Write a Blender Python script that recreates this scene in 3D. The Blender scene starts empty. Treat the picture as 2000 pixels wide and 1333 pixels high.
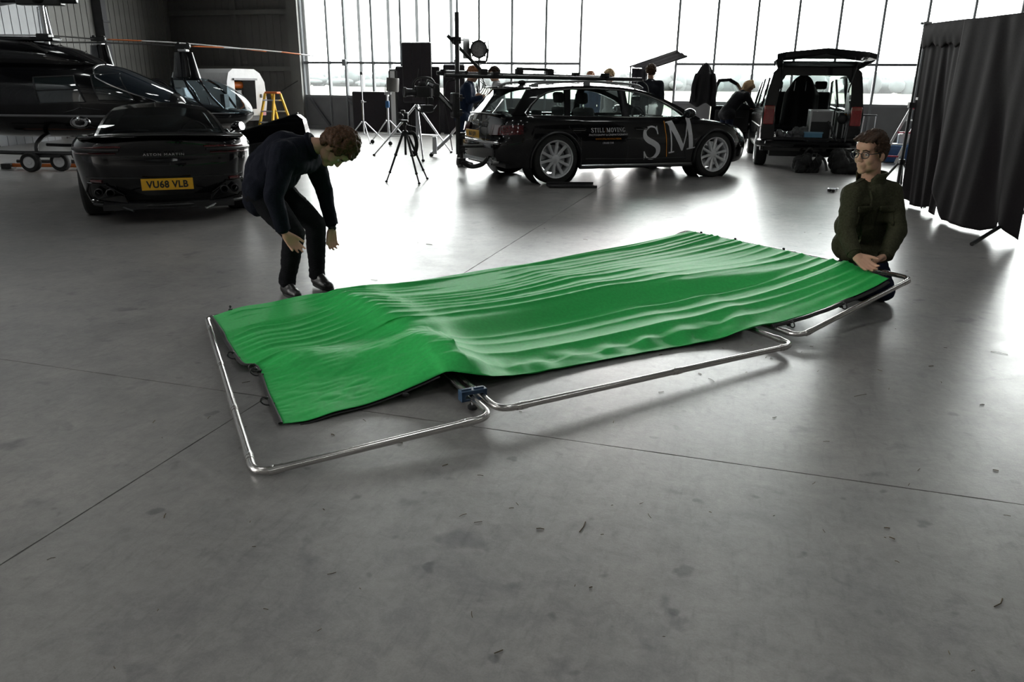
import bpy, bmesh, math, random
from mathutils import Vector, Matrix, Euler, noise
from mathutils.geometry import tessellate_polygon
R_ = math.radians
rnd = random.Random(7)
sc = bpy.context.scene
COL = sc.collection

# ------------------------------------------------------------------ camera, sky, exposure
cam_d = bpy.data.cameras.new('camera')
cam_d.sensor_width = 36.0
cam_d.lens = 26.82
cam_d.clip_end = 2000
cam = bpy.data.objects.new('camera', cam_d)
COL.objects.link(cam)
cam.matrix_world = Matrix(((1.0, -0.0113, 0.0, 0.0), (0.0039, 0.3183, -0.9482, 0.0), (0.0115, 0.9479, 0.3182, 1.4), (0, 0, 0, 1)))
cam.rotation_euler = cam.matrix_world.to_euler()
cam.location = (0, 0, 1.4)
sc.camera = cam

SKY = 13.0
world = bpy.data.worlds.new('overcast_sky')
sc.world = world
world.use_nodes = True
_bg = world.node_tree.nodes['Background']
_bg.inputs[0].default_value = (1.0, 0.982, 0.955, 1)
_bg.inputs[1].default_value = SKY

sc.view_settings.view_transform = 'Standard'
sc.view_settings.look = 'None'
sc.view_settings.exposure = 0.56
sc.view_settings.gamma = 1.0
sc.view_settings.use_curve_mapping = False
sc.cycles.use_denoising = True
sc.cycles.max_bounces = 8
sc.cycles.diffuse_bounces = 3
sc.cycles.glossy_bounces = 4
sc.cycles.transparent_max_bounces = 24
sc.cycles.caustics_reflective = False
sc.cycles.caustics_refractive = False
sc.cycles.sample_clamp_indirect = 6.0

ANG = -R_(16.8)           # the hangar stands turned by this about the camera's spot
FW = 22.6                 # distance of the window front, in hangar axes
CEIL = 6.4

def hangar(o):
    o.rotation_euler = (0, 0, ANG)
    return o
def hw(u, w, z=0.0):      # hangar axes -> world
    c, s = math.cos(R_(16.8)), math.sin(R_(16.8))
    return Vector((u*c + w*s, -u*s + w*c, z))

# daylight openings: portals that guide the sampling of the sky
def portal(name, u, w, z, sx, sy, rot):
    l = bpy.data.lights.new(name, 'AREA'); l.shape = 'RECTANGLE'; l.size = sx; l.size_y = sy
    l.cycles.is_portal = True
    o = bpy.data.objects.new(name, l); COL.objects.link(o)
    o.location = hw(u, w, z)
    o.rotation_euler = (Matrix.Rotation(ANG, 3, 'Z') @ Euler(rot).to_matrix()).to_euler()
SKYLIGHTS = [(u, w) for u in (-11.5, -5.5, 0.5, 6.0) for w in (-4.0, 3.0, 10.0, 17.0)]
SKW, SKL = .58, 1.6
portal('window_portal', -4.4, FW + .12, 3.6, 18.9, 5.3, (-R_(90), 0, 0))
for _u, _w in SKYLIGHTS:
    portal('skylight_portal', _u, _w, CEIL + .12, SKW, SKL, (0, 0, 0))

# ------------------------------------------------------------------ materials
def mat(name, col, rough=.5, metal=0.0, spec=.5, coat=0.0, alpha=1.0, noise_amt=0.0, noise_scale=20., bump=0.0, sheen=0.0, col2=None, trans=0.0, rough_var=0.0):
    m = bpy.data.materials.new(name); m.use_nodes = True
    nt = m.node_tree; b = nt.nodes['Principled BSDF']
    c = (*col, 1)
    b.inputs['Base Color'].default_value = c
    b.inputs['Roughness'].default_value = rough
    b.inputs['Metallic'].default_value = metal
    b.inputs['Specular IOR Level'].default_value = spec
    b.inputs['Coat Weight'].default_value = coat
    b.inputs['Coat Roughness'].default_value = .04
    b.inputs['Sheen Weight'].default_value = sheen
    if noise_amt or bump or col2 or rough_var:
        tc = nt.nodes.new('ShaderNodeTexCoord')
        n = nt.nodes.new('ShaderNodeTexNoise'); n.inputs['Scale'].default_value = noise_scale; n.inputs['Detail'].default_value = 6
        nt.links.new(tc.outputs['Object'], n.inputs['Vector'])
        r = nt.nodes.new('ShaderNodeValToRGB')
        c2 = col2 if col2 else tuple(max(0, x*(1-noise_amt)) for x in col)
        r.color_ramp.elements[0].color = (*c2, 1); r.color_ramp.elements[0].position = .3
        c1 = col if col2 else tuple(min(1, x*(1+noise_amt)) for x in col)
        r.color_ramp.elements[1].color = (*c1, 1); r.color_ramp.elements[1].position = .7
        nt.links.new(n.outputs['Fac'], r.inputs['Fac']); nt.links.new(r.outputs['Color'], b.inputs['Base Color'])
        if bump:
            bp = nt.nodes.new('ShaderNodeBump'); bp.inputs['Strength'].default_value = bump; bp.inputs['Distance'].default_value = .004
            nt.links.new(n.outputs['Fac'], bp.inputs['Height']); nt.links.new(bp.outputs['Normal'], b.inputs['Normal'])
        if rough_var:
            mr = nt.nodes.new('ShaderNodeMapRange'); mr.inputs[3].default_value = rough - rough_var; mr.inputs[4].default_value = rough + rough_var
            nt.links.new(n.outputs['Fac'], mr.inputs[0]); nt.links.new(mr.outputs[0], b.inputs['Roughness'])
    return m

def glass(name, tint=(.9, .95, .95), veil=.0, gloss_rough=.02, ior=1.45):
    """Thin pane: see-through with a tint, a clear reflection, and a milky scattering veil that imitates haze."""
    m = bpy.data.materials.new(name); m.use_nodes = True
    nt = m.node_tree; nt.nodes.clear()
    out = nt.nodes.new('ShaderNodeOutputMaterial')
    tr = nt.nodes.new('ShaderNodeBsdfTransparent'); tr.inputs[0].default_value = (*tint, 1)
    gl = nt.nodes.new('ShaderNodeBsdfGlossy'); gl.inputs['Roughness'].default_value = gloss_rough
    fr = nt.nodes.new('ShaderNodeFresnel')
    ge = nt.nodes.new('ShaderNodeNewGeometry'); ex = nt.nodes.new('ShaderNodeMath'); ex.operation = 'MULTIPLY_ADD'; ex.inputs[1].default_value = -2; ex.inputs[2].default_value = 1
    pw = nt.nodes.new('ShaderNodeMath'); pw.operation = 'POWER'; pw.inputs[0].default_value = ior
    nt.links.new(ge.outputs['Backfacing'], ex.inputs[0]); nt.links.new(ex.outputs[0], pw.inputs[1]); nt.links.new(pw.outputs[0], fr.inputs[0])
    mx = nt.nodes.new('ShaderNodeMixShader')
    nt.links.new(fr.outputs[0], mx.inputs[0]); nt.links.new(tr.outputs[0], mx.inputs[1]); nt.links.new(gl.outputs[0], mx.inputs[2])
    last = mx
    if veil:
        tl = nt.nodes.new('ShaderNodeBsdfTranslucent'); tl.inputs[0].default_value = (.9, .93, .95, 1)
        m2 = nt.nodes.new('ShaderNodeMixShader'); m2.inputs[0].default_value = veil
        nt.links.new(mx.outputs[0], m2.inputs[1]); nt.links.new(tl.outputs[0], m2.inputs[2]); last = m2
    nt.links.new(last.outputs[0], out.inputs[0])
    return m

def concrete():
    m = bpy.data.materials.new('worn_concrete'); m.use_nodes = True
    nt = m.node_tree; b = nt.nodes['Principled BSDF']; N = nt.nodes.new; L = nt.links.new
    tc = N('ShaderNodeTexCoord')
    def nz(scale, detail=6, rough=.55, vec=None, dist=0.):
        n = N('ShaderNodeTexNoise'); n.inputs['Scale'].default_value = scale; n.inputs['Detail'].default_value = detail; n.inputs['Roughness'].default_value = rough
        n.inputs['Distortion'].default_value = dist
        L(vec or tc.outputs['Object'], n.inputs['Vector']); return n
    def ramp(src, p0, p1, c0, c1):
        r = N('ShaderNodeValToRGB'); e = r.color_ramp.elements
        e[0].position = p0; e[1].position = p1; e[0].color = (*c0, 1); e[1].color = (*c1, 1); L(src, r.inputs[0]); return r
    def mult(a, bb, fac=1.0):
        x = N('ShaderNodeMix'); x.data_type = 'RGBA'; x.blend_type = 'MULTIPLY'; x.inputs[0].default_value = fac
        L(a, x.inputs[6]); L(bb, x.inputs[7]); return x.outputs[2]
    base = ramp(nz(.9, 8, .6).outputs['Fac'], .3, .72, (.235, .228, .224), (.345, .330, .312))
    mid = ramp(nz(5, 10, .72, dist=.8).outputs['Fac'], .30, .62, (.72, .72, .74), (1, 1, 1))
    col = mult(base.outputs[0], mid.outputs[0])
    m3 = ramp(nz(21, 9, .75, dist=.5).outputs['Fac'], .34, .60, (.80, .79, .80), (1, 1, 1))
    col = mult(col, m3.outputs[0])
    # dark round stains
    sp = ramp(nz(4.6, 3, .5, dist=.4).outputs['Fac'], .27, .36, (.60, .60, .63), (1, 1, 1))
    col = mult(col, sp.outputs[0])
    sp2 = ramp(nz(9.5, 2, .4).outputs['Fac'], .25, .31, (.60, .60, .62), (1, 1, 1))
    col = mult(col, sp2.outputs[0])
    # trowel and drag streaks in two directions
    for ang, sc_ in ((.9, (34, 5.5, 1)), (-.55, (40, 5.0, 1))):
        mp = N('ShaderNodeMapping'); mp.inputs['Rotation'].default_value = (0, 0, ang); mp.inputs['Scale'].default_value = sc_
        L(tc.outputs['Object'], mp.inputs['Vector'])
        st = ramp(nz(1.0, 3, .5, vec=mp.outputs[0]).outputs['Fac'], .28, .42, (.80, .80, .81), (1, 1, 1))
        col = mult(col, st.outputs[0], .6)
    fine = ramp(nz(170, 4, .7).outputs['Fac'], .3, .7, (.84, .84, .84), (1.0, 1.0, 1.0))
    col = mult(col, fine.outputs[0])
    L(col, b.inputs['Base Color'])
    rr = N('ShaderNodeMapRange'); rr.inputs[3].default_value = .22; rr.inputs[4].default_value = .42
    L(nz(4, 8, .7, dist=.5).outputs['Fac'], rr.inputs[0]); L(rr.outputs[0], b.inputs['Roughness'])
    b.inputs['Specular IOR Level'].default_value = .5
    bp = N('ShaderNodeBump'); bp.inputs['Strength'].default_value = .16; bp.inputs['Distance'].default_value = .004
    L(nz(60, 6, .7).outputs['Fac'], bp.inputs['Height']); L(bp.outputs[0], b.inputs['Normal'])
    return m

M = {}
M['concrete'] = concrete()
M['joint'] = mat('joint_dirt', (.035, .024, .018), .9, noise_amt=.4, noise_scale=40)
M['clad_dark'] = mat('dark_cladding', (.105, .10, .095), .5, noise_amt=.12, noise_scale=2)
M['clad_light'] = mat('pale_cladding', (.33, .34, .36), .45, noise_amt=.08, noise_scale=2)
M['clad_mid'] = mat('grey_cladding', (.12, .117, .11), .5, noise_amt=.12, noise_scale=2)
M['steel_dark'] = mat('dark_steelwork', (.05, .05, .055), .45, noise_amt=.15, noise_scale=6)
M['alu_frame'] = mat('grey_window_frame', (.13, .135, .145), .4, noise_amt=.1, noise_scale=5)
M['dado'] = mat('grey_dado_panel', (.10, .10, .105), .55, noise_amt=.1, noise_scale=3)
M['pane'] = glass('window_glass', (.94, .97, .97), veil=.02)  # veil imitates the pale haze over the view outside
M['ceil'] = mat('ceiling_sheet', (.16, .16, .16), .6, noise_amt=.1, noise_scale=2)
M['grass'] = mat('airfield_grass', (.044, .050, .027), .9, noise_amt=.2, noise_scale=.15)
M['apron'] = mat('apron_concrete', (.10, .10, .097), .8, noise_amt=.12, noise_scale=.6)
M['trees'] = mat('distant_foliage', (.036, .043, .043), .9, noise_amt=.3, noise_scale=.2)
M['chrome'] = mat('brushed_steel_tube', (.62, .60, .58), .24, 1.0, rough_var=.06, noise_scale=30)
M['silver'] = mat('silver_stand_metal', (.58, .59, .61), .3, 1.0, rough_var=.08, noise_scale=25)
M['black_plastic'] = mat('black_plastic', (.012, .012, .013), .42, noise_amt=.2, noise_scale=30)
M['black_metal'] = mat('black_metal', (.015, .015, .016), .35, noise_amt=.2, noise_scale=30)
M['black_webbing'] = mat('black_webbing', (.012, .012, .012), .8, noise_amt=.3, noise_scale=200, bump=.3)
M['blue_clamp'] = mat('dark_blue_clamp', (.02, .05, .10), .4, noise_amt=.2, noise_scale=30)
M['rubber'] = mat('black_rubber', (.014, .014, .014), .75, noise_amt=.25, noise_scale=40, bump=.2)
M['paint'] = mat('black_car_paint', (.003, .003, .004), .2, 0, .15, coat=.9, noise_amt=.1, noise_scale=50)
M['alloy'] = mat('alloy_wheel', (.72, .73, .75), .35, .4, noise_amt=.05, noise_scale=20)
M['trim'] = mat('bright_trim', (.75, .75, .76), .16, 1.0, rough_var=.03)
M['interior'] = mat('dark_interior_cloth', (.02, .02, .022), .8, noise_amt=.25, noise_scale=60)
M['car_glass'] = glass('car_glass', (.72, .80, .78), veil=.01)
M['dark_glass'] = glass('tinted_car_glass', (.22, .26, .27))
M['bubble'] = glass('canopy_acrylic', (.60, .68, .72), veil=.004)
M['mirror'] = mat('mirror_silver', (.30, .31, .33), .08, 1.0, rough_var=.02)
M['lens_clear'] = glass('spectacle_lens', (.93, .95, .95))
M['red_lens'] = mat('red_lamp_lens', (.32, .006, .010), .12, 0, .6, coat=.8, noise_amt=.25, noise_scale=40)
M['pale_lens'] = mat('pale_red_lens', (.42, .10, .08), .15, 0, .6, coat=.6, noise_amt=.1)
M['dark_lens'] = mat('smoked_red_lens', (.07, .003, .005), .12, 0, .6, coat=.8, noise_amt=.3, noise_scale=40)
M['yellow_plate'] = mat('yellow_plate', (.78, .42, .02), .35, noise_amt=.05, noise_scale=30)
M['white'] = mat('white_paint', (.72, .72, .73), .4, noise_amt=.05, noise_scale=10)
M['white_print'] = mat('white_vinyl', (.70, .70, .72), .4, noise_amt=.03, noise_scale=10)
M['orange_print'] = mat('orange_vinyl', (.75, .28, .02), .4, noise_amt=.05, noise_scale=10)
M['orange'] = mat('orange_paint', (.72, .16, .02), .45, noise_amt=.1, noise_scale=10)
M['yellow'] = mat('yellow_fibreglass', (.85, .50, .02), .4, noise_amt=.08, noise_scale=20)
M['grey'] = mat('grey_paint', (.30, .30, .31), .4, noise_amt=.08, noise_scale=10)
M['skin'] = mat('skin', (.50, .29, .20), .5, spec=.3, noise_amt=.04, noise_scale=30)
M['hair_brown'] = mat('brown_hair', (.060, .028, .013), .6, spec=.2, noise_amt=.6, noise_scale=110, bump=.8)
M['hair_dark'] = mat('dark_brown_hair', (.035, .018, .010), .6, spec=.2, noise_amt=.6, noise_scale=110, bump=.8)

# ------------------------------------------------------------------ mesh helpers
def tag(o, label=None, cat=None, group=None, kind=None):
    if label: o['label'] = label
    if cat: o['category'] = cat
    if group: o['group'] = group
    if kind: o['kind'] = kind
    return o
def thing(name, label, cat, loc=(0, 0, 0), rz=0.0, group=None):
    o = bpy.data.objects.new(name, None); COL.objects.link(o)
    o.location = loc; o.rotation_euler = (0, 0, rz); o.empty_display_size = .1
    return tag(o, label, cat, group)

class MB:
    def __init__(s): s.v = []; s.f = []
    def add(s, vs, fs, mx=None):
        k = len(s.v)
        s.v += [tuple((mx @ Vector(p)) if mx else p) for p in vs]
        s.f += [tuple(i + k for i in f) for f in fs]
        return s
    def box(s, c, d, rot=None, mx=None):
        x, y, z = d[0]/2, d[1]/2, d[2]/2
        vs = [Vector((a, b, e)) for a in (-x, x) for b in (-y, y) for e in (-z, z)]
        if rot is not None:
            r = Euler(rot).to_matrix() if not isinstance(rot, Matrix) else rot
            vs = [r @ p for p in vs]
        vs = [p + Vector(c) for p in vs]
        return s.add(vs, [(0, 1, 3, 2), (4, 6, 7, 5), (0, 4, 5, 1), (2, 3, 7, 6), (0, 2, 6, 4), (1, 5, 7, 3)], mx)
    def bar(s, a, b, w, h, up=(0, 0, 1)):
        a = Vector(a); b = Vector(b); d = (b - a); l = d.length; d.normalize()
        up = Vector(up); x = d.cross(up)
        if x.length < 1e-4: x = d.cross(Vector((1, 0, 0)))
        x.normalize(); z = x.cross(d)
        m = Matrix((x, d, z)).transposed()
        return s.box((a + b)/2, (w, l, h), m)
    def tube(s, pts, r, n=10, closed=False, caps=True, flat=1.0):
        pts = [Vector(p) for p in pts]; k = len(pts)
        rs = r if isinstance(r, (list, tuple)) else [r]*k
        ring = []; up = None
        for i, p in enumerate(pts):
            if closed: d = pts[(i+1) % k] - pts[i-1]
            else: d = pts[min(i+1, k-1)] - pts[max(i-1, 0)]
            if d.length < 1e-9: d = Vector((0, 0, 1))
            d.normalize()
            if up is None:
                up = Vector((0, 0, 1)) if abs(d.z) < .9 else Vector((1, 0, 0))
            x = d.cross(up)
            if x.length < 1e-5: x = d.orthogonal()
            x.normalize(); up = x.cross(d); up.normalize()
            ring.append([p + (x*math.cos(2*math.pi*j/n) + up*math.sin(2*math.pi*j/n)*flat)*rs[i] for j in range(n)])
        vs = [q for rg in ring for q in rg]; fs = []
        for i in range(k if closed else k-1):
            for j in range(n):
                a = i*n + j; b = i*n + (j+1) % n; i2 = (i+1) % k
                fs.append((a, b, i2*n + (j+1) % n, i2*n + j))
        if caps and not closed:
            fs.append(tuple(range(n-1, -1, -1))); fs.append(tuple((k-1)*n + j for j in range(n)))
        return s.add(vs, fs)
    def cyl(s, a, b, r, n=16, r2=None):
        return s.tube([a, b], [r, r if r2 is None else r2], n)
    def lathe(s, prof, n=24, mx=None, caps=True):
        vs = []; fs = []; k = len(prof)
        for r, z in prof:
            for j in range(n):
                t = 2*math.pi*j/n; vs.append((r*math.cos(t), r*math.sin(t), z))
        for i in range(k-1):
            for j in range(n):
                fs.append((i*n + j, i*n + (j+1) % n, (i+1)*n + (j+1) % n, (i+1)*n + j))
        if caps:
            if prof[0][0] > 1e-5: fs.append(tuple(range(n-1, -1, -1)))
            if prof[-1][0] > 1e-5: fs.append(tuple((k-1)*n + j for j in range(n)))
        return s.add(vs, fs, mx)
    def ell(s, c, r, n=16, m=10, rot=None):
        mx = Matrix.Translation(Vector(c)) @ ((Euler(rot).to_matrix() if not isinstance(rot, Matrix) else rot).to_4x4() if rot is not None else Matrix.Identity(4)) @ Matrix.Diagonal((*r, 1))
        prof = [(max(math.sin(math.pi*i/m), 1e-4), -math.cos(math.pi*i/m)) for i in range(m+1)]
        return s.lathe(prof, n, mx)
    def prism(s, poly, z0, z1, mx=None):
        n = len(poly)
        vs = [(x, y, z0) for x, y in poly] + [(x, y, z1) for x, y in poly]
        tris = tessellate_polygon([[Vector((x, y, 0)) for x, y in poly]])
        ar = sum(poly[i][0]*poly[(i+1) % n][1] - poly[(i+1) % n][0]*poly[i][1] for i in range(n))
        fs = []
        for t in tris:
            a, b, c = t
            o = (poly[b][0]-poly[a][0])*(poly[c][1]-poly[a][1]) - (poly[b][1]-poly[a][1])*(poly[c][0]-poly[a][0])
            if o < 0: a, b, c = a, c, b
            fs.append((c, b, a)); fs.append((a + n, b + n, c + n))
        for i in range(n):
            j = (i+1) % n
            fs.append((i, j, n + j, n + i) if ar > 0 else (j, i, n + i, n + j))
        return s.add(vs, fs, mx)
    def grid(s, P, wrap=False, flip=False):
        a, b = len(P), len(P[0]); vs = [p for r in P for p in r]; fs = []
        for i in range(a-1):
            for j in range(b if wrap else b-1):
                q = (i*b + j, i*b + (j+1) % b, (i+1)*b + (j+1) % b, (i+1)*b + j)
                fs.append(q[::-1] if flip else q)
        return s.add(vs, fs)
    def fan(s, loop):
        return s.add(loop, [tuple(range(len(loop)))])
    def mesh(s, name, m, smooth=True, angle=35):
        me = bpy.data.meshes.new(name); me.from_pydata([tuple(p) for p in s.v], [], s.f); me.update()
        if m: me.materials.append(m)
        if smooth:
            me.polygons.foreach_set('use_smooth', [True]*len(me.polygons))
            me.set_sharp_from_angle(angle=R_(angle))
        return me
    def build(s, name, m, parent=None, smooth=True, angle=35, loc=None, rot=None, bevel=0.0, weld=False, normals=False):
        me = s.mesh(name, m, smooth, angle)
        if weld or normals:
            bm = bmesh.new(); bm.from_mesh(me)
            if weld: bmesh.ops.remove_doubles(bm, verts=bm.verts, dist=1e-4)
            bmesh.ops.recalc_face_normals(bm, faces=bm.faces)
            bm.to_mesh(me); bm.free()
        o = bpy.data.objects.new(name, me); COL.objects.link(o)
        if parent: o.parent = parent
        if loc is not None: o.location = loc
        if rot is not None: o.rotation_euler = rot
        if bevel:
            b = o.modifiers.new('bevel', 'BEVEL'); b.width = bevel; b.segments = 2; b.limit_method = 'ANGLE'; b.angle_limit = R_(40)
        return o

def dup(o, parent=None):
    c = o.copy(); COL.objects.link(c)
    if parent: c.parent = parent
    for ch in list(o.children): dup(ch, c)
    return c
def inst(me, name, parent, loc=(0, 0, 0), rot=(0, 0, 0), scale=(1, 1, 1)):
    o = bpy.data.objects.new(name, me); COL.objects.link(o); o.parent = parent
    o.location = loc; o.rotation_euler = rot; o.scale = scale
    return o
def lerp(a, b, t): return a + (b - a)*t
def interp(tab, x):
    if x <= tab[0][0]: return tab[0][1]
    for (x0, y0), (x1, y1) in zip(tab, tab[1:]):
        if x <= x1:
            return lerp(y0, y1, (x - x0)/(x1 - x0))
    return tab[-1][1]
def sinterp(tab, x):
    """smooth (monotone-ish cubic) table lookup"""
    n = len(tab)
    if x <= tab[0][0]: return tab[0][1]
    if x >= tab[-1][0]: return tab[-1][1]
    for i in range(n-1):
        x0, y0 = tab[i]; x1, y1 = tab[i+1]
        if x <= x1:
            def sl(k):
                if k <= 0: return (tab[1][1]-tab[0][1])/(tab[1][0]-tab[0][0])
                if k >= n-1: return (tab[-1][1]-tab[-2][1])/(tab[-1][0]-tab[-2][0])
                a = (tab[k][1]-tab[k-1][1])/(tab[k][0]-tab[k-1][0]); b = (tab[k+1][1]-tab[k][1])/(tab[k+1][0]-tab[k][0])
                return 0 if a*b <= 0 else 2*a*b/(a+b)
            h = x1 - x0; t = (x-x0)/h; m0, m1 = sl(i)*h, sl(i+1)*h
            return (2*t**3-3*t*t+1)*y0 + (t**3-2*t*t+t)*m0 + (-2*t**3+3*t*t)*y1 + (t**3-t*t)*m1
def smooth_path(pts, per=6, closed=False):
    pts = [Vector(p) for p in pts]; n = len(pts); out = []
    rng = range(n if closed else n-1)
    for i in rng:
        p0 = pts[i-1] if (closed or i > 0) else pts[i]*2 - pts[i+1]
        p1 = pts[i]; p2 = pts[(i+1) % n]
        p3 = pts[(i+2) % n] if (closed or i+2 < n) else p2*2 - p1
        for k in range(per):
            t = k/per
            out.append(.5*((2*p1) + (-p0+p2)*t + (2*p0-5*p1+4*p2-p3)*t*t + (-p0+3*p1-3*p2+p3)*t**3))
    if not closed: out.append(pts[-1])
    return out
def text_mesh(name, s, size, m, parent, loc, rot, depth=.002, xscale=1.0, align='CENTER', spacing=1.0, bold=0.0):
    cu = bpy.data.curves.new(name, 'FONT'); cu.body = s; cu.size = size; cu.extrude = depth/2; cu.align_x = align; cu.align_y = 'CENTER'
    cu.space_character = spacing; cu.offset = bold; cu.resolution_u = 3
    o = bpy.data.objects.new(name, cu)
    me = bpy.data.meshes.new_from_object(o); bpy.data.objects.remove(o); me.name = name
    me.materials.clear(); me.materials.append(m)
    q = bpy.data.objects.new(name, me); COL.objects.link(q); q.parent = parent; q.location = loc
    q.rotation_euler = rot if not isinstance(rot, Matrix) else rot.to_euler(); q.scale = (xscale, 1, 1)
    return q
# ------------------------------------------------------------------ the hangar
def struct(o, label=None):
    o['kind'] = 'structure'
    if label: o['label'] = label
    return o

U0, U1, W0 = -18.7, 9.0, -9.0
floor = struct(MB().box((-4.5, 6.8, -.16), (28.6, 31.8, .2)).build('floor', M['joint'], smooth=False), 'polished grey concrete hangar floor with dark saw-cut joints')
hangar(floor)
def slab(u0, u1, w0, w1):
    pts = []
    def side(a, b):
        d = (b - a); n = max(2, int(d.length/.06)); per = Vector((-d.y, d.x)).normalized()
        for k in range(n):
            p = a.lerp(b, k/n)
            j = (noise.noise(Vector((p.x*9, p.y*9, 1)))*.0022) if k else 0
            pts.append((p.x + per.x*j, p.y + per.y*j))
    c = [Vector((u0, w0)), Vector((u1, w0)), Vector((u1, w1)), Vector((u0, w1))]
    for i in range(4): side(c[i], c[(i+1) % 4])
    n = len(pts)
    vs = [(x, y, 0) for x, y in pts] + [(x, y, -.05) for x, y in pts]
    fs = [tuple(range(n))] + [(i, i+n, (i+1) % n + n, (i+1) % n) for i in range(n)]
    return MB().add(vs, fs).build('slab', M['concrete'], floor, smooth=False)
JU, JW, JG = -2.05, 2.83, .0035
slab(U0, JU-JG, W0, JW-JG); slab(JU+JG, U1, W0, JW-JG); slab(U0, JU-JG, JW+JG, FW+.3); slab(JU+JG, U1, JW+JG, FW+.3)

# pale ribbed wall on the one side: vertical sheets, each its own piece, proud and recessed by turns
wl = thing('wall_left', None, None); struct(wl, 'ribbed metal side wall of the hangar with a dark steel column')
a = hw(-15.62, 13.08); b = hw(-18.7, FW)
dirw = (b - a).normalized(); nrm = Vector((dirw.y, -dirw.x, 0))
a0 = a - dirw*14
def wall_sheets(parent, p0, d, length, step, z0, z1, mname, thick=.03, ribs=.035):
    ang = math.atan2(d.y, d.x)
    me = MB().box((0, 0, 0), (step*.88, thick, z1-z0)).box((step*.5, -.012, 0), (step*.13, thick, z1-z0)).mesh('panel', M[mname], False)
    n = int(length/step)
    for k in range(n):
        p = p0 + d*(step*(k+.5))
        inst(me, 'panel', parent, (p.x, p.y, (z0+z1)/2), (0, 0, ang + math.pi))
backing = MB()
q = [a0 - nrm*.05, b - nrm*.05 + dirw*.5]
backing.bar((q[0].x, q[0].y, CEIL/2), (q[1].x, q[1].y, CEIL/2), .05, CEIL).build('backing_sheet', M['clad_mid'], wl, smooth=False)
wall_sheets(wl, a0, dirw, 16.6, .31, 0, CEIL, 'clad_light')
p = a0 + dirw*16.75
wall_sheets(wl, p, dirw, (b-p).length, .31, 0, CEIL, 'clad_mid')
c = a + dirw*5.05 + nrm*.14
MB().box((c.x, c.y, CEIL/2), (.26, .24, CEIL), (0, 0, math.atan2(dirw.y, dirw.x))).build('column', M['steel_dark'], wl, smooth=False)
for zz in (2.9,):
    pa = a + dirw*4.85 + nrm*.28; pb = a + dirw*5.25 + nrm*.28
    MB().bar((pa.x, pa.y, zz), (pb.x, pb.y, zz), .04, .05).build('bracket', M['steel_dark'], wl, smooth=False)

# dark wall beside the glazed front
wb = thing('wall_front', None, None); struct(wb, 'dark ribbed wall section beside the glazed hangar front')
hangar(wb)
MB().box((-16.7, FW+.1, CEIL/2), (6.0, .05, CEIL)).build('backing_sheet', M['clad_dark'], wb, smooth=False)
me = MB().box((0, 0, 0), (.235, .03, CEIL)).box((.13, .012, 0), (.04, .03, CEIL)).mesh('panel', M['clad_dark'], False)
for k in range(19):
    inst(me, 'panel', wb, (-18.6 + .26*k, FW+.05, CEIL/2))
for zz in (3.47, 1.79, .3):
    MB().box((-16.3, FW-.03, zz), (4.7, .12, .09)).box((-16.3, FW-.09, zz+.03), (4.7, .02, .12)).build('rail', M['clad_mid'], wb, smooth=False)
MB().box((-16.15, FW-.02, CEIL/2), (.12, .12, CEIL)).build('stanchion', M['clad_dark'], wb, smooth=False)
MB().box((-13.96, FW-.05, CEIL/2), (.30, .34, CEIL)).box((-13.96, FW-.24, CEIL/2), (.36, .03, CEIL)).build('post', M['clad_mid'], wb, smooth=False)
MB().tube([(-13.9, FW-.28, 1.45), (-15.1, FW-.12, .9)], .012, 6).build('cable', M['black_plastic'], wb)

# glazed front: each bay a window of its own with panes, mullions and dado panel
ZS, ZT, ZTOP = 1.0, 2.0, 5.9
def window(n, us, w, thick=.07, dado=True, right_post=True, label=None, tw=.06, mname='alu_frame'):
    o = thing('window_%d' % n, None, None); struct(o, label); hangar(o)
    for u in us:
        MB().box((u, w, ZTOP/2), (tw, thick*1.8, ZTOP)).box((u, w-thick*.9-.01, ZTOP/2), (tw*.55, .03, ZTOP)).build('mullion', M[mname], o, smooth=False)
    for u0, u1 in zip(us, us[1:]):
        c = (u0+u1)/2; d = u1-u0-tw
        for zz, hh, nm in ((ZS, .07, 'sill'), (ZT, .065, 'transom'), (ZTOP, .12, 'head_rail')):
            MB().box((c, w, zz), (d, thick*1.3, hh)).build(nm, M[mname], o, smooth=False)
        for z0, z1 in ((ZS+.03, ZT-.03), (ZT+.03, ZTOP-.05)):
            MB().box((c, w+.01, (z0+z1)/2), (d, .008, z1-z0)).build('pane', M['pane'], o, smooth=False)
        if dado:
            MB().box((c, w, ZS/2-.02), (d, .05, ZS-.03)).box((c, w-.035, .06), (d, .03, .12)).build('panel', M['dado'], o, smooth=False)
    return o
window(1, [-13.8, -12.9, -12.31, -11.38, -10.42, -9.48, -8.6, -7.92, -6.92, -5.91, -4.9], FW, label='sliding glazed hangar front with dark mullions behind the stands')
window(2, [-2.22, -1.21, -.19, .82, 1.83, 2.84, 3.85, 4.86, 5.87, 6.9, 7.9, 8.9], FW, label='glazed hangar front with one transom behind the open van')
# second sliding leaf on the outer track
w3 = thing('window_3', None, None); struct(w3, 'outer sliding window leaf with pale mullions behind the first'); hangar(w3)
for u in (-12.0, -11.0, -10.06, -8.95):
    MB().box((u, FW+.42, ZTOP/2), (.10, .12, ZTOP)).build('mullion', M['grey'], w3, smooth=False)
MB().box((-10.4, FW+.42, ZT), (3.3, .08, .05)).build('transom', M['grey'], w3, smooth=False)
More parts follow.
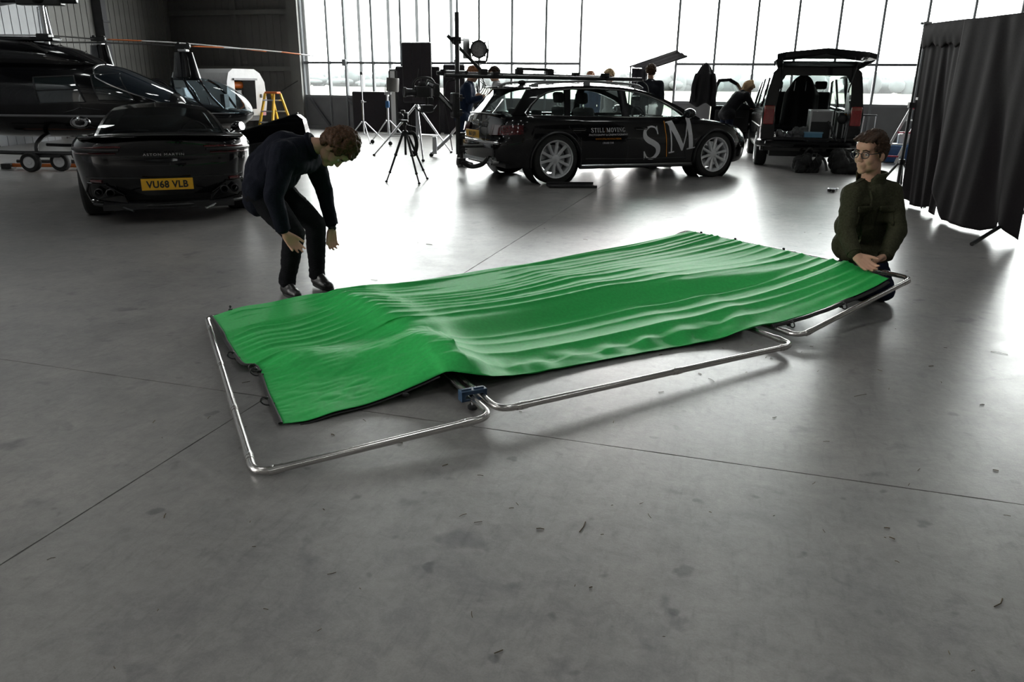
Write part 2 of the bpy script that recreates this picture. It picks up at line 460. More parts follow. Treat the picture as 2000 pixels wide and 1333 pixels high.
# diagonal braces on the dado and clips on the transom
tr = struct(thing('trim_1', None, None), 'dark diagonal brace struts on the grey dado'); hangar(tr)
for u0, u1 in ((-13.6, -12.95), (-12.25, -11.45)):
    MB().bar((u0, FW-.1, .92), (u1, FW-.1, .1), .05, .07).build('strut', M['steel_dark'], tr, smooth=False)
tc_ = struct(thing('trim_2', None, None), 'small latch boxes on the window transom'); hangar(tc_)
for u, z in ((-12.31, 2.0), (-13.9, 2.02), (-8.6, 2.0)):
    MB().box((u, FW-.13, z), (.13, .1, .2)).build('latch', M['alu_frame'], tc_, smooth=False, bevel=.01)

# closing walls and roof (they shape the light and the reflections)
wr = struct(MB().box((U1+.1, 6.8, CEIL/2), (.1, 31.6, CEIL)).build('wall_right', M['clad_mid'], smooth=False)); hangar(wr)
wk = struct(MB().box((-4.5, W0-.1, CEIL/2), (28.6, .1, CEIL)).build('wall_rear', M['clad_mid'], smooth=False)); hangar(wk)
wh = struct(MB().box((-4.5, FW+.1, CEIL-.28), (28.6, .12, .56)).build('trim_3', M['clad_dark'], smooth=False)); hangar(wh)
ceil = thing('ceiling', None, None); struct(ceil, 'sheet metal hangar roof with rooflights'); hangar(ceil)
us = sorted({-19.2, 9.2} | {u-SKW/2 for u, _ in SKYLIGHTS} | {u+SKW/2 for u, _ in SKYLIGHTS})
ws = sorted({-9.2, 23.2} | {w-SKL/2 for _, w in SKYLIGHTS} | {w+SKL/2 for _, w in SKYLIGHTS})
holes = {(round(u, 2), round(w, 2)) for u, w in SKYLIGHTS}
mb = MB()
for i in range(len(us)-1):
    for j in range(len(ws)-1):
        cu_, cw_ = (us[i]+us[i+1])/2, (ws[j]+ws[j+1])/2
        if (round(cu_, 2), round(cw_, 2)) in holes: continue
        mb.box((cu_, cw_, CEIL+.03), (us[i+1]-us[i], ws[j+1]-ws[j], .06))
mb.build('roof_sheet', M['ceil'], ceil, smooth=False)
for w in (-8, -2, 4, 10, 16, 22):
    MB().box((-4.8, w, CEIL-.2), (28, .18, .4)).build('rafter', M['steel_dark'], ceil, smooth=False)
for u, w in SKYLIGHTS:
    MB().box((u, w, CEIL+.05), (SKW, SKL, .01)).build('rooflight', M['pane'], ceil, smooth=False)

# outside: apron, airfield grass, hazy far trees
gr = struct(MB().box((0, 530, -.2), (2400, 980, .2)).build('field', M['grass'], smooth=False), 'pale green airfield grass outside the glazing')
hangar(gr); gr.location = (0, 0, -.02)
ap = struct(MB().box((-4, FW+12.5, -.12), (60, 24.2, .2)).build('apron', M['apron'], smooth=False), 'concrete apron outside the hangar doors'); hangar(ap)
mb = MB(); r2 = random.Random(3)
for k in range(900):
    u = -330 + 700*r2.random(); w = 330 + 60*r2.random()
    gap = 1.0 if (u > -60 or r2.random() < .35) else .4
    h = (5 + 5*r2.random())*gap*(.6+.8*abs(noise.noise(Vector((u*.02, 0, 3)))))+2
    rr = 1.5 + 3.5*r2.random(); mb.ell((u, w, h*(.30 + .25*r2.random())), (rr*1.3, rr, h*(.30+.25*r2.random())), 7, 5)
tl = mb.build('treeline', M['trees'], smooth=True, angle=180); hangar(tl)
tag(tl, 'hazy line of far trees along the airfield edge', 'trees', kind='stuff')
# ------------------------------------------------------------------ steel frames under the green sheet
def round_rect(c, rad, per=7):
    """closed path through corners c with rounded bends"""
    out = []; n = len(c)
    for i in range(n):
        p, a, b = Vector(c[i]), Vector(c[i-1]), Vector(c[(i+1) % n])
        d0 = (a-p).normalized(); d1 = (b-p).normalized()
        s0 = p + d0*rad; s1 = p + d1*rad
        for k in range(per+1):
            t = k/per
            out.append(s0*(1-t)**2 + p*2*t*(1-t) + s1*t*t)
    return out
TR = .0155
def frame(label, nl, nr, fr, fl, collars, group='steel tube frames joined in a row'):
    o = thing('steel_frame', label, 'frame', (nl[0], nl[1], 0), 0, group)
    off = Vector((nl[0], nl[1], 0))
    path = [p - off for p in round_rect([nl, nr, fr, fl], .085)]
    MB().tube(path, TR, 12, closed=True).build('tube', M['chrome'], o, angle=60)
    ed = {'n': (nl, nr), 'r': (nr, fr), 'f': (fr, fl), 'l': (fl, nl)}
    for e, t in collars:
        a, b = (Vector(q) - off for q in ed[e]); d = (b-a).normalized(); p = a.lerp(b, t)
        MB().cyl(p - d*.028, p + d*.028, TR*1.13, 12).cyl(p - d*.006, p + d*.006, TR*1.2, 12).build('collar', M['chrome'], o)
        k = p + Vector((0, 0, TR*1.05)) - d*.012
        MB().ell(k, (.006, .006, .004), 8, 5).build('spring_button', M['trim'], o)
    return o
F1 = [(-.95, 2.523, .018), (-.079, 2.967, .065), (-.955, 4.815, .04), (-1.883, 4.491, .022)]
F2 = [(-.052, 3.032, .065), (1.569, 4.014, .05), (.66, 5.80, .022), (-.925, 4.82, .04)]
F3 = [(1.647, 4.153, .055), (2.575, 4.792, .25), (1.498, 6.613, .21), (.72, 5.86, .03)]
frame('steel tube frame at the near corner of the green sheet, lying on the floor', *F1, [('l', .12), ('l', .42), ('l', .70), ('l', .93), ('n', .08), ('n', .88)])
frame('longest steel tube frame, between its two shorter neighbours', *F2, [('n', .06), ('n', .54), ('n', .95), ('r', .06)])
frame('steel tube frame tilted up by the kneeling man', *F3, [('l', .95), ('n', .07), ('n', .93), ('r', .10), ('r', .45), ('r', .72)])
# clamp across the first pair of tubes, with a knob underneath
def clamp(c, d, label):
    o = thing('tube_clamp', label, 'clamp', (c[0], c[1], 0), math.atan2(d[1], d[0]), 'clamps joining the steel frames')
    z = c[2]
    m = MB().box((0, 0, z+.014), (.045, .125, .02)).box((0, -.052, z), (.045, .02, .045)).box((0, .052, z), (.045, .02, .045)).box((0, 0, z-.02), (.045, .125, .012))
    m.box((0, -.03, z+.026), (.012, .05, .006)).box((0, .03, z+.026), (.012, .05, .006))
    m.build('jaw', M['blue_clamp'], o, bevel=.003)
    MB().cyl((0, 0, .014), (0, 0, z-.02), .006, 8).build('bolt', M['silver'], o)
    MB().lathe([(.0, .002), (.02, .002), (.024, .008), (.024, .018), (.017, .024), (.0, .024)], 12).build('knob', M['black_plastic'], o)
    return o
clamp((-.175, 3.19, .076), (-.43, .90), 'dark blue clamp gripping two steel tubes beside the sheet')
c2 = clamp((1.40, 4.50, .062), (-.44, .90), 'dark clamp half under the sheet at the second pair of tubes')

# ------------------------------------------------------------------ the green sheet
E_LEFT = [(-.978, 2.983, .012), (-1.134, 3.298, .02), (-1.285, 3.62, .03), (-1.375, 3.66, .035), (-1.609, 4.059, .04), (-1.806, 4.395, .05)]
E_NEAR = [(-.978, 2.983, .012), (-.863, 3.029, .015), (-.728, 3.132, .02), (-.562, 3.242, .035), (-.361, 3.359, .09), (-.288, 3.364, .112), (-.144, 3.387, .09), (.002, 3.525, .04), (.406, 3.779, .022), (.855, 4.02, .022), (1.176, 4.166, .035), (1.441, 4.277, .085), (1.578, 4.331, .09), (1.865, 4.465, .13), (2.193, 4.604, .21), (2.373, 4.701, .268)]
E_RIGHT = [(2.373, 4.701, .268), (2.276, 5.03, .27), (2.096, 5.49, .255), (1.881, 5.90, .24), (1.684, 6.24, .232), (1.506, 6.512, .225)]
E_FAR = [(-1.806, 4.395, .05), (-1.707, 4.599, .05), (-1.573, 4.70, .04), (-1.358, 4.88, .045), (-1.05, 4.93, .105), (-.862, 5.167, .075), (-.425, 5.532, .05), (-.007, 5.85, .055), (.623, 6.179, .11), (1.064, 6.333, .16), (1.506, 6.512, .225)]
def resamp(pts, n):
    P = [Vector(p) for p in smooth_path(pts, 8)]
    L = [0.]
    for a_, b_ in zip(P, P[1:]): L.append(L[-1] + (b_-a_).length)
    out = []; k = 0
    for i in range(n+1):
        t = L[-1]*i/n
        while k < len(L)-2 and L[k+1] < t: k += 1
        out.append(P[k].lerp(P[k+1], (t-L[k])/max(L[k+1]-L[k], 1e-9)))
    return out
NS, NT = 320, 230
eN, eF, eL, eR = resamp(E_NEAR, NS), resamp(E_FAR, NS), resamp(E_LEFT, NT), resamp(E_RIGHT, NT)
def ridge(x, c, w):          # rounded crease
    return math.exp(-abs(x-c)/w)
def bell(x, c, w): return math.exp(-((x-c)/w)**2)
def sm(a_, b_, x):
    t = max(0., min(1., (x-a_)/(b_-a_))); return t*t*(3-2*t)
# folds that run along the sheet: position across (0 near, 1 far) at both ends and the middle, height, width
FOLDS = []
fr_ = random.Random(11)
# (centre across at the near-corner end, middle, tilted end; height; width towards the window; width towards the room)
SPEC = [(.09, .06, .08, .006, .020, .016), (.17, .14, .13, .016, .045, .018), (.26, .225, .19, .020, .035, .020), (.34, .305, .25, .016, .030, .016), 
        (.43, .475, .40, .014, .020, .012), (.48, .53, .47, .012, .022, .010), (.53, .575, .55, .012, .020, .010), (.58, .62, .61, .013, .024, .010),
        (.63, .665, .67, .010, .018, .009), (.68, .71, .725, .012, .022, .010), (.73, .755, .775, .009, .016, .008), (.78, .80, .82, .012, .020, .010), (.84, .85, .865, .010, .016, .009), (.90, .90, .91, .012, .018, .010), (.955, .955, .96, .022, .020, .014)]
for q in SPEC: FOLDS.append(q + (fr_.random()*6,))
def sheet_h(s, t):
    z = 0.
    edge = sm(0, .06, t)*sm(1, .95, t)
    c1 = .235 - .03*t; c2 = .62 - .035*t
    tent = math.sqrt((s-c1)**2 + .010**2)
    z += (.085*math.exp(-tent/.05))*sm(-.02, .06, t)*sm(1.0, .90, t)*(.75 + .25*math.cos(9*t))
    tent2 = math.sqrt((s-c2)**2 + .02**2)
    z += .035*math.exp(-tent2/.08)*sm(0, .08, t)*sm(1, .9, t)
    flat = 1 - .93*bell(s, .84, .14)*bell(t, .56, .27)          # the taut light patch near the tilted end
    for f0, f1, f2, h, wu, wd, ph in FOLDS:
        c = f0 + (f1-f0)*sm(0, .35, s) + (f2-f1)*sm(.35, 1, s) + .008*math.sin(6*s + ph) + .004*math.sin(17*s + 2*ph)
        amp = h*(.70 + .30*math.sin(4*s + ph*1.7))*sm(.0, .05, s)*(.55 + .45*sm(.16, .30, s))*flat
        if s < .235: amp *= (1.0 if t > .42 else .45)
        d = t - c
        # soft crest, steep towards the room, long slope towards the window
        z += amp*(math.exp(-d/wu) if d > 0 else math.exp(d/wd))*1.75 if abs(d) > .003 else amp*1.75*.95
    # one long sweep: it climbs slowly from the far edge to a crest, then drops towards the near edge
    cr = .40 + .05*sm(.2, .5, s) - .12*sm(.55, 1, s)
    up = sm(1.02, cr, t) if t > cr else sm(cr - .095, cr, t)
    z += (.072*up - .015)*sm(.16, .34, s)*sm(1.0, .78, s) + .020*up*sm(.24, .0, s)*sm(.0, .05, s)
    z -= .018*bell(s, .43, .15)*math.sin(math.pi*t)
    z -= .012*bell(s, .12, .1)*math.sin(math.pi*t)
    if s > .74:
        k = (s-.74)/.26
        for i in range(11):
            c = (i+.5)/11 + .03*math.sin(i*2.1)
            z += .012*k*.8*math.exp(-((t - c - .05*(1-k)*math.sin(i))/(.010+.020*(1-k)))**2)*(1 if (t < .40 or t > .70) else .35)
    if s < .25:
        k = (.25-s)/.25
        for i in range(13):
            c = .38 + .62*(i+.5)/13
            z += .008*k*math.exp(-((t-c)/.013)**2)*sm(0, .02, s)
    z += .022*bell(t, .05, .06)*noise.noise(Vector((s*30, t*14, 5)))*sm(.18, .3, s)*sm(.8, .7, s)
    z += .002*noise.noise(Vector((s*7, t*14, 1)))*edge
    z += .0035*abs(noise.noise(Vector((s*30 + t*16, t*30 - s*24, 2))))*edge*(2.2*sm(.26, .2, s)*sm(.46, .38, t) + .35)
    # one broad diagonal fold over the corner panel
    if s < .24:
        z += .045*math.exp(-((t - .30 + .9*(s-.12))/.10)**2)*sm(0, .08, s)
    return z
P = []
for i in range(NS+1):
    s = i/NS; row = []
    for j in range(NT+1):
        t = j/NT
        p = eN[i]*(1-t) + eF[i]*t + eL[j]*(1-s) + eR[j]*s - (eN[0]*(1-s)*(1-t) + eN[NS]*s*(1-t) + eF[0]*(1-s)*t + eF[NS]*s*t)
        p = p + Vector((0, 0, sheet_h(s, t)*(1 if 0 < i < NS and 0 < j < NT else .25)))
        wv = .006*noise.noise(Vector((s*26, t*3, 9)))*(bell(t, 0, .05))
        p.z = max(p.z + wv, .010 + .004*abs(noise.noise(Vector((s*40, t*40, 4)))))
        if t > .66 and s < .84:      # it rests over the far tubes
            lo = (.058 + .03*bell(s, .25, .08))*sm(.66, .80, t)*sm(.84, .72, s)
            p.z = lo + (p.z-lo)*(.5 + .5*math.tanh((p.z-lo)/.02)) if p.z < lo + .06 else p.z
            if p.z < lo: p.z = lo
        row.append(p)
    P.append(row)
def fabric_mat(name, col, weave=1800, bump=.25, sheen=.15, trl=.12, spec=.25, rough=.75, tint=(1, 1, 1, 1)):
    m = bpy.data.materials.new(name); m.use_nodes = True
    nt = m.node_tree; b = nt.nodes['Principled BSDF']; N = nt.nodes.new; L = nt.links.new
    tc = N('ShaderNodeTexCoord')
    n = N('ShaderNodeTexNoise'); n.inputs['Scale'].default_value = 55; n.inputs['Detail'].default_value = 8; L(tc.outputs['Object'], n.inputs['Vector'])
    r = N('ShaderNodeValToRGB'); r.color_ramp.elements[0].color = (*[x*.88 for x in col], 1); r.color_ramp.elements[1].color = (*[min(1, x*1.08) for x in col], 1)
    r.color_ramp.elements[0].position = .3; r.color_ramp.elements[1].position = .7
    L(n.outputs['Fac'], r.inputs[0]); L(r.outputs[0], b.inputs['Base Color'])
    b.inputs['Specular Tint'].default_value = tint; b.inputs['Roughness'].default_value = rough; b.inputs['Specular IOR Level'].default_value = spec; b.inputs['Sheen Weight'].default_value = sheen
    n2 = N('ShaderNodeTexNoise'); n2.inputs['Scale'].default_value = weave; L(tc.outputs['Object'], n2.inputs['Vector'])
    bp = N('ShaderNodeBump'); bp.inputs['Strength'].default_value = bump; bp.inputs['Distance'].default_value = .0008
    L(n2.outputs['Fac'], bp.inputs['Height']); L(bp.outputs[0], b.inputs['Normal'])
    if trl:
        tl_ = N('ShaderNodeBsdfTranslucent'); L(r.outputs[0], tl_.inputs[0])
        mx = N('ShaderNodeMixShader'); mx.inputs[0].default_value = trl
        L(b.outputs[0], mx.inputs[1]); L(tl_.outputs[0], mx.inputs[2]); L(mx.outputs[0], nt.nodes['Material Output'].inputs[0])
    return m
M['green'] = fabric_mat('green_screen_cloth', (.028, .46, .095), sheen=0, trl=.06, spec=.5, rough=.58, tint=(.62, 1, .68, 1))
sheet = thing('green_screen', 'large creased green cloth sheet spread over the steel frames', 'green screen', (0, 0, 0))
so = MB().grid(P).build('cloth', M['green'], sheet, angle=180)
sol = so.modifiers.new('thickness', 'SOLIDIFY'); sol.thickness = .0015; sol.offset = -1
# black binding along the two ends and the tilted near edge, with elastic hooks
def binding(pts, r=.011):
    return MB().tube(pts, r, 8, flat=.55).build('binding', M['black_webbing'], sheet, angle=60)
binding([p + Vector((-.008, -.004, .004)) for p in (P[0][j] for j in range(0, 84, 2))])
binding([p + Vector((-.008, -.004, .004)) for p in (P[0][j] for j in range(87, NT+1, 2))])
binding([p + Vector((.006, .004, -.004)) for p in (P[NS][j] for j in range(0, NT+1, 3))], .012)
binding([p + Vector((.004, -.006, -.016)) for p in (P[i][0] for i in range(241, NS+1, 3))], .016)
binding([p + Vector((0, -.004, -.010)) for p in (P[i][0] for i in range(6, 66, 3))], .007)
def hook(p, d, k=1.0):
    """elastic ball hook pointing outwards along d"""
    d = Vector(d).normalized(); u = Vector((0, 0, 1)); p = Vector(p)
    pts = [p, p + d*.03*k + u*.004*k, p + d*.048*k + u*.016*k, p + d*.055*k + u*.030*k, p + d*.046*k + u*.042*k, p + d*.030*k + u*.040*k]
    h = MB().tube(smooth_path(pts, 4), .0042, 7).build('hook', M['black_plastic'], sheet)
    MB().ell(p + d*.028*k + u*.038*k, (.008, .008, .008), 8, 6).build('ball', M['black_plastic'], h)
    MB().box(p + d*.006, (.02, .02, .012)).build('loop', M['black_webbing'], h)
dl = (-.85, -.5, 0)
for j in (30, 81, 89, 124): hook(P[0][j], dl)
for j in (54, 116, 173, 216): hook(P[NS][j] + Vector((0, 0, -.01)), (.85, .5, 0), .5)
for i in (252, 286): hook(P[i][0] + Vector((0, 0, -.03)), (.5, -.8, -.6))
hook(P[12][NT], (-.4, .8, 0), .5)
MB().ell(P[48][0] + Vector((0, -.01, -.02)), (.02, .012, .012), 8, 6).build('toggle', M['black_plastic'], sheet)
# ------------------------------------------------------------------ vehicles: shared body builder
class Car:
    """Body skin described by tables along the car (x forward from the rear axle, y left, z up)."""
    def __init__(s, root, **k):
        s.r = root; s.__dict__.update(k)
    def zbot(s, x):
        z = interp(s.zb, x)
        for xc, r, zc in s.arches:
            d = r*r - (x-xc)**2
            if d > 0: z = max(z, zc + math.sqrt(d))
        return z
    def half(s, x):
        w = sinterp(s.wx, x)
        for e, rr, k in ((s.x0, s.rr[0], s.rk[0]), (s.x1, s.rr[1], s.rk[1])):
            d = abs(x-e)
            if d < rr: w -= k*(1 - math.sqrt(max(0, 1-((rr-d)/rr)**2)))
        return w
    def side(s, x, z):
        """half width of the skin at a point of the side"""
        zb, zt = interp(s.zb, x), sinterp(s.zt, x)
        t = max(0, min(1, (z-zb)/(zt-zb)))
        return s.half(x)*sinterp(s.prof, t)
    def shift(s, x, z):
        dx = 0
        if x < s.x0 + .7: dx += sinterp(s.tail, z)*(1-(x-s.x0)/.7)**2
        if x > s.x1 - .8: dx += sinterp(s.nose, z)*(1-(s.x1-x)/.8)**2
        return dx
    def stations(s):
        xs = set()
        n = int((s.x1-s.x0)/.07)
        for i in range(n+1): xs.add(round(s.x0 + (s.x1-s.x0)*i/n, 4))
        for xc, r, zc in s.arches:
            for i in range(25): xs.add(round(xc - r*math.cos(math.pi*i/24), 4))
        for d in (.006, .02, .04, .1, .14):
            xs.add(round(s.x0 + d, 4)); xs.add(round(s.x1 - d, 4))
        xs = sorted(xs); out = [xs[0]]
        for x in xs[1:]:
            if x - out[-1] > .004: out.append(x)
        out[-1] = s.x1
        return [x for x in out if s.x0 <= x <= s.x1]
    def row(s, x, sg, nt=16):
        zb = s.zbot(x); zt = sinterp(s.zt, x); r = []
        for j in range(nt+1):
            z = lerp(zb, zt, j/nt)
            r.append(Vector((x + s.shift(x, z), sg*s.side(x, z), z)))
        return r
    def body(s, m, rear_cap=True, name='body'):
        mb = MB(); xs = s.stations()
        for sg in (1, -1):
            mb.grid([s.row(x, sg) for x in xs], flip=(sg > 0))
            # inner lip of the skin
        for x0, x1, ok in ((xs[0], s.deck_x, rear_cap), (s.cowl_x, xs[-1], True)):
            if not ok: continue
            g = []
            for x in [q for q in xs if x0 <= q <= x1]:
                t = s.row(x, 1)[-1]; r = []
                for k in range(13):
                    u = -1 + 2*k/12
                    bul = s.hood_rib*(math.exp(-((abs(u)-.62)/.10)**2)) if x > s.cowl_x else 0
                    r.append(Vector((t.x, u*t.y, t.z + s.crown*(1-u*u)*min(1, abs(t.y)/.5) + bul)))
                g.append(r)
            if len(g) > 1: mb.grid(g)
        for x, bul, flip, ok in ((xs[0], -s.bulge[0], False, rear_cap), (xs[-1], s.bulge[1], True, True)):
            if not ok: continue
            a_, b_ = s.row(x, 1), s.row(x, -1); g = []
            for p, q in zip(a_, b_):
                g.append([Vector((p.x + bul*(1-u*u), u*p.y, p.z + (s.crown*(1-u*u) if p is a_[-1] else 0))) for u in [-1 + 2*k/14 for k in range(15)]])
            mb.grid(g, flip=not flip)
        o = mb.build(name, m, s.r, angle=40)
        return o
    def yside(s, x, z):
        zt = sinterp(s.zt, x)
        f = max(0, z-zt)
        return s.side(x, zt) - s.ledge - s.tumble*f - s.tumble2*f*f
    def greenhouse(s, outline, windows, m_body, m_glass, wind, rear, side_open=(), glass_skip=(), rear_glass=True, trim=None, trim_w=.010, roof_crown=.05, bul=(.14, .10)):
        """outline: side silhouette from cowl over the roof to the tail; wind / rear = index ranges that are screen glass"""
        pts = [Vector(p).xy if False else (p[0], p[1]) for p in outline]
        base = [(x, sinterp(s.zt, x) - .01) for x in [lerp(outline[-1][0], outline[0][0], i/24) for i in range(25)]]
        outer = pts + base[1:-1] if abs(base[0][1]-pts[-1][1]) < .03 else pts + base
        pil = MB()
        loops = [[Vector((x, z, 0)) for x, z in outer]] + [[Vector((x, z, 0)) for x, z in w] for w in windows]
        flat = [p for l in loops for p in l]
        tris = tessellate_polygon(loops)
        for sg in (1, -1):
            if sg in side_open: continue
            out_v = [(p.x, sg*s.yside(p.x, p.y), p.y) for p in flat]
            in_v = [(p.x, sg*(s.yside(p.x, p.y)-.045), p.y) for p in flat]
            pil.add(out_v, tris); pil.add(in_v, tris)
            k = 0
            for l in loops:
                n = len(l)
                for i in range(n):
                    j = (i+1) % n
                    pil.add([out_v[k+i], out_v[k+j], in_v[k+j], in_v[k+i]], [(0, 1, 2, 3)])
                k += n
        pil.build('pillars', m_body, s.r, smooth=True, angle=25, normals=True)
        us = [-1, -.95] + [-.95 + 1.9*k/12 for k in range(1, 12)] + [.95, 1]
        G = []
        n = len(pts)
        for i, (x, z) in enumerate(pts):
            y = s.yside(x, z); f = 0
            if wind[0] <= i <= wind[1]: f = bul[0]*(1 - .6*(i-wind[0])/max(1, wind[1]-wind[0]))
            elif i > wind[1] and i < rear[0]: f = lerp(bul[0]*.4, -bul[1]*.5, (i-wind[1])/(rear[0]-wind[1]))
            else: f = -bul[1]*lerp(.5, 1, (i-rear[0])/max(1, rear[1]-rear[0]))
            cr = roof_crown*(1 if wind[1] <= i <= rear[0] else .45)
            G.append([Vector((x + f*(1-u*u), u*y, z + cr*(1-abs(u)**2.2))) for u in us])
        rf = MB(); gl = {}
        for i in range(n-1):
            for j in range(len(us)-1):
                q = [G[i][j], G[i][j+1], G[i+1][j+1], G[i+1][j]]
                isw = wind[0] <= i < wind[1]; isr = rear[0] <= i < rear[1]
                mid = 1 <= j < len(us)-2
                if isr and not rear_glass: continue
                (gl.setdefault('windscreen' if isw else 'rear_window', MB()) if ((isw or isr) and mid) else rf).add(q, [(0, 1, 2, 3)])
        rf.build('roof', m_body, s.r, weld=True, angle=50)
        for nm, mb in gl.items(): mb.build(nm, m_glass, s.r, weld=True, angle=80)
        for sg in (1, -1):
            for wi, w in enumerate(windows):
                if (sg, wi) in glass_skip: continue
                t = tessellate_polygon([[Vector((x, z, 0)) for x, z in w]])
                vs = [(x, sg*(s.yside(x, z)-.02), z) for x, z in w]
                MB().add(vs, t).build('side_window', m_glass, s.r, smooth=False)
            if trim:
                MB().tube([(x, sg*(s.yside(x, z)+.004), z) for x, z in trim], trim_w, 6, closed=True).build('window_trim', M['trim'], s.r)
    def wheel(s, x, y, r, rim_r, w, kind='ten', rim_m='alloy', steer=0):
        sg = 1 if y > 0 else -1
        prof = [(rim_r, -w/2), (r-.05, -w/2-.004), (r-.018, -w/2+.008), (r, -w/2+.03), (r, w/2-.03), (r-.018, w/2-.008), (r-.05, w/2+.004), (rim_r, w/2)]
        mx = Matrix.Translation((x, y, r)) @ Matrix.Rotation(steer, 4, 'Z') @ Matrix.Rotation(-sg*math.pi/2, 4, 'X')   # local z points outwards
        t = MB().lathe(prof, 40, mx, caps=False)
        for g in (-.3, 0, .3):      # tread grooves
            t.lathe([(r+.0005, g*w-.006), (r+.002, g*w), (r+.0005, g*w+.006)], 40, mx, caps=False)
        wh = t.build('wheel', M['rubber'], s.r, angle=30)
        MB().lathe([(rim_r-.035, -w/2), (rim_r, -w/2+.005), (rim_r-.03, -w/2+.03), (rim_r-.035, w/2-.06), (rim_r-.022, w/2-.035), (rim_r+.006, w/2-.004), (rim_r+.004, w/2+.006), (rim_r-.012, w/2), (rim_r-.018, w/2-.03)], 40, mx, caps=False).build('rim', M[rim_m], wh, angle=40)
        MB().lathe([(0, -.02), (rim_r-.07, -.02), (rim_r-.07, 0), (0, 0)], 32, mx).build('brake_disc', M['silver'], wh)
        MB().lathe([(0, w/2-.016), (.038, w/2-.018), (.062, w/2-.03), (.075, w/2-.06), (.08, w/2-.1)], 24, mx).build('hub_cap', M[rim_m], wh)
        n = 10 if kind == 'ten' else 5
        sp = MB()
        r0, r1 = .05, rim_r-.015
        prof2 = [(r0, .030), (lerp(r0, r1, .5), .021), (r1, .027)] if kind == 'ten' else [(r0, .05), (lerp(r0, r1, .5), .045), (r1, .055)]
        vs = []; fs = []
        for q, (rr_, hw_) in enumerate(prof2):
            zz = w/2 - .036 + .012*q/2
            vs += [(rr_, -hw_, zz-.012), (rr_, -hw_*.55, zz+.006), (rr_, hw_*.55, zz+.006), (rr_, hw_, zz-.012), (rr_, hw_*.8, zz-.04), (rr_, -hw_*.8, zz-.04)]
        for q in range(2):
            for j in range(6): fs.append((q*6+j, q*6+(j+1) % 6, (q+1)*6+(j+1) % 6, (q+1)*6+j))
        me = MB().add(vs, fs).mesh('spoke', M[rim_m], True, 30)
        for q in range(n):
            o = bpy.data.objects.new('spoke', me); COL.objects.link(o); o.parent = wh
            o.matrix_local = mx @ Matrix.Rotation(2*math.pi*q/n + .2, 4, 'Z')
        return wh
    def on_side(s, poly, sg, name, m, off=.004, sub=None):
        """flat print (x, z outline) laid on the side skin"""
        t = tessellate_polygon([[Vector((x, z, 0)) for x, z in poly]])
        vs = [(x, sg*(s.side(x, z)+off), z) for x, z in poly]
        return MB().add(vs, t).build(name, m, s.r, smooth=False)
    def wrap_text(s, name, txt, size, m, x, z, sg, rot=0.0, off=.005, **k):
        o = text_mesh(name, txt, size, m, s.r, (0, 0, 0), (0, 0, 0), depth=.0, **k)
        xs = o.scale[0]; o.scale = (1, 1, 1); cs, sn = math.cos(rot), math.sin(rot)
        for v in o.data.vertices:
            px = v.co.x*xs; pz = v.co.y
            X = x + (px*cs - pz*sn)*(-sg); Z = z + px*sn + pz*cs
            v.co = (X, sg*(s.side(X, Z)+off), Z)
        return o

def ribbon(path, widths, per=6):
    """outline of a pen stroke with varying width (2-D)"""
    P3 = [Vector((a_, b_, 0)) for a_, b_ in path]
    sp = smooth_path(P3, per); n = len(sp); L = []; Rr = []
    for i, p in enumerate(sp):
        d = (sp[min(i+1, n-1)] - sp[max(i-1, 0)]).normalized(); nn = Vector((-d.y, d.x, 0))
        f = i/(n-1)*(len(widths)-1); k = min(int(f), len(widths)-2); w = lerp(widths[k], widths[k+1], f-k)/2
        L.append((p.x + nn.x*w, p.y + nn.y*w)); Rr.append((p.x - nn.x*w, p.y - nn.y*w))
    return L + Rr[::-1]
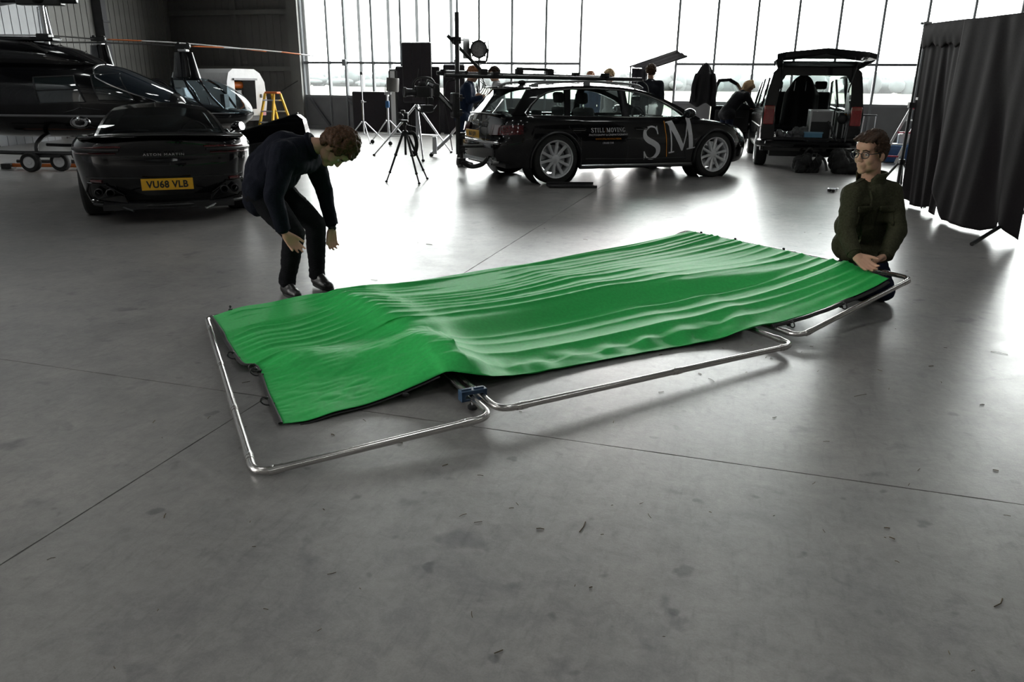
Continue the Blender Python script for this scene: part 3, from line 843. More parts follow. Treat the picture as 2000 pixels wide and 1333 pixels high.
# serif letters drawn as strokes inside a unit-height box: list of outlines, and the advance width
def rect(x0, y0, x1, y1): return [(x0, y0), (x1, y0), (x1, y1), (x0, y1)]
SERIF = {
 'S': ([ribbon([(.56, .80), (.50, .93), (.32, .985), (.13, .90), (.09, .74), (.20, .60), (.38, .48), (.53, .34), (.54, .17), (.42, .045), (.25, .015), (.12, .09), (.05, .25)], [.03, .05, .05, .10, .15, .17, .17, .17, .15, .10, .05, .05, .03]), [(.54, .72), (.58, .72), (.575, .98), (.54, .93)], [(.02, .02), (.06, .07), (.06, .28), (.02, .28)]], .64),
 'T': ([rect(.28, .03, .42, .97), rect(.17, 0, .53, .04), rect(.04, .93, .66, .985), [(.04, .73), (.075, .73), (.13, .95), (.04, .95)], [(.66, .73), (.625, .73), (.57, .95), (.66, .95)]], .70),
 'I': ([rect(.09, .03, .24, .97), rect(.0, 0, .33, .04), rect(.0, .945, .33, .985)], .38),
 'L': ([rect(.09, .03, .24, .97), rect(.0, .945, .33, .985), rect(0, 0, .58, .045), [(.58, .03), (.58, .27), (.545, .27), (.48, .03)]], .62),
 'M': ([rect(.08, .03, .13, .96), rect(.0, 0, .21, .04), [(.0, .985), (.22, .985), (.56, .16), (.48, .0)], [(.48, .0), (.53, .0), (.84, .88), (.80, .92)], rect(.76, .03, .92, .97), rect(.68, 0, 1.0, .04), rect(.80, .945, 1.0, .985), rect(-.04, .945, .1, .985)], 1.04),
 'O': ([ribbon([(.36, .985), (.16, .87), (.08, .5), (.16, .13), (.36, .015)], [.05, .13, .16, .13, .05]), ribbon([(.36, .015), (.56, .13), (.64, .5), (.56, .87), (.36, .985)], [.05, .13, .16, .13, .05])], .74),
 'V': ([[(.05, .96), (.22, .96), (.44, .16), (.38, 0)], [(.36, 0), (.40, 0), (.66, .96), (.61, .96)], rect(-.02, .945, .31, .985), rect(.52, .945, .74, .985)], .72),
 'N': ([rect(.09, .03, .14, .96), rect(.0, 0, .23, .04), [(.0, .985), (.16, .985), (.66, .1), (.66, 0)], rect(.61, 0, .66, .96), rect(.52, .945, .75, .985)], .78),
 'G': ([ribbon([(.62, .78), (.52, .94), (.36, .985), (.16, .87), (.08, .5), (.16, .13), (.36, .015), (.54, .06), (.60, .12)], [.03, .05, .05, .13, .16, .13, .05, .05, .05]), rect(.52, .06, .66, .42), rect(.44, .40, .72, .44), [(.60, .70), (.64, .70), (.64, .97), (.60, .92)]], .76),
 '|': ([rect(.1, -.06, .125, 1.05)], .24), ' ': ([], .3),
}
def serif_on(car, txt, h, x, z, sg, m, name, rot=0., gap=.10, bar=None):
    w = sum(SERIF[c][1] + gap for c in txt) - gap
    cs, sn = math.cos(rot), math.sin(rot); pen = -w/2; vs = []; fs = []
    for c in txt:
        if c == '|' and bar:
            tgt_v, tgt_f = [], []
        else: tgt_v, tgt_f = vs, fs
        for poly in SERIF[c][0]:
            t = tessellate_polygon([[Vector((a_, b_, 0)) for a_, b_ in poly]]); k = len(tgt_v)
            for a_, b_ in poly:
                px = (a_ + pen)*h; pz = (b_-.5)*h
                X = x + (px*cs - pz*sn)*(-sg); Z = z + px*sn + pz*cs
                tgt_v.append((X, sg*(car.side(X, Z)+.005), Z))
            tgt_f += [tuple(i+k for i in q) for q in t]
        if c == '|' and bar: drape(car, MB().add(tgt_v, tgt_f).build(bar[0], bar[1], car.r, smooth=False), sg)
        pen += SERIF[c][1] + gap
    return drape(car, MB().add(vs, fs).build(name, m, car.r, smooth=False), sg)
def drape(car, o, sg, off=.006, cut=.06):
    bm = bmesh.new(); bm.from_mesh(o.data)
    for k in range(4):
        ed = [e for e in bm.edges if e.calc_length() > cut]
        if not ed: break
        bmesh.ops.subdivide_edges(bm, edges=ed, cuts=1); bmesh.ops.triangulate(bm, faces=bm.faces)
    for v in bm.verts: v.co.y = sg*(car.side(v.co.x, v.co.z) + off)
    bm.to_mesh(o.data); bm.free()
    return o

def seat(root, x, y, z, m, s=1.0, head=True):
    o = MB()
    o.box((x+.05, y, z+.08), (.50*s, .50*s, .16))
    o.build('seat', m, root, bevel=.04)
    MB().box((x-.26, y, z+.42), (.14, .48*s, .62), (0, -.22, 0)).build('backrest', m, root, bevel=.05)
    if head:
        h = MB().box((x-.36, y, z+.86), (.10, .27, .17), (0, -.15, 0)).build('headrest', m, root, bevel=.04)
        MB().cyl((x-.345, y-.06, z+.68), (x-.355, y-.06, z+.82), .007, 6).cyl((x-.345, y+.06, z+.68), (x-.355, y+.06, z+.82), .007, 6).build('post', M['silver'], h)
def plate(root, txt, loc, rot, w=.52, h=.111, size=.088):
    p = MB().box((0, 0, 0), (w, h, .006)).build('number_plate', M['yellow_plate'], root, loc=loc, rot=rot, bevel=.002)
    t = text_mesh('lettering', txt, size, M['black_plastic'], p, (0, -.004, .0045), (0, 0, 0), .001, xscale=.92, spacing=1.06, bold=.0028*size/.088)
    return p
def mirror(root, x, y, z, sg, m):
    a_ = MB().tube([(x, y, z-.02), (x-.02, y+sg*.09, z)], [.03, .022], 8).build('mirror_arm', m, root)
    o = MB().ell((x-.03, y+sg*.19, z+.03), (.075, .12, .075), 16, 10).build('mirror', m, root, angle=80)
    MB().lathe([(0, 0), (.055, 0), (.057, -.004)], 20, Matrix.Translation((x-.094, y+sg*.19, z+.03)) @ Matrix.Rotation(-math.pi/2, 4, 'Y') @ Matrix.Diagonal((1, 1.6, 1, 1))).build('mirror_glass', M['mirror'], o)
    return o

# ------------------------------------------------------------------ the black estate car
est = thing('estate_car', 'black estate car with large white lettering on its doors and a camera rig', 'car', (.24, 12.40, 0), R_(24.8))
A6 = Car(est, x0=-.86, x1=3.82, rr=(.45, .75), rk=(.24, .42), bulge=(.05, .12), crown=.035, hood_rib=.012, cowl_x=2.52, deck_x=-.64, ledge=.03, tumble=.42, tumble2=.12,
    wx=[(-.86, .88), (-.4, .925), (.3, .935), (1.4, .93), (2.5, .935), (3.2, .93), (3.86, .88)],
    zb=[(-.86, .36), (-.62, .28), (-.4, .235), (2.4, .215), (3.3, .22), (3.86, .26)],
    zt=[(-.86, .94), (-.64, .985), (-.3, .975), (.8, .955), (2.2, .925), (2.75, .895), (3.3, .82), (3.62, .73), (3.82, .64)],
    prof=[(0, .945), (.12, .965), (.3, .98), (.5, .998), (.66, 1.0), (.74, .985), (.88, .968), (.96, .95), (1, .925)],
    tail=[(.2, .10), (.36, -.02), (.5, -.05), (.62, -.03), (.66, .02), (.95, .10)], nose=[(.2, -.10), (.3, -.02), (.5, 0), (.66, -.06), (.9, -.2)],
    arches=[(0, .405, .34), (2.912, .405, .34)])
A6.body(M['paint'])
OUT = [(2.66, .915), (2.45, 1.02), (2.2, 1.135), (1.95, 1.24), (1.72, 1.315), (1.5, 1.36), (1.2, 1.39), (.8, 1.405), (.4, 1.40), (.05, 1.38), (-.22, 1.355), (-.38, 1.335), (-.48, 1.21), (-.60, 1.06), (-.66, .985)]
WIN = [[(2.30, .965), (2.16, 1.06), (1.93, 1.175), (1.70, 1.255), (1.52, 1.30), (1.36, 1.325), (1.30, 1.325), (1.30, .965)],
       [(1.18, .97), (1.18, 1.335), (.9, 1.35), (.55, 1.35), (.34, 1.345), (.26, .985)],
       [(.18, .99), (.24, 1.335), (.10, 1.325), (-.06, 1.29), (-.21, 1.22), (-.34, 1.12), (-.42, 1.02), (-.42, 1.0)]]
TRIM = [(2.38, .945), (2.2, 1.06), (1.95, 1.185), (1.72, 1.265), (1.52, 1.315), (1.2, 1.348), (.8, 1.365), (.34, 1.357), (.10, 1.342), (-.07, 1.305), (-.23, 1.235), (-.37, 1.13), (-.47, 1.02), (-.46, .99), (.2, .975), (1.2, .955)]
A6.greenhouse(OUT, WIN, M['paint'], M['car_glass'], (0, 4), (11, 14), trim=TRIM)
for x in (0, 2.912):
    for y in (.80, -.80): A6.wheel(x, y, .365, .272, .245, 'ten')
# underside, arch cladding, sills
MB().box((1.4, 0, .30), (4.3, 1.5, .12)).box((1.46, 0, .36), (2.0, 1.72, .2)).build('underbody', M['black_plastic'], est, smooth=False)
for xc in (0, 2.912):
    for sg in (1, -1):
        arc = [(xc - .415*math.cos(t), sg*(A6.side(xc - .415*math.cos(t), .34+.415*math.sin(t))+.006), .34 + .415*math.sin(t)) for t in [R_(a_) for a_ in range(-12, 193, 8)]]
        MB().tube(arc, .034, 8, flat=.5).build('arch_trim', M['black_plastic'], est)
        MB().lathe([(.41, -.17), (.41, .16)], 32, Matrix.Translation((xc, sg*.72, .34)) @ Matrix.Rotation(math.pi/2, 4, 'X'), caps=False).build('arch_liner', M['black_plastic'], est)
for sg in (1, -1):
    MB().tube([(.44, sg*.905, .262), (1.4, sg*.915, .25), (2.46, sg*.905, .245)], [.012, .017, .012], 8).build('sill_trim', M['trim'], est)
    MB().tube([(.42, sg*.88, .235), (2.47, sg*.88, .215)], .05, 8, flat=.6).build('sill', M['black_plastic'], est)
    # door handles and seams
    for x in (.36, 1.46):
        MB().tube([(x-.11, sg*(A6.side(x-.11, .80)+.004), .80), (x-.09, sg*(A6.side(x, .80)+.035), .805), (x+.09, sg*(A6.side(x, .80)+.035), .80), (x+.11, sg*(A6.side(x+.11, .795)+.004), .795)], .013, 8, flat=.8).build('door_handle', M['paint'], est)
        MB().tube([(x-.10, sg*(A6.side(x, .785)+.012), .782), (x+.10, sg*(A6.side(x, .78)+.012), .777)], .006, 6).build('handle_trim', M['trim'], est)
    for seam in ([(1.24, .94), (1.24, .6), (1.23, .30)], [(2.36, .90), (2.30, .7), (2.30, .5), (2.36, .30)], [(.22, .96), (.20, .82), (.30, .72), (.40, .62), (.44, .40)]):
        MB().tube([(x, sg*(A6.side(x, z)+.0005), z) for x, z in seam], .004, 5).build('door_seam', M['black_plastic'], est)
    MB().tube([(x, sg*(A6.side(x, z)+.002), z) for x, z in ((.5, .36), (1.4, .335), (2.35, .33))], .008, 6).build('door_strip', M['black_plastic'], est)
# lamps
for sg in (1, -1):
    lamp = []
    for i in range(9):
        u = i/8
        x = -1.0 + .36*max(0, u-.35)/.65 if u > .35 else -1.085
        lamp.append((u, x))
    g = []
    for u in [i/10 for i in range(11)]:
        col = []
        for v in [j/4 for j in range(5)]:
            z = lerp(.70 + .03*u, .845 + .01*u, v)
            if u < .5:
                y = lerp(.42, .78, u/.5); x = -.86 + A6.shift(A6.x0, z) - .05*(1-(y/.86)**2) - .012
            else:
                x = lerp(-.82, -.56, (u-.5)/.5); y = A6.side(x, z) + .008; x += A6.shift(x, z)
            col.append((x, sg*y, z))
        g.append(col)
    lo = MB().grid(g, flip=sg > 0).build('tail_lamp', M['dark_lens'], est, angle=60)
    hl = []
    for u in [i/8 for i in range(9)]:
        x = lerp(3.30, 3.80, u); zt = sinterp(A6.zt, x)
        hl.append([(x + A6.shift(x, z), sg*(A6.side(x, z)+.008), z) for z in [lerp(lerp(zt-.06, .55, u*.8), zt-.03, v) for v in (0, .5, 1)]])
    MB().grid(hl, flip=sg < 0).build('head_lamp', M['trim'], est, angle=60)
    mirror(est, 2.28, sg*.86, .985, sg, M['paint'])
    MB().lathe([(.045, 0), (.055, .0), (.055, .10), (.047, .10), (.045, 0)], 20, Matrix.Translation((-.82, sg*.58, .33)) @ Matrix.Rotation(-math.pi/2, 4, 'Y') @ Matrix.Diagonal((1, 1.5, 1, 1)), caps=False).build('exhaust', M['trim'], est)
    rail = smooth_path([(1.65, sg*.60, 1.375), (1.5, sg*.60, 1.425), (.9, sg*.595, 1.462), (.4, sg*.585, 1.46), (-.1, sg*.575, 1.435), (-.30, sg*.57, 1.39)], 5)
    rl = MB().tube(rail, .016, 8).build('roof_rail', M['grey'], est)
    for x, z in ((1.56, 1.39), (.65, 1.43), (-.22, 1.40)): MB().box((x, sg*.59, z), (.10, .035, .05)).build('rail_foot', M['grey'], rl, smooth=False)
MB().prism([(-.26, -.56), (-.26, .56), (-.54, .53), (-.60, .3), (-.62, 0), (-.60, -.3), (-.54, -.53)], 1.345, 1.375).build('roof_spoiler', M['paint'], est, bevel=.008)
MB().tube([(-.68, -.25, 1.02), (-.63, .1, 1.12)], .008, 6).build('rear_wiper', M['black_plastic'], est)
MB().box((-.74, 0, .985), (.14, 1.0, .03)).build('tailgate_lip', M['paint'], est, bevel=.01)
# tailgate outlines, bumper, skid plate, badge, tow loop
MB().tube([(-.885 - .05*(1-(y/.86)**2), y, .60) for y in (-.80, -.4, 0, .4, .80)], .018, 8).build('bumper_strip', M['trim'], est)
MB().box((-.84, 0, .335), (.12, 1.2, .10), (0, .25, 0)).build('skid_plate', M['silver'], est, bevel=.02)
MB().tube([(-.88, .42, .86), (-.935, .42, .62)], .004, 5).tube([(-.88, -.42, .86), (-.935, -.42, .62)], .004, 5).build('tailgate_seam', M['black_plastic'], est)
plate(est, 'B65 JUV', (-.968, 0, .70), Matrix(((0, 0, -1), (-1, 0, 0), (0, 1, 0))).to_euler(), size=.084)
rg = MB()
for k in range(4):
    rg.tube([(-.915, -.085 + .055*k + .036*math.cos(t), .865 + .036*math.sin(t)) for t in [2*math.pi*i/18 for i in range(18)]], .006, 6, closed=True)
rg.build('ring_badge', M['trim'], est)
# rear half-round muffler loop behind the bumper
MB().tube(smooth_path([(-.86, .62, .30), (-.9, .68, .18), (-.9, .82, .17), (-.86, .88, .30)], 5), .03, 8).build('tow_loop', M['black_plastic'], est)
# interior
seat(est, 1.05, -.38, .36, M['interior']); seat(est, 1.05, .38, .36, M['interior'])
MB().box((.05, 0, .62), (.16, 1.2, .56), (0, -.25, 0)).build('rear_bench', M['interior'], est, bevel=.04)
for y in (-.42, 0, .42): MB().box((-.10, y, .98), (.09, .24, .14)).build('rear_headrest', M['interior'], est, bevel=.03)
MB().box((2.18, 0, .80), (.55, 1.4, .26)).box((1.95, -.38, .90), (.2, .44, .1)).build('dashboard', M['interior'], est, bevel=.05)
MB().box((1.0, 0, .42), (2.9, 1.5, .1)).build('cabin_floor', M['interior'], est, smooth=False)
st = MB().tube([(1.76 - .03*math.sin(t)*2, -.38 + .18*math.cos(t), .93 + .17*math.sin(t)) for t in [2*math.pi*i/28 for i in range(28)]], .014, 8, closed=True).build('steering_wheel', M['interior'], est)
MB().tube([(1.77, -.55, .93), (1.79, -.38, .92), (1.77, -.21, .93)], .02, 6).ell((1.79, -.38, .92), (.03, .06, .06), 10, 8).build('steering_hub', M['black_plastic'], st)
MB().box((1.93, 0, 1.22), (.03, .22, .07)).build('inner_mirror', M['black_plastic'], est, bevel=.01)
MB().ell((-.15, 0, 1.44), (.07, .012, .035), 10, 6).build('roof_fin', M['paint'], est)
# lettering
serif_on(A6, 'S', .50, 1.66, .575, -1, M['white_print'], 'big_letter', rot=R_(9))
serif_on(A6, '|', .50, 1.93, .63, -1, M['orange_print'], 'letter_bar', rot=R_(9))
serif_on(A6, 'M', .50, 2.22, .69, -1, M['white_print'], 'big_letter', rot=R_(9), )
serif_on(A6, 'STILL|MOVING', .064, .87, .775, -1, M['white_print'], 'small_lettering', gap=.16, bar=('small_bar', M['orange_print']))
A6.wrap_text('small_lettering', 'PHOTOGRAPHY & CINEMATOGRAPHY', .040, M['white_print'], .87, .705, -1, xscale=.98)
A6.wrap_text('small_lettering', 'WWW.STILLMOVING.MEDIA', .034, M['orange_print'], .87, .645, -1, xscale=1.05)
A6.wrap_text('small_lettering', 'CRUISE CAR', .038, M['white_print'], .87, .585, -1, xscale=.95)
# ------------------------------------------------------------------ the black sports coupe
cp = thing('sports_coupe', 'low black sports coupe seen from behind with its driver door open', 'car', (-3.89, 8.72, 0), R_(113))
cp.scale = (.97, .955, .97)
SC = .945
DB = Car(cp, x0=-.90, x1=3.55, rr=(.55, .9), rk=(.36, .45), bulge=(.10, .16), crown=.03, hood_rib=.01, cowl_x=2.0, deck_x=.02, ledge=.17, tumble=.50, tumble2=.25,
    wx=[(-.90, .90), (-.45, .915), (0, .925), (.5, .90), (1.2, .865), (2.0, .875), (2.65, .91), (3.2, .88), (3.55, .80)],
    zb=[(-.90, .30), (-.6, .20), (-.35, .16), (2.2, .14), (3.0, .15), (3.55, .2)],
    zt=[(-.90, .835), (-.6, .86), (-.1, .875), (.4, .855), (1.0, .80), (2.0, .80), (2.7, .78), (3.2, .68), (3.55, .52)],
    prof=[(0, .88), (.12, .915), (.3, .945), (.5, .965), (.7, .995), (.82, 1.0), (.93, .975), (1, .93)],
    tail=[(.1, .16), (.3, .08), (.45, 0), (.62, -.03), (.72, -.01), (.80, -.05), (.88, -.05)], nose=[(.1, -.1), (.3, 0), (.5, 0), (.7, -.15)],
    arches=[(0, .365, .33), (2.65, .36, .33)])
DB.body(M['paint'])
O2 = [(2.15, .79), (1.9, .90), (1.65, .99), (1.4, 1.07), (1.2, 1.115), (1.0, 1.14), (.75, 1.152), (.5, 1.14), (.3, 1.11), (.12, 1.065), (-.05, 1.01), (-.2, .955), (-.35, .89), (-.42, .862)]
W2 = [[(1.72, .845), (1.52, .94), (1.3, 1.03), (1.1, 1.075), (.85, 1.095), (.6, 1.08), (.45, 1.045), (.35, 1.0), (.22, .93), (.15, .885), (.6, .86)]]
DB.greenhouse(O2, W2, M['paint'], M['dark_glass'], (0, 4), (8, 12), roof_crown=.045, bul=(.2, .06), trim=[(1.76, .83), (1.52, .95), (1.3, 1.042), (1.1, 1.088), (.85, 1.108), (.6, 1.093), (.44, 1.055), (.33, 1.0), (.2, .93), (.12, .88), (.6, .85)], trim_w=.007, glass_skip=((-1, 0),))
for x in (0, 2.65):
    for y in (.765, -.765): DB.wheel(x, y, .335, .25, .29 if x == 0 else .25, 'ten', 'black_metal')
MB().box((1.3, 0, .25), (3.9, 1.5, .14)).build('underbody', M['black_plastic'], cp, smooth=False)
# tail: lip spoiler, lamp blades, plate, lettering, lower diffuser, pipes
lip = MB()
g = []
for k in range(25):
    u = -1 + 2*k/24; y = .80*u
    x = -.93 + .10*u*u + .10*max(0, abs(u)-.75)/.25
    g.append([(x+.16, y, .862 + .025*(1-u*u)), (x, y, .892 + .025*(1-u*u)), (x-.02, y, .885 + .025*(1-u*u)), (x-.005, y, .865 + .02*(1-u*u)), (x+.12, y, .835)])
lip.grid(g, flip=True).build('lip_spoiler', M['paint'], cp, angle=40)
def tail_x(y, z):
    w = DB.row(DB.x0, 1, 20)
    p = min(w, key=lambda q: abs(q.z-z)); u = min(1, abs(y)/p.y)
    return p.x - .10*(1-u*u)
def tail_pt(y, z, off=.006):
    p = min(DB.row(DB.x0, 1, 24), key=lambda q: abs(q.z-z))
    if abs(y) <= p.y: return (tail_x(y, z)-off, y, z)
    sg = 1 if y > 0 else -1        # wraps round the corner onto the side
    best = None
    for i in range(40):
        x = DB.x0 + .6*i/39
        if DB.side(x, z) + .001 >= abs(y): best = x; break
    x = best if best is not None else DB.x0 + .6
    return (x + DB.shift(x, z) - off*.7, sg*(DB.side(x, z)+off*.7), z)
for sg in (1, -1):
    up = [tail_pt(sg*y, .80 - .02*((y-.42)/.42)**2) for y in [.40 + .05*i for i in range(10)]]
    lo = [tail_pt(sg*y, .735 - .01*((y-.42)/.42)**2) for y in [.46 + .05*i for i in range(9)]]
    MB().tube(up, .010, 6).tube(lo, .008, 6).build('tail_lamp', M['dark_lens'], cp)
    MB().tube([tail_pt(sg*y, .768, .004) for y in [.42 + .05*i for i in range(10)]], .020, 8, flat=1).build('lamp_housing', M['black_plastic'], cp)
    MB().tube([tail_pt(sg*y, .452, .004) for y in (.60, .66, .72)], .016, 8).build('reflector', M['dark_lens'], cp)
    # lower corner pocket with two pipes
    fr = [tail_pt(sg*y, z, .012) for y, z in ((.52, .42), (.76, .43), (.80, .33), (.76, .235), (.40, .21), (.44, .30))]
    MB().tube(fr, .013, 8, closed=True).build('pocket_rim', M['paint'], cp)
    MB().fan([(p[0]+.006, p[1], p[2]) for p in (fr if sg > 0 else fr[::-1])]).build('pocket', M['black_plastic'], cp, smooth=False)
    for y in (.56, .675):
        q = tail_pt(sg*y, .335, .0)
        MB().lathe([(.030, -.04), (.042, -.04), (.044, .05), (.036, .055), (.030, .02), (.030, -.04)], 20, Matrix.Translation((q[0]-.02, q[1], q[2])) @ Matrix.Rotation(-math.pi/2, 4, 'Y'), caps=False).build('exhaust_pipe', M['black_metal'], cp)
    mirror(cp, 1.62, sg*.80, .90, sg, M['paint']) if sg > 0 else None
    MB().tube([(DB.x0 + .02, sg*.5, .20), (DB.x0-.12, sg*.36, .16)], .012, 6).build('diffuser_fin', M['trim' if sg < 0 else 'black_plastic'], cp)
MB().tube([tail_pt(y, .195, .015) for y in [-.74 + .074*i for i in range(21)]], .02, 8).build('diffuser_edge', M['black_plastic'], cp)
MB().box((DB.x0+.12, 0, .19), (.3, 1.3, .06)).build('diffuser', M['black_plastic'], cp, smooth=False)
MB().tube([tail_pt(y, .49, .002) for y in [-.78 + .078*i for i in range(21)]], .005, 5).tube([tail_pt(y, .70, .002) for y in [-.42 + .042*i for i in range(21)]], .004, 5).build('tail_seam', M['black_plastic'], cp)
REAR = Matrix(((0, 0, -1), (-1, 0, 0), (0, 1, 0))).to_euler()
plate(cp, 'VU68 VLB', (-1.035, 0, .425), REAR, w=.505, h=.118, size=.098)
t = text_mesh('lettering', 'ASTON MARTIN', .034, M['trim'], cp, (-1.042, 0, .725), REAR, .004, xscale=1.35, spacing=1.25)
# interior and the open door, swung out and slightly up on its front hinge
seat(cp, .95, -.36, .16, M['interior'], .9, False); seat(cp, .95, .36, .16, M['interior'], .9, False)
MB().box((1.75, 0, .68), (.4, 1.3, .22)).build('dashboard', M['interior'], cp, bevel=.05)
sw = MB().tube([(1.48 - .04*math.sin(t_), -.36 + .165*math.cos(t_), .78 + .16*math.sin(t_)) for t_ in [2*math.pi*i/24 for i in range(24)]], .014, 8, closed=True).build('steering_wheel', M['interior'], cp)
MB().ell((1.5, -.36, .78), (.03, .05, .05), 8, 6).build('steering_hub', M['black_plastic'], sw)
door = bpy.data.objects.new('door', None); COL.objects.link(door); door.parent = cp
hinge = Vector((1.72, -.80, .30))
door.location = hinge; door.rotation_euler = (0, R_(10), R_(62))
L_ = 1.22
g = []
for k in range(21):
    u = k/20; x = -L_*u; row = []
    zt_ = .42 + .10*u + .05*u*u
    if u > .9: zt_ -= .10*((u-.9)/.1)**2
    zb_ = -.13 + .03*u + (.12*((u-.85)/.15)**2 if u > .85 else 0)
    for j in range(9):
        v = j/8; z = lerp(zb_, zt_, v)
        row.append((x, -.06 - .04*math.sin(math.pi*v) + .06*(1-v)*(1-v), z))
    for j in range(8, -1, -1):
        v = j/8; z = lerp(zb_, zt_, v)
        row.append((x, .075, z))
    g.append(row)
dm = MB().grid(g, wrap=True).fan(g[0]).fan(g[-1][::-1])
dp = dm.build('door_shell', M['paint'], door, angle=35, normals=True)
MB().box((-.55, .085, .12), (.8, .03, .3)).build('door_card', M['interior'], door, bevel=.02)
MB().tube([(0 - .02, .0, .43), (-.6, 0, .49), (-1.15, 0, .56)], .012, 6).build('door_seal', M['black_plastic'], door)
ma = MB().tube([(-.10, -.05, .46), (-.12, -.15, .50)], .022, 8).ell((-.13, -.24, .53), (.075, .125, .075), 16, 10).build('mirror', M['paint'], door, angle=80)
mg_ = MB().lathe([(0, 0), (.058, 0), (.06, -.004)], 20, Matrix.Translation((-.203, -.24, .53)) @ Matrix.Rotation(-math.pi/2, 4, 'Y') @ Matrix.Diagonal((1, 1.65, 1, 1))).build('mirror_glass', M['mirror'], door)

# ------------------------------------------------------------------ the open van
vn = thing('open_van', 'black van seen from behind with its tailgate raised and front door open', 'van', (5.46, 14.95, 0), R_(76.5))
vn.scale = (.92, .905, .93)
VN = Car(vn, x0=-.98, x1=3.85, rr=(.12, .7), rk=(.06, .35), bulge=(.04, .12), crown=.03, hood_rib=.0, cowl_x=3.15, deck_x=-2, ledge=.02, tumble=.13, tumble2=.10,
    wx=[(-.98, .93), (0, .945), (2.5, .945), (3.2, .93), (3.85, .86)],
    zb=[(-.98, .36), (2.4, .30), (3.85, .30)],
    zt=[(-.98, 1.08), (2.4, 1.05), (3.1, 1.03), (3.5, .95), (3.85, .82)],
    prof=[(0, .94), (.2, .985), (.5, 1.0), (.8, 1.0), (1, .975)],
    tail=[(.3, -.08), (.5, -.06), (.6, 0), (2, 0)], nose=[(.2, -.06), (.4, 0), (.8, -.05), (1, -.2)],
    arches=[(0, .39, .34), (3.0, .39, .34)])
VN.body(M['paint'], rear_cap=False)
O3 = [(3.45, .98), (3.1, 1.25), (2.75, 1.55), (2.45, 1.76), (2.2, 1.84), (1.6, 1.89), (.8, 1.905), (0, 1.90), (-.6, 1.885), (-.85, 1.87), (-.92, 1.80), (-.96, 1.4), (-.98, 1.08)]
W3 = [[(2.95, 1.13), (2.62, 1.46), (2.40, 1.64), (2.10, 1.68), (1.95, 1.68), (1.95, 1.10)],
      [(1.75, 1.12), (1.75, 1.70), (.65, 1.71), (.65, 1.13)],
      [(.42, 1.14), (.42, 1.71), (-.55, 1.70), (-.66, 1.62), (-.68, 1.16)]]
VN.greenhouse(O3, W3, M['paint'], M['car_glass'], (0, 3), (10, 12), rear_glass=False, roof_crown=.06, bul=(.12, .02), glass_skip=((1, 0),))
for x in (0, 3.0):
    for y in (.82, -.82): VN.wheel(x, y, .345, .235, .235, 'five')
MB().box((1.4, 0, .42), (4.6, 1.7, .12)).build('load_floor', M['interior'], vn, smooth=False)
MB().box((1.4, 0, .30), (4.3, 1.4, .12)).build('underbody', M['black_plastic'], vn, smooth=False)
# rear frame round the opening
outer = [(-.90, .36), (.90, .36), (.93, 1.05), (.86, 1.5), (.80, 1.80), (.70, 1.885), (-.70, 1.885), (-.80, 1.80), (-.86, 1.5), (-.93, 1.05)]
inner = [(-.66, .62), (.66, .62), (.69, 1.1), (.64, 1.62), (.56, 1.74), (-.56, 1.74), (-.64, 1.62), (-.69, 1.1)]
tri = tessellate_polygon([[Vector((y, z, 0)) for y, z in outer], [Vector((y, z, 0)) for y, z in inner]])
allp = outer + inner
mb = MB().add([(-1.0, y, z) for y, z in allp], tri).add([(-.80, y, z) for y, z in allp], tri)
for lp in (outer, inner):
    for i in range(len(lp)):
        a_, b_ = lp[i], lp[(i+1) % len(lp)]
        mb.add([(-1.0, *a_), (-1.0, *b_), (-.80, *b_), (-.80, *a_)], [(0, 1, 2, 3)])
mb.build('rear_frame', M['paint'], vn, smooth=False, normals=True)
MB().tube(smooth_path([(-.94, .93, .50), (-1.08, .78, .50), (-1.11, .4, .50), (-1.11, -.4, .50), (-1.08, -.78, .50), (-.94, -.93, .50)], 5), .095, 10, flat=.8).build('rear_bumper', M['paint'], vn)
MB().box((-.95, 0, .585), (.2, 1.3, .03)).build('bumper_tread', M['black_plastic'], vn, smooth=False)
for sg in (1, -1):
    lm = MB().box((-1.005, sg*.80, 1.02), (.05, .20, .35)).build('tail_lamp', M['red_lens'], vn, bevel=.02)
    MB().box((-1.012, sg*.80, 1.155), (.05, .19, .06)).build('lamp_lens', M['pale_lens'], lm, bevel=.01)
    MB().box((-1.13, sg*.70, .53), (.03, .26, .035)).build('reflector', M['red_lens'], vn, bevel=.008)
    MB().tube([(-.86, sg*.62, 1.45), (-1.25, sg*.66, 1.96)], [.014, .009], 8).build('gas_strut', M['black_metal'], vn)
    MB().tube([(VN.x0+.1, sg*(VN.side(-.5, .8)+.004), .8), (.9, sg*(VN.side(.9, .8)+.004), .8), (1.9, sg*(VN.side(1.9, .8)+.004), .8)], .010, 6).build('side_rail', M['black_plastic'], vn)
    for x in (.55, 1.85):
        MB().tube([(x, sg*(VN.side(x, z)+.002), z) for z in (.36, .7, 1.0)], .005, 5).build('door_seam', M['black_plastic'], vn)
    MB().box((1.70, sg*(VN.side(1.7, .95)+.02), .96), (.16, .03, .035)).build('door_handle', M['black_plastic'], vn, bevel=.008)
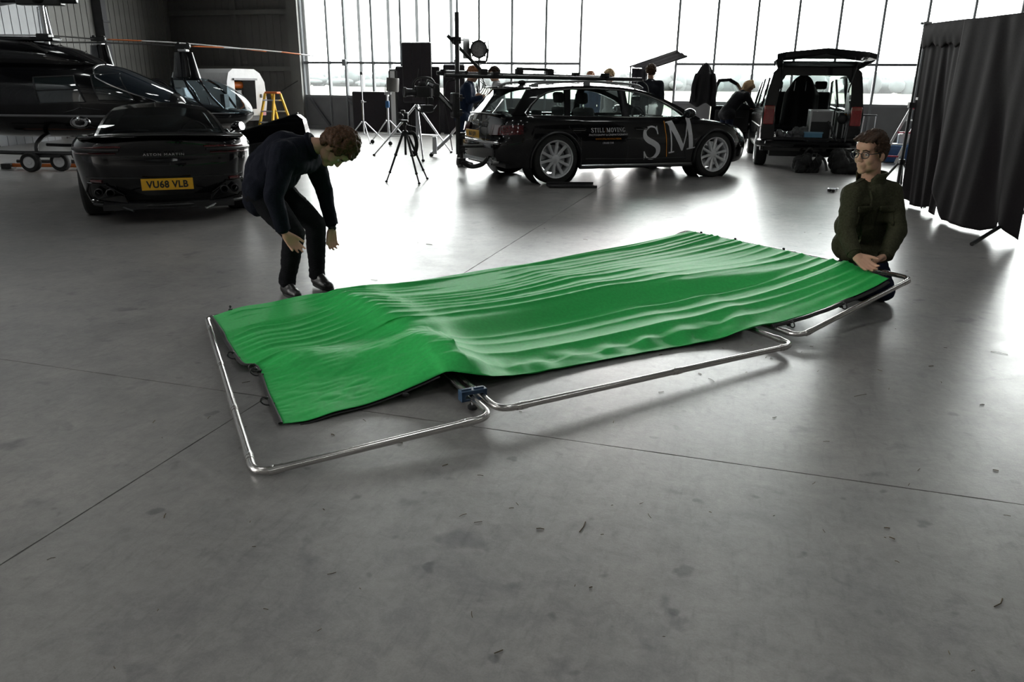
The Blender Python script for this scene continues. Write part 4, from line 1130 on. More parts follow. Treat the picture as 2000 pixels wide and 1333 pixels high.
# raised tailgate: frame, window, inner trim
tg = bpy.data.objects.new('tailgate', None); COL.objects.link(tg); tg.parent = vn
tg.location = (-.90, 0, 1.90); tg.rotation_euler = (0, R_(9), 0)
o_ = [(0, -.74), (-.15, -.80), (-.70, -.87), (-1.05, -.84), (-1.14, -.70), (-1.17, 0), (-1.14, .70), (-1.05, .84), (-.70, .87), (-.15, .80), (0, .74)]
i_ = [(-.14, -.64), (-.50, -.72), (-.55, -.66), (-.57, 0), (-.55, .66), (-.50, .72), (-.14, .64)]
tri = tessellate_polygon([[Vector((x, y, 0)) for x, y in o_], [Vector((x, y, 0)) for x, y in i_]])
al = o_ + i_
def crown_z(x, y): return .10*(1-(y/.87)**2) + .05*(1-((x+.55)/.6)**2)
mb = MB().add([(x, y, crown_z(x, y)) for x, y in al], tri).add([(x, y, crown_z(x, y)-.09) for x, y in al], tri)
for lp in (o_, i_):
    for i in range(len(lp)):
        a_, b_ = lp[i], lp[(i+1) % len(lp)]
        za, zb_ = crown_z(*a_), crown_z(*b_)
        mb.add([(*a_, za), (*b_, zb_), (*b_, zb_-.09), (*a_, za-.09)], [(0, 1, 2, 3)])
mb.build('tailgate_frame', M['paint'], tg, smooth=False, normals=True)
MB().add([(x, y, crown_z(x, y)-.02) for x, y in i_], tessellate_polygon([[Vector((x, y, 0)) for x, y in i_]])).build('rear_window', M['car_glass'], tg, smooth=False)
MB().box((-.85, 0, .03), (.45, 1.3, .03)).build('inner_trim', M['interior'], tg, bevel=.01)
for sg in (1, -1): MB().tube([(-.02, sg*.6, .05), (.02, sg*.6, .01)], .02, 8).build('hinge', M['black_metal'], tg)
# open front door (passenger side) with its window frame
fd = bpy.data.objects.new('front_door', None); COL.objects.link(fd); fd.parent = vn
fd.location = (2.95, .93, 0); fd.rotation_euler = (0, 0, -R_(74))
do = [(0, .34), (-1.0, .34), (-1.03, .7), (-1.02, 1.08), (-.98, 1.55), (-.92, 1.70), (-.62, 1.72), (-.42, 1.62), (-.12, 1.25), (0, 1.05)]
di = [(-.94, 1.10), (-.91, 1.52), (-.86, 1.63), (-.64, 1.65), (-.46, 1.56), (-.20, 1.25), (-.10, 1.10)]
tri = tessellate_polygon([[Vector((x, z, 0)) for x, z in do], [Vector((x, z, 0)) for x, z in di]])
al = do + di
mb = MB().add([(x, .04 - .10*max(0, z-1.05)*.6, z) for x, z in al], tri).add([(x, -.04 - .10*max(0, z-1.05)*.6, z) for x, z in al], tri)
for lp in (do, di):
    for i in range(len(lp)):
        (xa, za), (xb, zb_) = lp[i], lp[(i+1) % len(lp)]
        ya, yb = -.06*max(0, za-1.05), -.06*max(0, zb_-1.05)
        mb.add([(xa, .04+ya, za), (xb, .04+yb, zb_), (xb, -.04+yb, zb_), (xa, -.04+ya, za)], [(0, 1, 2, 3)])
mb.build('door_frame', M['paint'], fd, smooth=False, normals=True)
MB().add([(x, -.06*max(0, z-1.05), z) for x, z in di], tessellate_polygon([[Vector((x, z, 0)) for x, z in di]])).build('door_glass', M['car_glass'], fd, smooth=False)
MB().box((-.5, -.07, .75), (.85, .06, .5)).box((-.5, -.11, .85), (.6, .06, .06)).build('door_card', M['interior'], fd, bevel=.02)
mm = MB().ell((-.10, .18, 1.20), (.06, .11, .15), 14, 10).build('mirror', M['black_plastic'], fd, angle=80)
MB().box((-.165, .18, 1.20), (.006, .16, .22)).build('mirror_glass', M['mirror'], mm, bevel=.002)
# inside: front seats, bulkhead rail, grey panel behind the right rear pillar
seat(vn, 2.35, .48, .72, M['interior'], 1.0); seat(vn, 2.35, -.48, .72, M['interior'], 1.0)
MB().box((2.95, 0, 1.0), (.5, 1.6, .3)).build('dashboard', M['interior'], vn, bevel=.05)
MB().box((-.62, -.70, 1.22), (.5, .05, .85)).build('side_trim', M['grey'], vn, bevel=.06)
# ------------------------------------------------------------------ people
WORK = bpy.data.scenes.new('work')
def V(*a): return Vector(a)
class Blob:
    """Union of round cones and ellipsoids, remeshed into one continuous skin."""
    def __init__(s): s.m = MB()
    def cap(s, a, b, ra, rb=None, n=14):
        rb = ra if rb is None else rb; a = Vector(a); b = Vector(b); d = b-a; L = max(d.length, 1e-6); d = d/L
        pts = []; rs = []
        for k in range(6):
            t = math.pi/2*k/5.; pts.append(a - d*ra*math.cos(t)); rs.append(max(ra*math.sin(t), .0008))
        for k in range(6):
            t = math.pi/2*k/5.; pts.append(b + d*rb*math.sin(t)); rs.append(max(rb*math.cos(t), .0008))
        s.m.tube(pts, rs, n); return s
    def chain(s, pts, rs):
        for i in range(len(pts)-1): s.cap(pts[i], pts[i+1], rs[i], rs[i+1])
        return s
    def ell(s, c, r, rot=None): s.m.ell(c, r, 18, 12, rot); return s
    def box(s, c, d, rot=None): s.m.box(c, d, rot); return s
    def done(s, name, m, parent, voxel=.008, smooth=6, wrinkle=None, factor=.5):
        o = s.m.build(name, m, parent)
        rm = o.modifiers.new('r', 'REMESH'); rm.mode = 'VOXEL'; rm.voxel_size = voxel
        if smooth:
            sm_ = o.modifiers.new('s', 'SMOOTH'); sm_.iterations = smooth; sm_.factor = factor
        pr_ = o.parent; o.parent = None; COL.objects.unlink(o); WORK.collection.objects.link(o)
        
        with bpy.context.temp_override(scene=WORK, view_layer=WORK.view_layers[0]):
            dg = bpy.context.evaluated_depsgraph_get()
        me = bpy.data.meshes.new_from_object(o.evaluated_get(dg)); me.name = name
        WORK.collection.objects.unlink(o); COL.objects.link(o); o.parent = pr_
        o.modifiers.clear(); old = o.data; o.data = me; bpy.data.meshes.remove(old)
        me.materials.clear(); me.materials.append(m)
        if wrinkle:
            amp, fr = wrinkle
            out = []
            for p, nn in [(v.co.copy(), v.normal.copy()) for v in me.vertices]:
                q = noise.noise(Vector((p.x*fr[0], p.y*fr[1], p.z*fr[2])))
                q2 = noise.noise(Vector((p.x*fr[0]*2.3 + 7, p.y*fr[1]*2.3, p.z*fr[2]*2.0)))
                out += (p + nn*amp*((1-2*abs(q)) + .5*(1-2*abs(q2)) - .5))[:]
            me.vertices.foreach_set('co', out)
        me.polygons.foreach_set('use_smooth', [True]*len(me.polygons)); me.update()
        return o
def basis(f, u):
    """columns: forward, left, up"""
    f = Vector(f).normalized(); u = Vector(u); l = u.cross(f).normalized(); u = f.cross(l)
    return Matrix((f, l, u)).transposed()
def hand(B, W, X, T, s=1.0, curl=(20, 25, 28, 32), spread=1.0, thumb=25, z_sign=None):
    """W wrist, X along the hand, T towards the thumb; fingers curl towards X x T (times z_sign)"""
    X = Vector(X).normalized(); T = Vector(T); T = (T - X*T.dot(X)).normalized()
    Z = X.cross(T)*(z_sign or 1)
    W = Vector(W)
    kn = [W + X*.088*s + T*.030*s, W + X*.092*s + T*.010*s, W + X*.088*s - T*.010*s, W + X*.078*s - T*.028*s]
    for k, p in enumerate(kn): B.cap(W + X*.012*s + T*(.016 - .011*k)*s, p, .017*s, .0115*s)
    B.cap(W - X*.02*s, W + X*.02*s, .023*s, .024*s)
    ln = (.072, .080, .074, .058)
    for k, p in enumerate(kn):
        a = 0; q = p; d0 = (X + T*(.10 - .075*k)*spread).normalized()
        for j, fr_ in enumerate((.46, .31, .23)):
            a += R_(curl[k]*(.8 if j == 0 else 1.0))
            d = d0*math.cos(a) + Z*math.sin(a)
            e = q + d*ln[k]*fr_*s
            B.cap(q, e, (.0100 - .0010*j)*s, (.0094 - .0011*j)*s, 10); q = e
    tb = W + X*.026*s + T*.024*s
    d = (X*math.cos(R_(thumb)) + T*math.sin(R_(thumb)) + Z*.25).normalized()
    m1 = tb + d*.040*s; B.cap(tb, m1, .0155*s, .0115*s)
    d2 = (d + X*.35 + Z*.15).normalized(); m2 = m1 + d2*.030*s; B.cap(m1, m2, .0112*s, .0100*s); B.cap(m2, m2 + (d2 + X*.3).normalized()*.024*s, .0098*s, .0080*s)
def head(B, C, Mx, s=1.0):
    """head shapes into blob B. C centre, Mx basis (forward, left, up)"""
    C = Vector(C)
    P = lambda x, y, z: C + Mx @ Vector((x, y, z))*s
    E = lambda c, r: B.ell(P(*c), tuple(q*s for q in r), Mx)
    E((-.018, 0, .030), (.098, .077, .084)); E((.040, 0, -.010), (.050, .062, .082)); E((.028, 0, -.072), (.052, .054, .044))
    E((.066, 0, -.100), (.026, .028, .022)); E((.080, 0, .028), (.014, .052, .013)); E((.055, 0, .055), (.045, .062, .045))
    for q in (1, -1):
        E((.055, q*.038, -.030), (.028, .026, .034)); E((-.012, q*.078, -.012), (.022, .011, .034)); E((.012, q*.046, -.062), (.046, .016, .040))
        E((.098, q*.011, -.034), (.011, .009, .008))
    B.cap(P(.088, 0, .018), P(.108, 0, -.028), .0085*s, .0125*s)
    E((.078, 0, -.066), (.018, .030, .030)); E((.095, 0, -.060), (.007, .022, .0055)); E((.093, 0, -.072), (.007, .019, .006))
    return P
def eyes(parent, P, Mx, s, lid=.6):
    for q in (1, -1):
        MB().ell(P(.077, q*.033, .006), (.0125*s,)*3, 12, 8, Mx).build('eye', M['eye'], parent)
        MB().ell(P(.0875, q*.034, .005), (.003*s, .0055*s, .0055*s), 10, 6, Mx).build('iris', M['hair_dark'], parent)
        MB().tube([P(.080, q*.048, .012), P(.092, q*.034, .017), P(.088, q*.018, .013)], .0035*s, 6).build('eyelid', M['skin'], parent)
        MB().tube([P(.082, q*.055, .024), P(.097, q*.036, .034), P(.096, q*.014, .028)], .0042*s, 6).build('eyebrow', M['hair_dark'], parent)
M['eye'] = mat('eye_white', (.70, .68, .66), .2, noise_amt=.03)
def hair(parent, C, Mx, m, s=1.0, curl=.016, top=.028, seed=1, low=-.05, n=420, fringe=.02, side=.012):
    """cap of overlapping locks: every lock is a small lump, joined and remeshed"""
    B = Blob(); r3 = random.Random(seed); C = Vector(C)
    P = lambda x, y, z: C + Mx @ Vector((x, y, z))*s
    B.ell(P(-.026, 0, .040), (.094*s, (.076+side*.6)*s, (.078+top*.35)*s), Mx)
    k = 0
    while k < n:
        d = Vector((r3.gauss(0, 1), r3.gauss(0, 1), r3.gauss(0, 1))).normalized()
        j_ = 1 + .10*r3.random()*(1 if top > .035 else .3); x, y, z = -.018 + .104*d.x*j_, (.078+side)*d.y*j_, .032 + (.086+top)*d.z*j_
        if z < low: continue
        if x > .045 and z < .075: continue         # keep the face clear
        if x > -.012 and z < .02: continue           # ears and temples
        if z < .0 and x > -.045: continue
        g = max(0, z/.1)
        rr = curl*(.55 + .6*r3.random())
        B.ell(P(x, y, z), (rr*s*(1.2), rr*s*1.0, rr*s*.8), (r3.random()*3, r3.random()*3, r3.random()*3)); k += 1
    for k in range(16):
        y = -.055 + .11*k/15
        B.cap(P(.02, y, .105 + top*.5), P(.080 + fringe*(.5 + .8*r3.random()), y + .01*r3.uniform(-1, 1), .078 + .012*r3.random() + top*.2), .014*s, .008*s)
    for q in (1, -1): B.cap(P(.012, q*.078, .04), P(.010, q*.077, -.015), .010*s, .005*s)
    return B.done('hair', m, parent, .0050*s, 1, (.0022, (90, 90, 90)), factor=.25)

def cloth_mat(name, col, rough, **k):
    return mat(name, col, rough, spec=.08, **{q: v for q, v in k.items() if q != 'sheen'})
M['shirt_navy'] = cloth_mat('navy_black_jacket', (.009, .010, .016), .9, noise_amt=.25, noise_scale=120, bump=.25, sheen=.02)
M['jeans'] = cloth_mat('charcoal_jeans', (.010, .010, .012), .9, noise_amt=.3, noise_scale=160, bump=.2)
M['jeans_blue'] = cloth_mat('dark_blue_jeans', (.012, .016, .032), .9, noise_amt=.3, noise_scale=160, bump=.2)
M['olive'] = cloth_mat('olive_field_jacket', (.040, .040, .024), .85, noise_amt=.25, noise_scale=90, bump=.3)
M['leather'] = mat('black_leather', (.010, .009, .009), .38, noise_amt=.2, noise_scale=60, bump=.2)
M['maroon'] = cloth_mat('maroon_tshirt', (.05, .008, .012), .9, noise_amt=.2, noise_scale=80)

def shoe(parent, heel, toe, m, s=1.0, up=(0, 0, 1)):
    h = Vector(heel); t = Vector(toe); d = t-h; L = d.length; d.normalize(); u = Vector(up); l = u.cross(d).normalized(); u = d.cross(l)
    B = Blob()
    B.cap(h + d*.035 + u*.045, h + d*L*.55 + u*.042, .040*s, .040*s); B.cap(h + d*L*.5 + u*.038, t - d*.035 + u*.030, .041*s, .032*s)
    B.cap(h + d*.045 + u*.04, h + d*.05 + u*.10, .040*s, .043*s); B.cap(h + d*.06 + u*.09, h + d*L*.6 + u*.05, .034*s, .030*s)
    o = B.done('shoe', m, parent, .007, 3)
    sole = MB()
    for k in range(1):
        out = []
        for i in range(24):
            a = 2*math.pi*i/24; x = L/2 + (L/2+.004)*math.cos(a); w = (.040 + .008*math.cos(a))*math.sin(a)*s
            out.append(h + d*x + l*w)
        sole.add([tuple(p + u*.002) for p in out] + [tuple(p + u*.020) for p in out], [tuple(range(23, -1, -1)), tuple(range(24, 48))] + [(i, (i+1) % 24, 24+(i+1) % 24, 24+i) for i in range(24)])
    sole.build('sole', M['rubber'], o, smooth=False)
    lc = MB()
    for i in range(4):
        c = h + d*(L*(.36 + .085*i)) + u*(.098 - .011*i)
        lc.tube([c - l*.026, c + u*.006, c + l*.026], .0035, 5)
    for i in range(0): pass
    lc.tube([h + d*(L*.36) + u*.10, h + d*(L*.62) + u*.073], .0035, 5).build('laces', M['black_plastic'], o)
    return o

# ---- man bending over the sheet
mA = thing('person', 'man in dark jacket and jeans bending over the far edge of the green sheet', 'person', (-1.45, 5.2, 0))
O_ = Vector((-1.45, 5.2, 0))
def A_(x, y, z): return Vector((x, y, z)) - O_
hipN, hipF = A_(-1.70, 5.15, .70), A_(-1.66, 5.35, .70)
kneeN, kneeF = A_(-1.475, 5.09, .435), A_(-1.385, 5.31, .465)
ankN, ankF = A_(-1.555, 5.12, .10), A_(-1.405, 5.34, .10)
shN, shF = A_(-1.475, 5.01, .965), A_(-1.395, 5.38, .935)
elN, elF = A_(-1.545, 4.94, .705), A_(-1.338, 5.44, .68)
wrN, wrF = A_(-1.505, 4.96, .475), A_(-1.293, 5.40, .435)
pel = A_(-1.69, 5.25, .73); wst = A_(-1.64, 5.25, .86); chs = A_(-1.50, 5.22, .97); nek = A_(-1.36, 5.20, 1.005)
headC = A_(-1.185, 5.20, .985)
MxA = basis((.30, -.10, -.95), (.93, -.05, .36))
B = Blob()
P = head(B, headC, MxA, .98)
B.cap(nek, P(-.035, 0, -.05), .056, .054)
B.chain([pel, wst, chs + Vector((0, 0, -.03)), nek], [.09, .09, .09, .055])
for s_, e_, w_ in ((shN, elN, wrN), (shF, elF, wrF)): B.chain([s_, e_, w_], [.046, .037, .0255])
for h_, k_, a_ in ((hipN, kneeN, ankN), (hipF, kneeF, ankF)): B.chain([h_, k_, a_], [.075, .052, .036])
dN = (A_(-1.405, 4.97, .325) - wrN); dF = (A_(-1.292, 5.37, .235) - wrF)
hand(B, wrN + dN.normalized()*.02, dN, (.55, .35, .45), .98, (16, 20, 24, 30), 1.5, 30, 1)
hand(B, wrF + dF.normalized()*.02, dF, (-.75, -.6, .0), .98, (24, 26, 28, 30), 1.0, 22, -1)
B.done('body', M['skin'], mA, .0052, 4)
eyes(mA, P, MxA, .98)
hair(mA, headC, MxA, M['hair_brown'], 1.0, .015, .040, 4, low=-.06, n=760, fringe=.006, side=.020)
# jacket: rounded back, hanging hem, sleeves
B = Blob()
B.chain([A_(-1.705, 5.25, .70), A_(-1.665, 5.25, .84), A_(-1.53, 5.22, .955), A_(-1.385, 5.20, .985)], [.140, .145, .142, .085])
B.cap(A_(-1.69, 5.15, .72), A_(-1.66, 5.36, .72), .125, .12); B.cap(A_(-1.50, 5.08, .93), A_(-1.43, 5.33, .92), .125, .115)
B.cap(A_(-1.61, 5.18, .83), A_(-1.60, 5.32, .83), .15, .14); B.cap(A_(-1.715, 5.16, .64), A_(-1.68, 5.36, .64), .105, .10)
B.chain([shN, elN, wrN + (elN-wrN)*.12], [.088, .064, .047]); B.chain([shF, elF, wrF + (elF-wrF)*.12], [.082, .060, .045])
B.cap(A_(-1.44, 5.10, .90), A_(-1.405, 5.28, .88), .07, .07); B.cap(A_(-1.47, 5.06, .985), A_(-1.40, 5.17, 1.0), .075, .06); B.cap(A_(-1.42, 5.34, .965), A_(-1.39, 5.23, 1.0), .07, .06)
jk = B.done('jacket', M['shirt_navy'], mA, .008, 7, (.0045, (14, 14, 9)))
# collar and cuffs
col = [nek + (P(-.035, 0, -.05) - nek)*.15 + (MxA @ Vector((math.cos(t)*.072, math.sin(t)*.070, 0))) for t in [2*math.pi*i/20 for i in range(20)]]
MB().tube(col, .020, 8, closed=True).build('collar', M['shirt_navy'], mA, angle=80)
for e_, w_ in ((elN, wrN), (elF, wrF)):
    d = (w_-e_).normalized(); p = w_ - d*.028
    MB().tube([p - d*.02, p + d*.02], [.050, .049], 16, caps=True).build('cuff', M['shirt_navy'], mA)
d = (wrF-elF).normalized()
wt = MB().tube([wrF + d*.002, wrF + d*.022], [.0295, .0285], 16).build('wrist_watch', M['black_plastic'], mA)
MB().ell(wrF + d*.012 + Vector((.024, -.012, 0)), (.010, .016, .016), 12, 8).build('watch_case', M['black_metal'], wt)
B = Blob()
B.cap(hipN, hipF, .115, .11)
for h_, k_, a_ in ((hipN, kneeN, ankN), (hipF, kneeF, ankF)):
    B.chain([h_, h_.lerp(k_, .5), k_, k_.lerp(a_, .45), a_ + Vector((0, 0, .0))], [.108, .094, .072, .066, .052])
    B.cap(a_ + Vector((0, 0, .03)), a_ + Vector((.0, 0, .0)), .056, .060)
B.done('trousers', M['jeans'], mA, .008, 6, (.004, (9, 9, 22)))
shoe(mA, A_(-1.60, 5.16, 0), A_(-1.445, 5.00, 0), M['leather'])
shoe(mA, A_(-1.445, 5.37, .012), A_(-1.275, 5.225, 0), M['leather'], up=(.03, 0, 1))

# ---- man kneeling at the raised corner
mB = thing('person', 'man in olive jacket and glasses kneeling at the raised end of the green sheet', 'person', (2.5, 5.25, 0))
O_ = Vector((2.5, 5.25, 0))
shR, shL = A_(2.270, 5.17, .735), A_(2.565, 5.25, .738)
elR, elL = A_(2.225, 5.08, .50), A_(2.590, 5.13, .495)
wrR, wrL = A_(2.243, 4.945, .375), A_(2.470, 4.99, .350)
hpR, hpL = A_(2.44, 5.42, .30), A_(2.56, 5.44, .30)
knR, knL = A_(2.445, 5.17, .075), A_(2.575, 5.14, .075)
akR, akL = A_(2.45, 5.58, .07), A_(2.58, 5.60, .07)
nk = A_(2.405, 5.23, .815)
hC = A_(2.345, 5.165, 1.000)
MxB = basis((-.86, -.50, -.08), (-.03, -.05, 1))
B = Blob()
P = head(B, hC, MxB, 1.03)
B.cap(nk + Vector((0, 0, -.05)), P(-.030, 0, -.055), .064, .056)
B.chain([A_(2.48, 5.46, .36), A_(2.44, 5.33, .55), A_(2.42, 5.24, .70), nk], [.09, .10, .10, .055])
for s_, e_, w_ in ((shR, elR, wrR), (shL, elL, wrL)): B.chain([s_, e_, w_], [.046, .038, .027])
for h_, k_, a_ in ((hpR, knR, akR), (hpL, knL, akL)): B.chain([h_, k_, a_], [.08, .055, .038])
dR = A_(2.325, 4.845, .292) - wrR; dL = A_(2.345, 4.93, .318) - wrL
hand(B, wrR + dR.normalized()*.018, dR, (.80, -.10, .35), 1.06, (20, 20, 22, 26), .8, 34, 1)
hand(B, wrL + dL.normalized()*.018, dL, (-.15, -.75, .55), 1.04, (38, 42, 44, 44), .6, 22, -1)
B.done('body', M['skin'], mB, .0048, 6)
eyes(mB, P, MxB, 1.03)
hair(mB, hC, MxB, M['hair_dark'], 1.03, .010, .026, 9, low=-.055, n=620, fringe=.012, side=.003)
# spectacles: two rims, bridge, temples, lenses
gl = MB()
for q in (1, -1):
    c = Vector((.103, q*.034, .004))
    ring = [P(c.x - .010*abs(math.cos(t))*(1 if math.cos(t)*q > 0 else 0), c.y + .025*math.cos(t), c.z + (.019 if math.sin(t) > 0 else .021)*math.sin(t)) for t in [2*math.pi*i/20 for i in range(20)]]
    gl.tube(ring, .0028, 6, closed=True)
    gl.tube([P(.094, q*.058, .012), P(.085, q*.072, .012), P(.0, q*.083, .012), P(-.02, q*.083, .0)], .0028, 6)
gl.tube([P(.104, .010, .008), P(.108, 0, .012), P(.104, -.010, .008)], .0026, 6)
go_ = gl.build('spectacles', M['black_plastic'], mB)
for q in (1, -1):
    MB().fan([P(.102, q*.034 + .023*math.cos(t), .004 + .018*math.sin(t)) for t in [2*math.pi*i/16 for i in range(16)]]).build('lens', M['lens_clear'], go_, smooth=False)
# field jacket
B = Blob()
B.chain([A_(2.47, 5.38, .36), A_(2.44, 5.32, .52), A_(2.425, 5.25, .66), A_(2.41, 5.22, .735)], [.145, .145, .135, .105])
B.cap(A_(2.37, 5.33, .36), A_(2.55, 5.36, .36), .115, .115); B.cap(A_(2.36, 5.28, .50), A_(2.51, 5.31, .50), .125, .125)
B.cap(A_(2.325, 5.20, .68), A_(2.515, 5.26, .68), .100, .10); B.cap(shR + Vector((.01, 0, .0)), shL + Vector((-.01, 0, .0)), .066, .066)
B.cap(shR + Vector((.02, 0, .015)), A_(2.365, 5.215, .80), .058, .046); B.cap(shL + Vector((-.02, 0, .015)), A_(2.445, 5.235, .80), .058, .046)
B.chain([shR, elR, wrR + (elR-wrR)*.10], [.072, .060, .047]); B.chain([shL, elL, wrL + (elL-wrL)*.10], [.072, .062, .047])
B.cap(A_(2.38, 5.27, .32), A_(2.56, 5.29, .31), .085, .085)
B.done('jacket', M['olive'], mB, .008, 6, (.0055, (13, 13, 10)))
# stand collar, placket, pockets, shoulder straps, T-shirt
cl = []
for i in range(15):
    t = R_(35) + R_(290)*i/14
    f = MxB @ Vector((math.cos(t)*.078, math.sin(t)*.080, 0))
    cl.append(nk + f + Vector((0, 0, .015 - .03*(1 if i in (0, 14) else 0))))
g = [[p + (p-nk).normalized()*.004*k + Vector((0, 0, -.055 + .033*k)) for k in range(4)] for p in cl]
co = MB().grid(g).build('collar', M['olive'], mB, angle=60); co.modifiers.new('t', 'SOLIDIFY').thickness = .008
B = Blob(); B.ell(nk + Vector((-.018, -.045, -.055)), (.055, .045, .06)); B.done('t_shirt', M['maroon'], mB, .008, 3)
def on_front(x, z, y0=4.6, off=.006):
    """point on the jacket front found by walking towards it from the camera side"""
    hit = jb.ray_cast(Vector((x, y0, z)) - O_, Vector((0, 1, 0)))
    return hit[1] + Vector((0, -off, 0)) if hit[0] else A_(x, 5.1, z)
jb = [c for c in mB.children if c.name.startswith('jacket')][0]
bpy.context.view_layer.update()
MB().tube([on_front(2.365 + .01*math.sin(k), .76 - .42*k/9, off=.002) for k in range(10)], .016, 8, flat=.4).build('placket', M['olive'], mB)
for x0 in (2.285, 2.445):
    pk = MB().grid([[on_front(x0 + .095*i/5, .655 - .12*j/5, off=.010) for j in range(6)] for i in range(6)]).build('chest_pocket', M['olive'], mB, angle=60)
    pk.modifiers.new('t', 'SOLIDIFY').thickness = .012
    fl_ = MB().grid([[on_front(x0 - .004 + .103*i/5, .665 - (.038 + .010*math.sin(math.pi*i/5))*j/3, off=.018) for j in range(4)] for i in range(6)]).build('pocket_flap', M['olive'], pk, angle=60)
    fl_.modifiers.new('t', 'SOLIDIFY').thickness = .008
for a_, b_ in ((A_(2.36, 5.205, .842), shR + Vector((-.005, -.01, .068))), (A_(2.45, 5.235, .842), shL + Vector((.005, -.005, .068)))):
    MB().bar(a_, b_, .035, .008).build('shoulder_strap', M['olive'], mB, bevel=.003)
for e_, w_ in ((elR, wrR), (elL, wrL)):
    d = (w_-e_).normalized(); p = w_ - d*.022
    MB().tube([p - d*.02, p + d*.02], [.050, .050], 16).build('cuff', M['olive'], mB)
B = Blob()
for h_, k_, a_ in ((hpR, knR, akR), (hpL, knL, akL)):
    B.chain([h_, h_.lerp(k_, .5), k_], [.10, .09, .074]); B.chain([k_ + Vector((0, 0, -.004)), k_.lerp(a_, .5), a_], [.07, .066, .055])
B.cap(hpR, hpL, .10, .10)
B.done('trousers', M['jeans_blue'], mB, .009, 6, (.004, (10, 10, 14)))
for a_ in (akR, akL):
    shoe(mB, a_ + Vector((0, .03, .10)), a_ + Vector((0, .10, -.055)), M['leather'], 1.0, up=(0, -1, .3))

# ---- people further back
def standing(label, x, y, face, h=1.76, top='navy', legs='black', hairm='hair_dark', lean=0.0, bend=None, arms='down', seed=1, extra=None):
    """full figure: face = heading in degrees; lean = forward tilt of the trunk in degrees"""
    s = h/1.78
    r = thing('person', label, 'person', (x, y, 0), R_(face - 90), 'crew standing around the cars')
    pelv = V(0, 0, .93*s)
    up = Vector((0, math.sin(R_(lean)), math.cos(R_(lean))))
    fw = Vector((0, math.cos(R_(lean)), -math.sin(R_(lean))))
    chest = pelv + up*.40*s; neck = pelv + up*.56*s; hc = neck + (up*.165 + fw*.03)*s
    fdir = (fw*.9 + Vector((0, .3, -.25 if lean else 0))).normalized()
    Mx = basis(fdir, up)
    B = Blob(); P = head(B, hc, Mx, s)
    B.cap(neck - up*.03, P(-.03, 0, -.05), .058*s, .054*s); B.chain([pelv, chest, neck], [.11*s, .12*s, .06*s])
    J = {}
    for q in (1, -1):
        sh = neck - up*.06*s + V(q*.185*s, 0, 0)
        if arms == 'front': el = sh - up*.25*s + V(q*.03, .10, 0); wr = el + V(-q*.10, .21, .06)*s
        elif arms == 'reach': el = sh + V(q*.02, .16, -.22)*s; wr = el + V(-q*.03, .22, -.06)*s
        else: el = sh + V(q*.045, -.02, -.29)*s; wr = el + V(-q*.01, .05, -.26)*s
        hp = pelv + V(q*.095*s, 0, -.02); kn = V(q*.10*s, .03, .50*s); an = V(q*.11*s, -.02, .085)
        J[q] = (sh, el, wr, hp, kn, an)
        B.chain([sh, el, wr], [.05*s, .038*s, .027*s]); B.chain([hp, kn, an], [.08*s, .055*s, .04*s])
        hand(B, wr + (wr-el).normalized()*.02, wr-el, (-q*.3, 1, 0), s, (22, 24, 26, 28), 1, 20, 1 if q > 0 else -1)
    B.done('body', M['skin'], r, .009, 3)
    hair(r, hc, Mx, M[hairm], 1.03*s, .014, .016, seed, n=240, fringe=.012)
    B = Blob()
    B.chain([pelv + up*.02, pelv + up*.22*s, chest, neck - up*.03*s], [.155*s, .15*s, .155*s, .09*s]); B.cap(J[1][0], J[-1][0], .075*s, .075*s)
    B.cap(pelv + V(.08, 0, -.05), pelv + V(-.08, 0, -.05), .145*s, .145*s); B.cap(chest + V(.08, 0, 0), chest + V(-.08, 0, 0), .125*s, .125*s)
    for q in (1, -1):
        sh, el, wr, hp, kn, an = J[q]; B.chain([sh, el, wr + (el-wr)*.08], [.075*s, .06*s, .045*s])
    B.done('jacket', M[top], r, .013, 4, (.004, (10, 10, 8)))
    cb = [neck + (Mx @ Vector((math.cos(t)*.065*s, math.sin(t)*.065*s, 0))) for t in [2*math.pi*i/14 for i in range(14)]]
    MB().tube(cb, .018, 8, closed=True).build('collar', M['white'] if top in ('suit', 'navy') else M[top], r)
    B = Blob()
    for q in (1, -1):
        sh, el, wr, hp, kn, an = J[q]; B.chain([hp, kn, an], [.105*s, .078*s, .06*s])
    B.cap(J[1][3], J[-1][3], .11*s, .11*s)
    B.done('trousers', M[legs], r, .013, 4)
    for q in (1, -1):
        an = J[q][5]; shoe(r, V(an.x, an.y - .06, 0), V(an.x + q*.02, an.y + .20, 0), M['leather'])
    return r, P, Mx, s
M['navy'] = cloth_mat('navy_suit_cloth', (.018, .028, .055), .8, noise_amt=.2, noise_scale=80)
M['suit'] = cloth_mat('charcoal_suit_cloth', (.022, .024, .030), .8, noise_amt=.2, noise_scale=80)
M['denim'] = cloth_mat('mid_blue_denim', (.05, .08, .15), .85, noise_amt=.25, noise_scale=90)
M['greyshirt'] = mat('pale_grey_shirt', (.45, .45, .46), .85, noise_amt=.1, noise_scale=60)
M['blacktrs'] = cloth_mat('black_trousers', (.014, .014, .016), .85, noise_amt=.2, noise_scale=80)
M['hair_ginger'] = mat('ginger_hair', (.30, .11, .04), .55, noise_amt=.5, noise_scale=100, bump=.6)
M['hair_blond'] = mat('blond_hair', (.45, .30, .14), .55, noise_amt=.4, noise_scale=100, bump=.6)
M['fur'] = mat('tan_fur', (.34, .23, .12), .95, noise_amt=.6, noise_scale=120, bump=1.)
standing('man in navy suit looking down beside the lamp stand', -.93, 14.1, -5, 1.72, 'navy', 'navy', 'hair_ginger', 14, arms='front', seed=3)
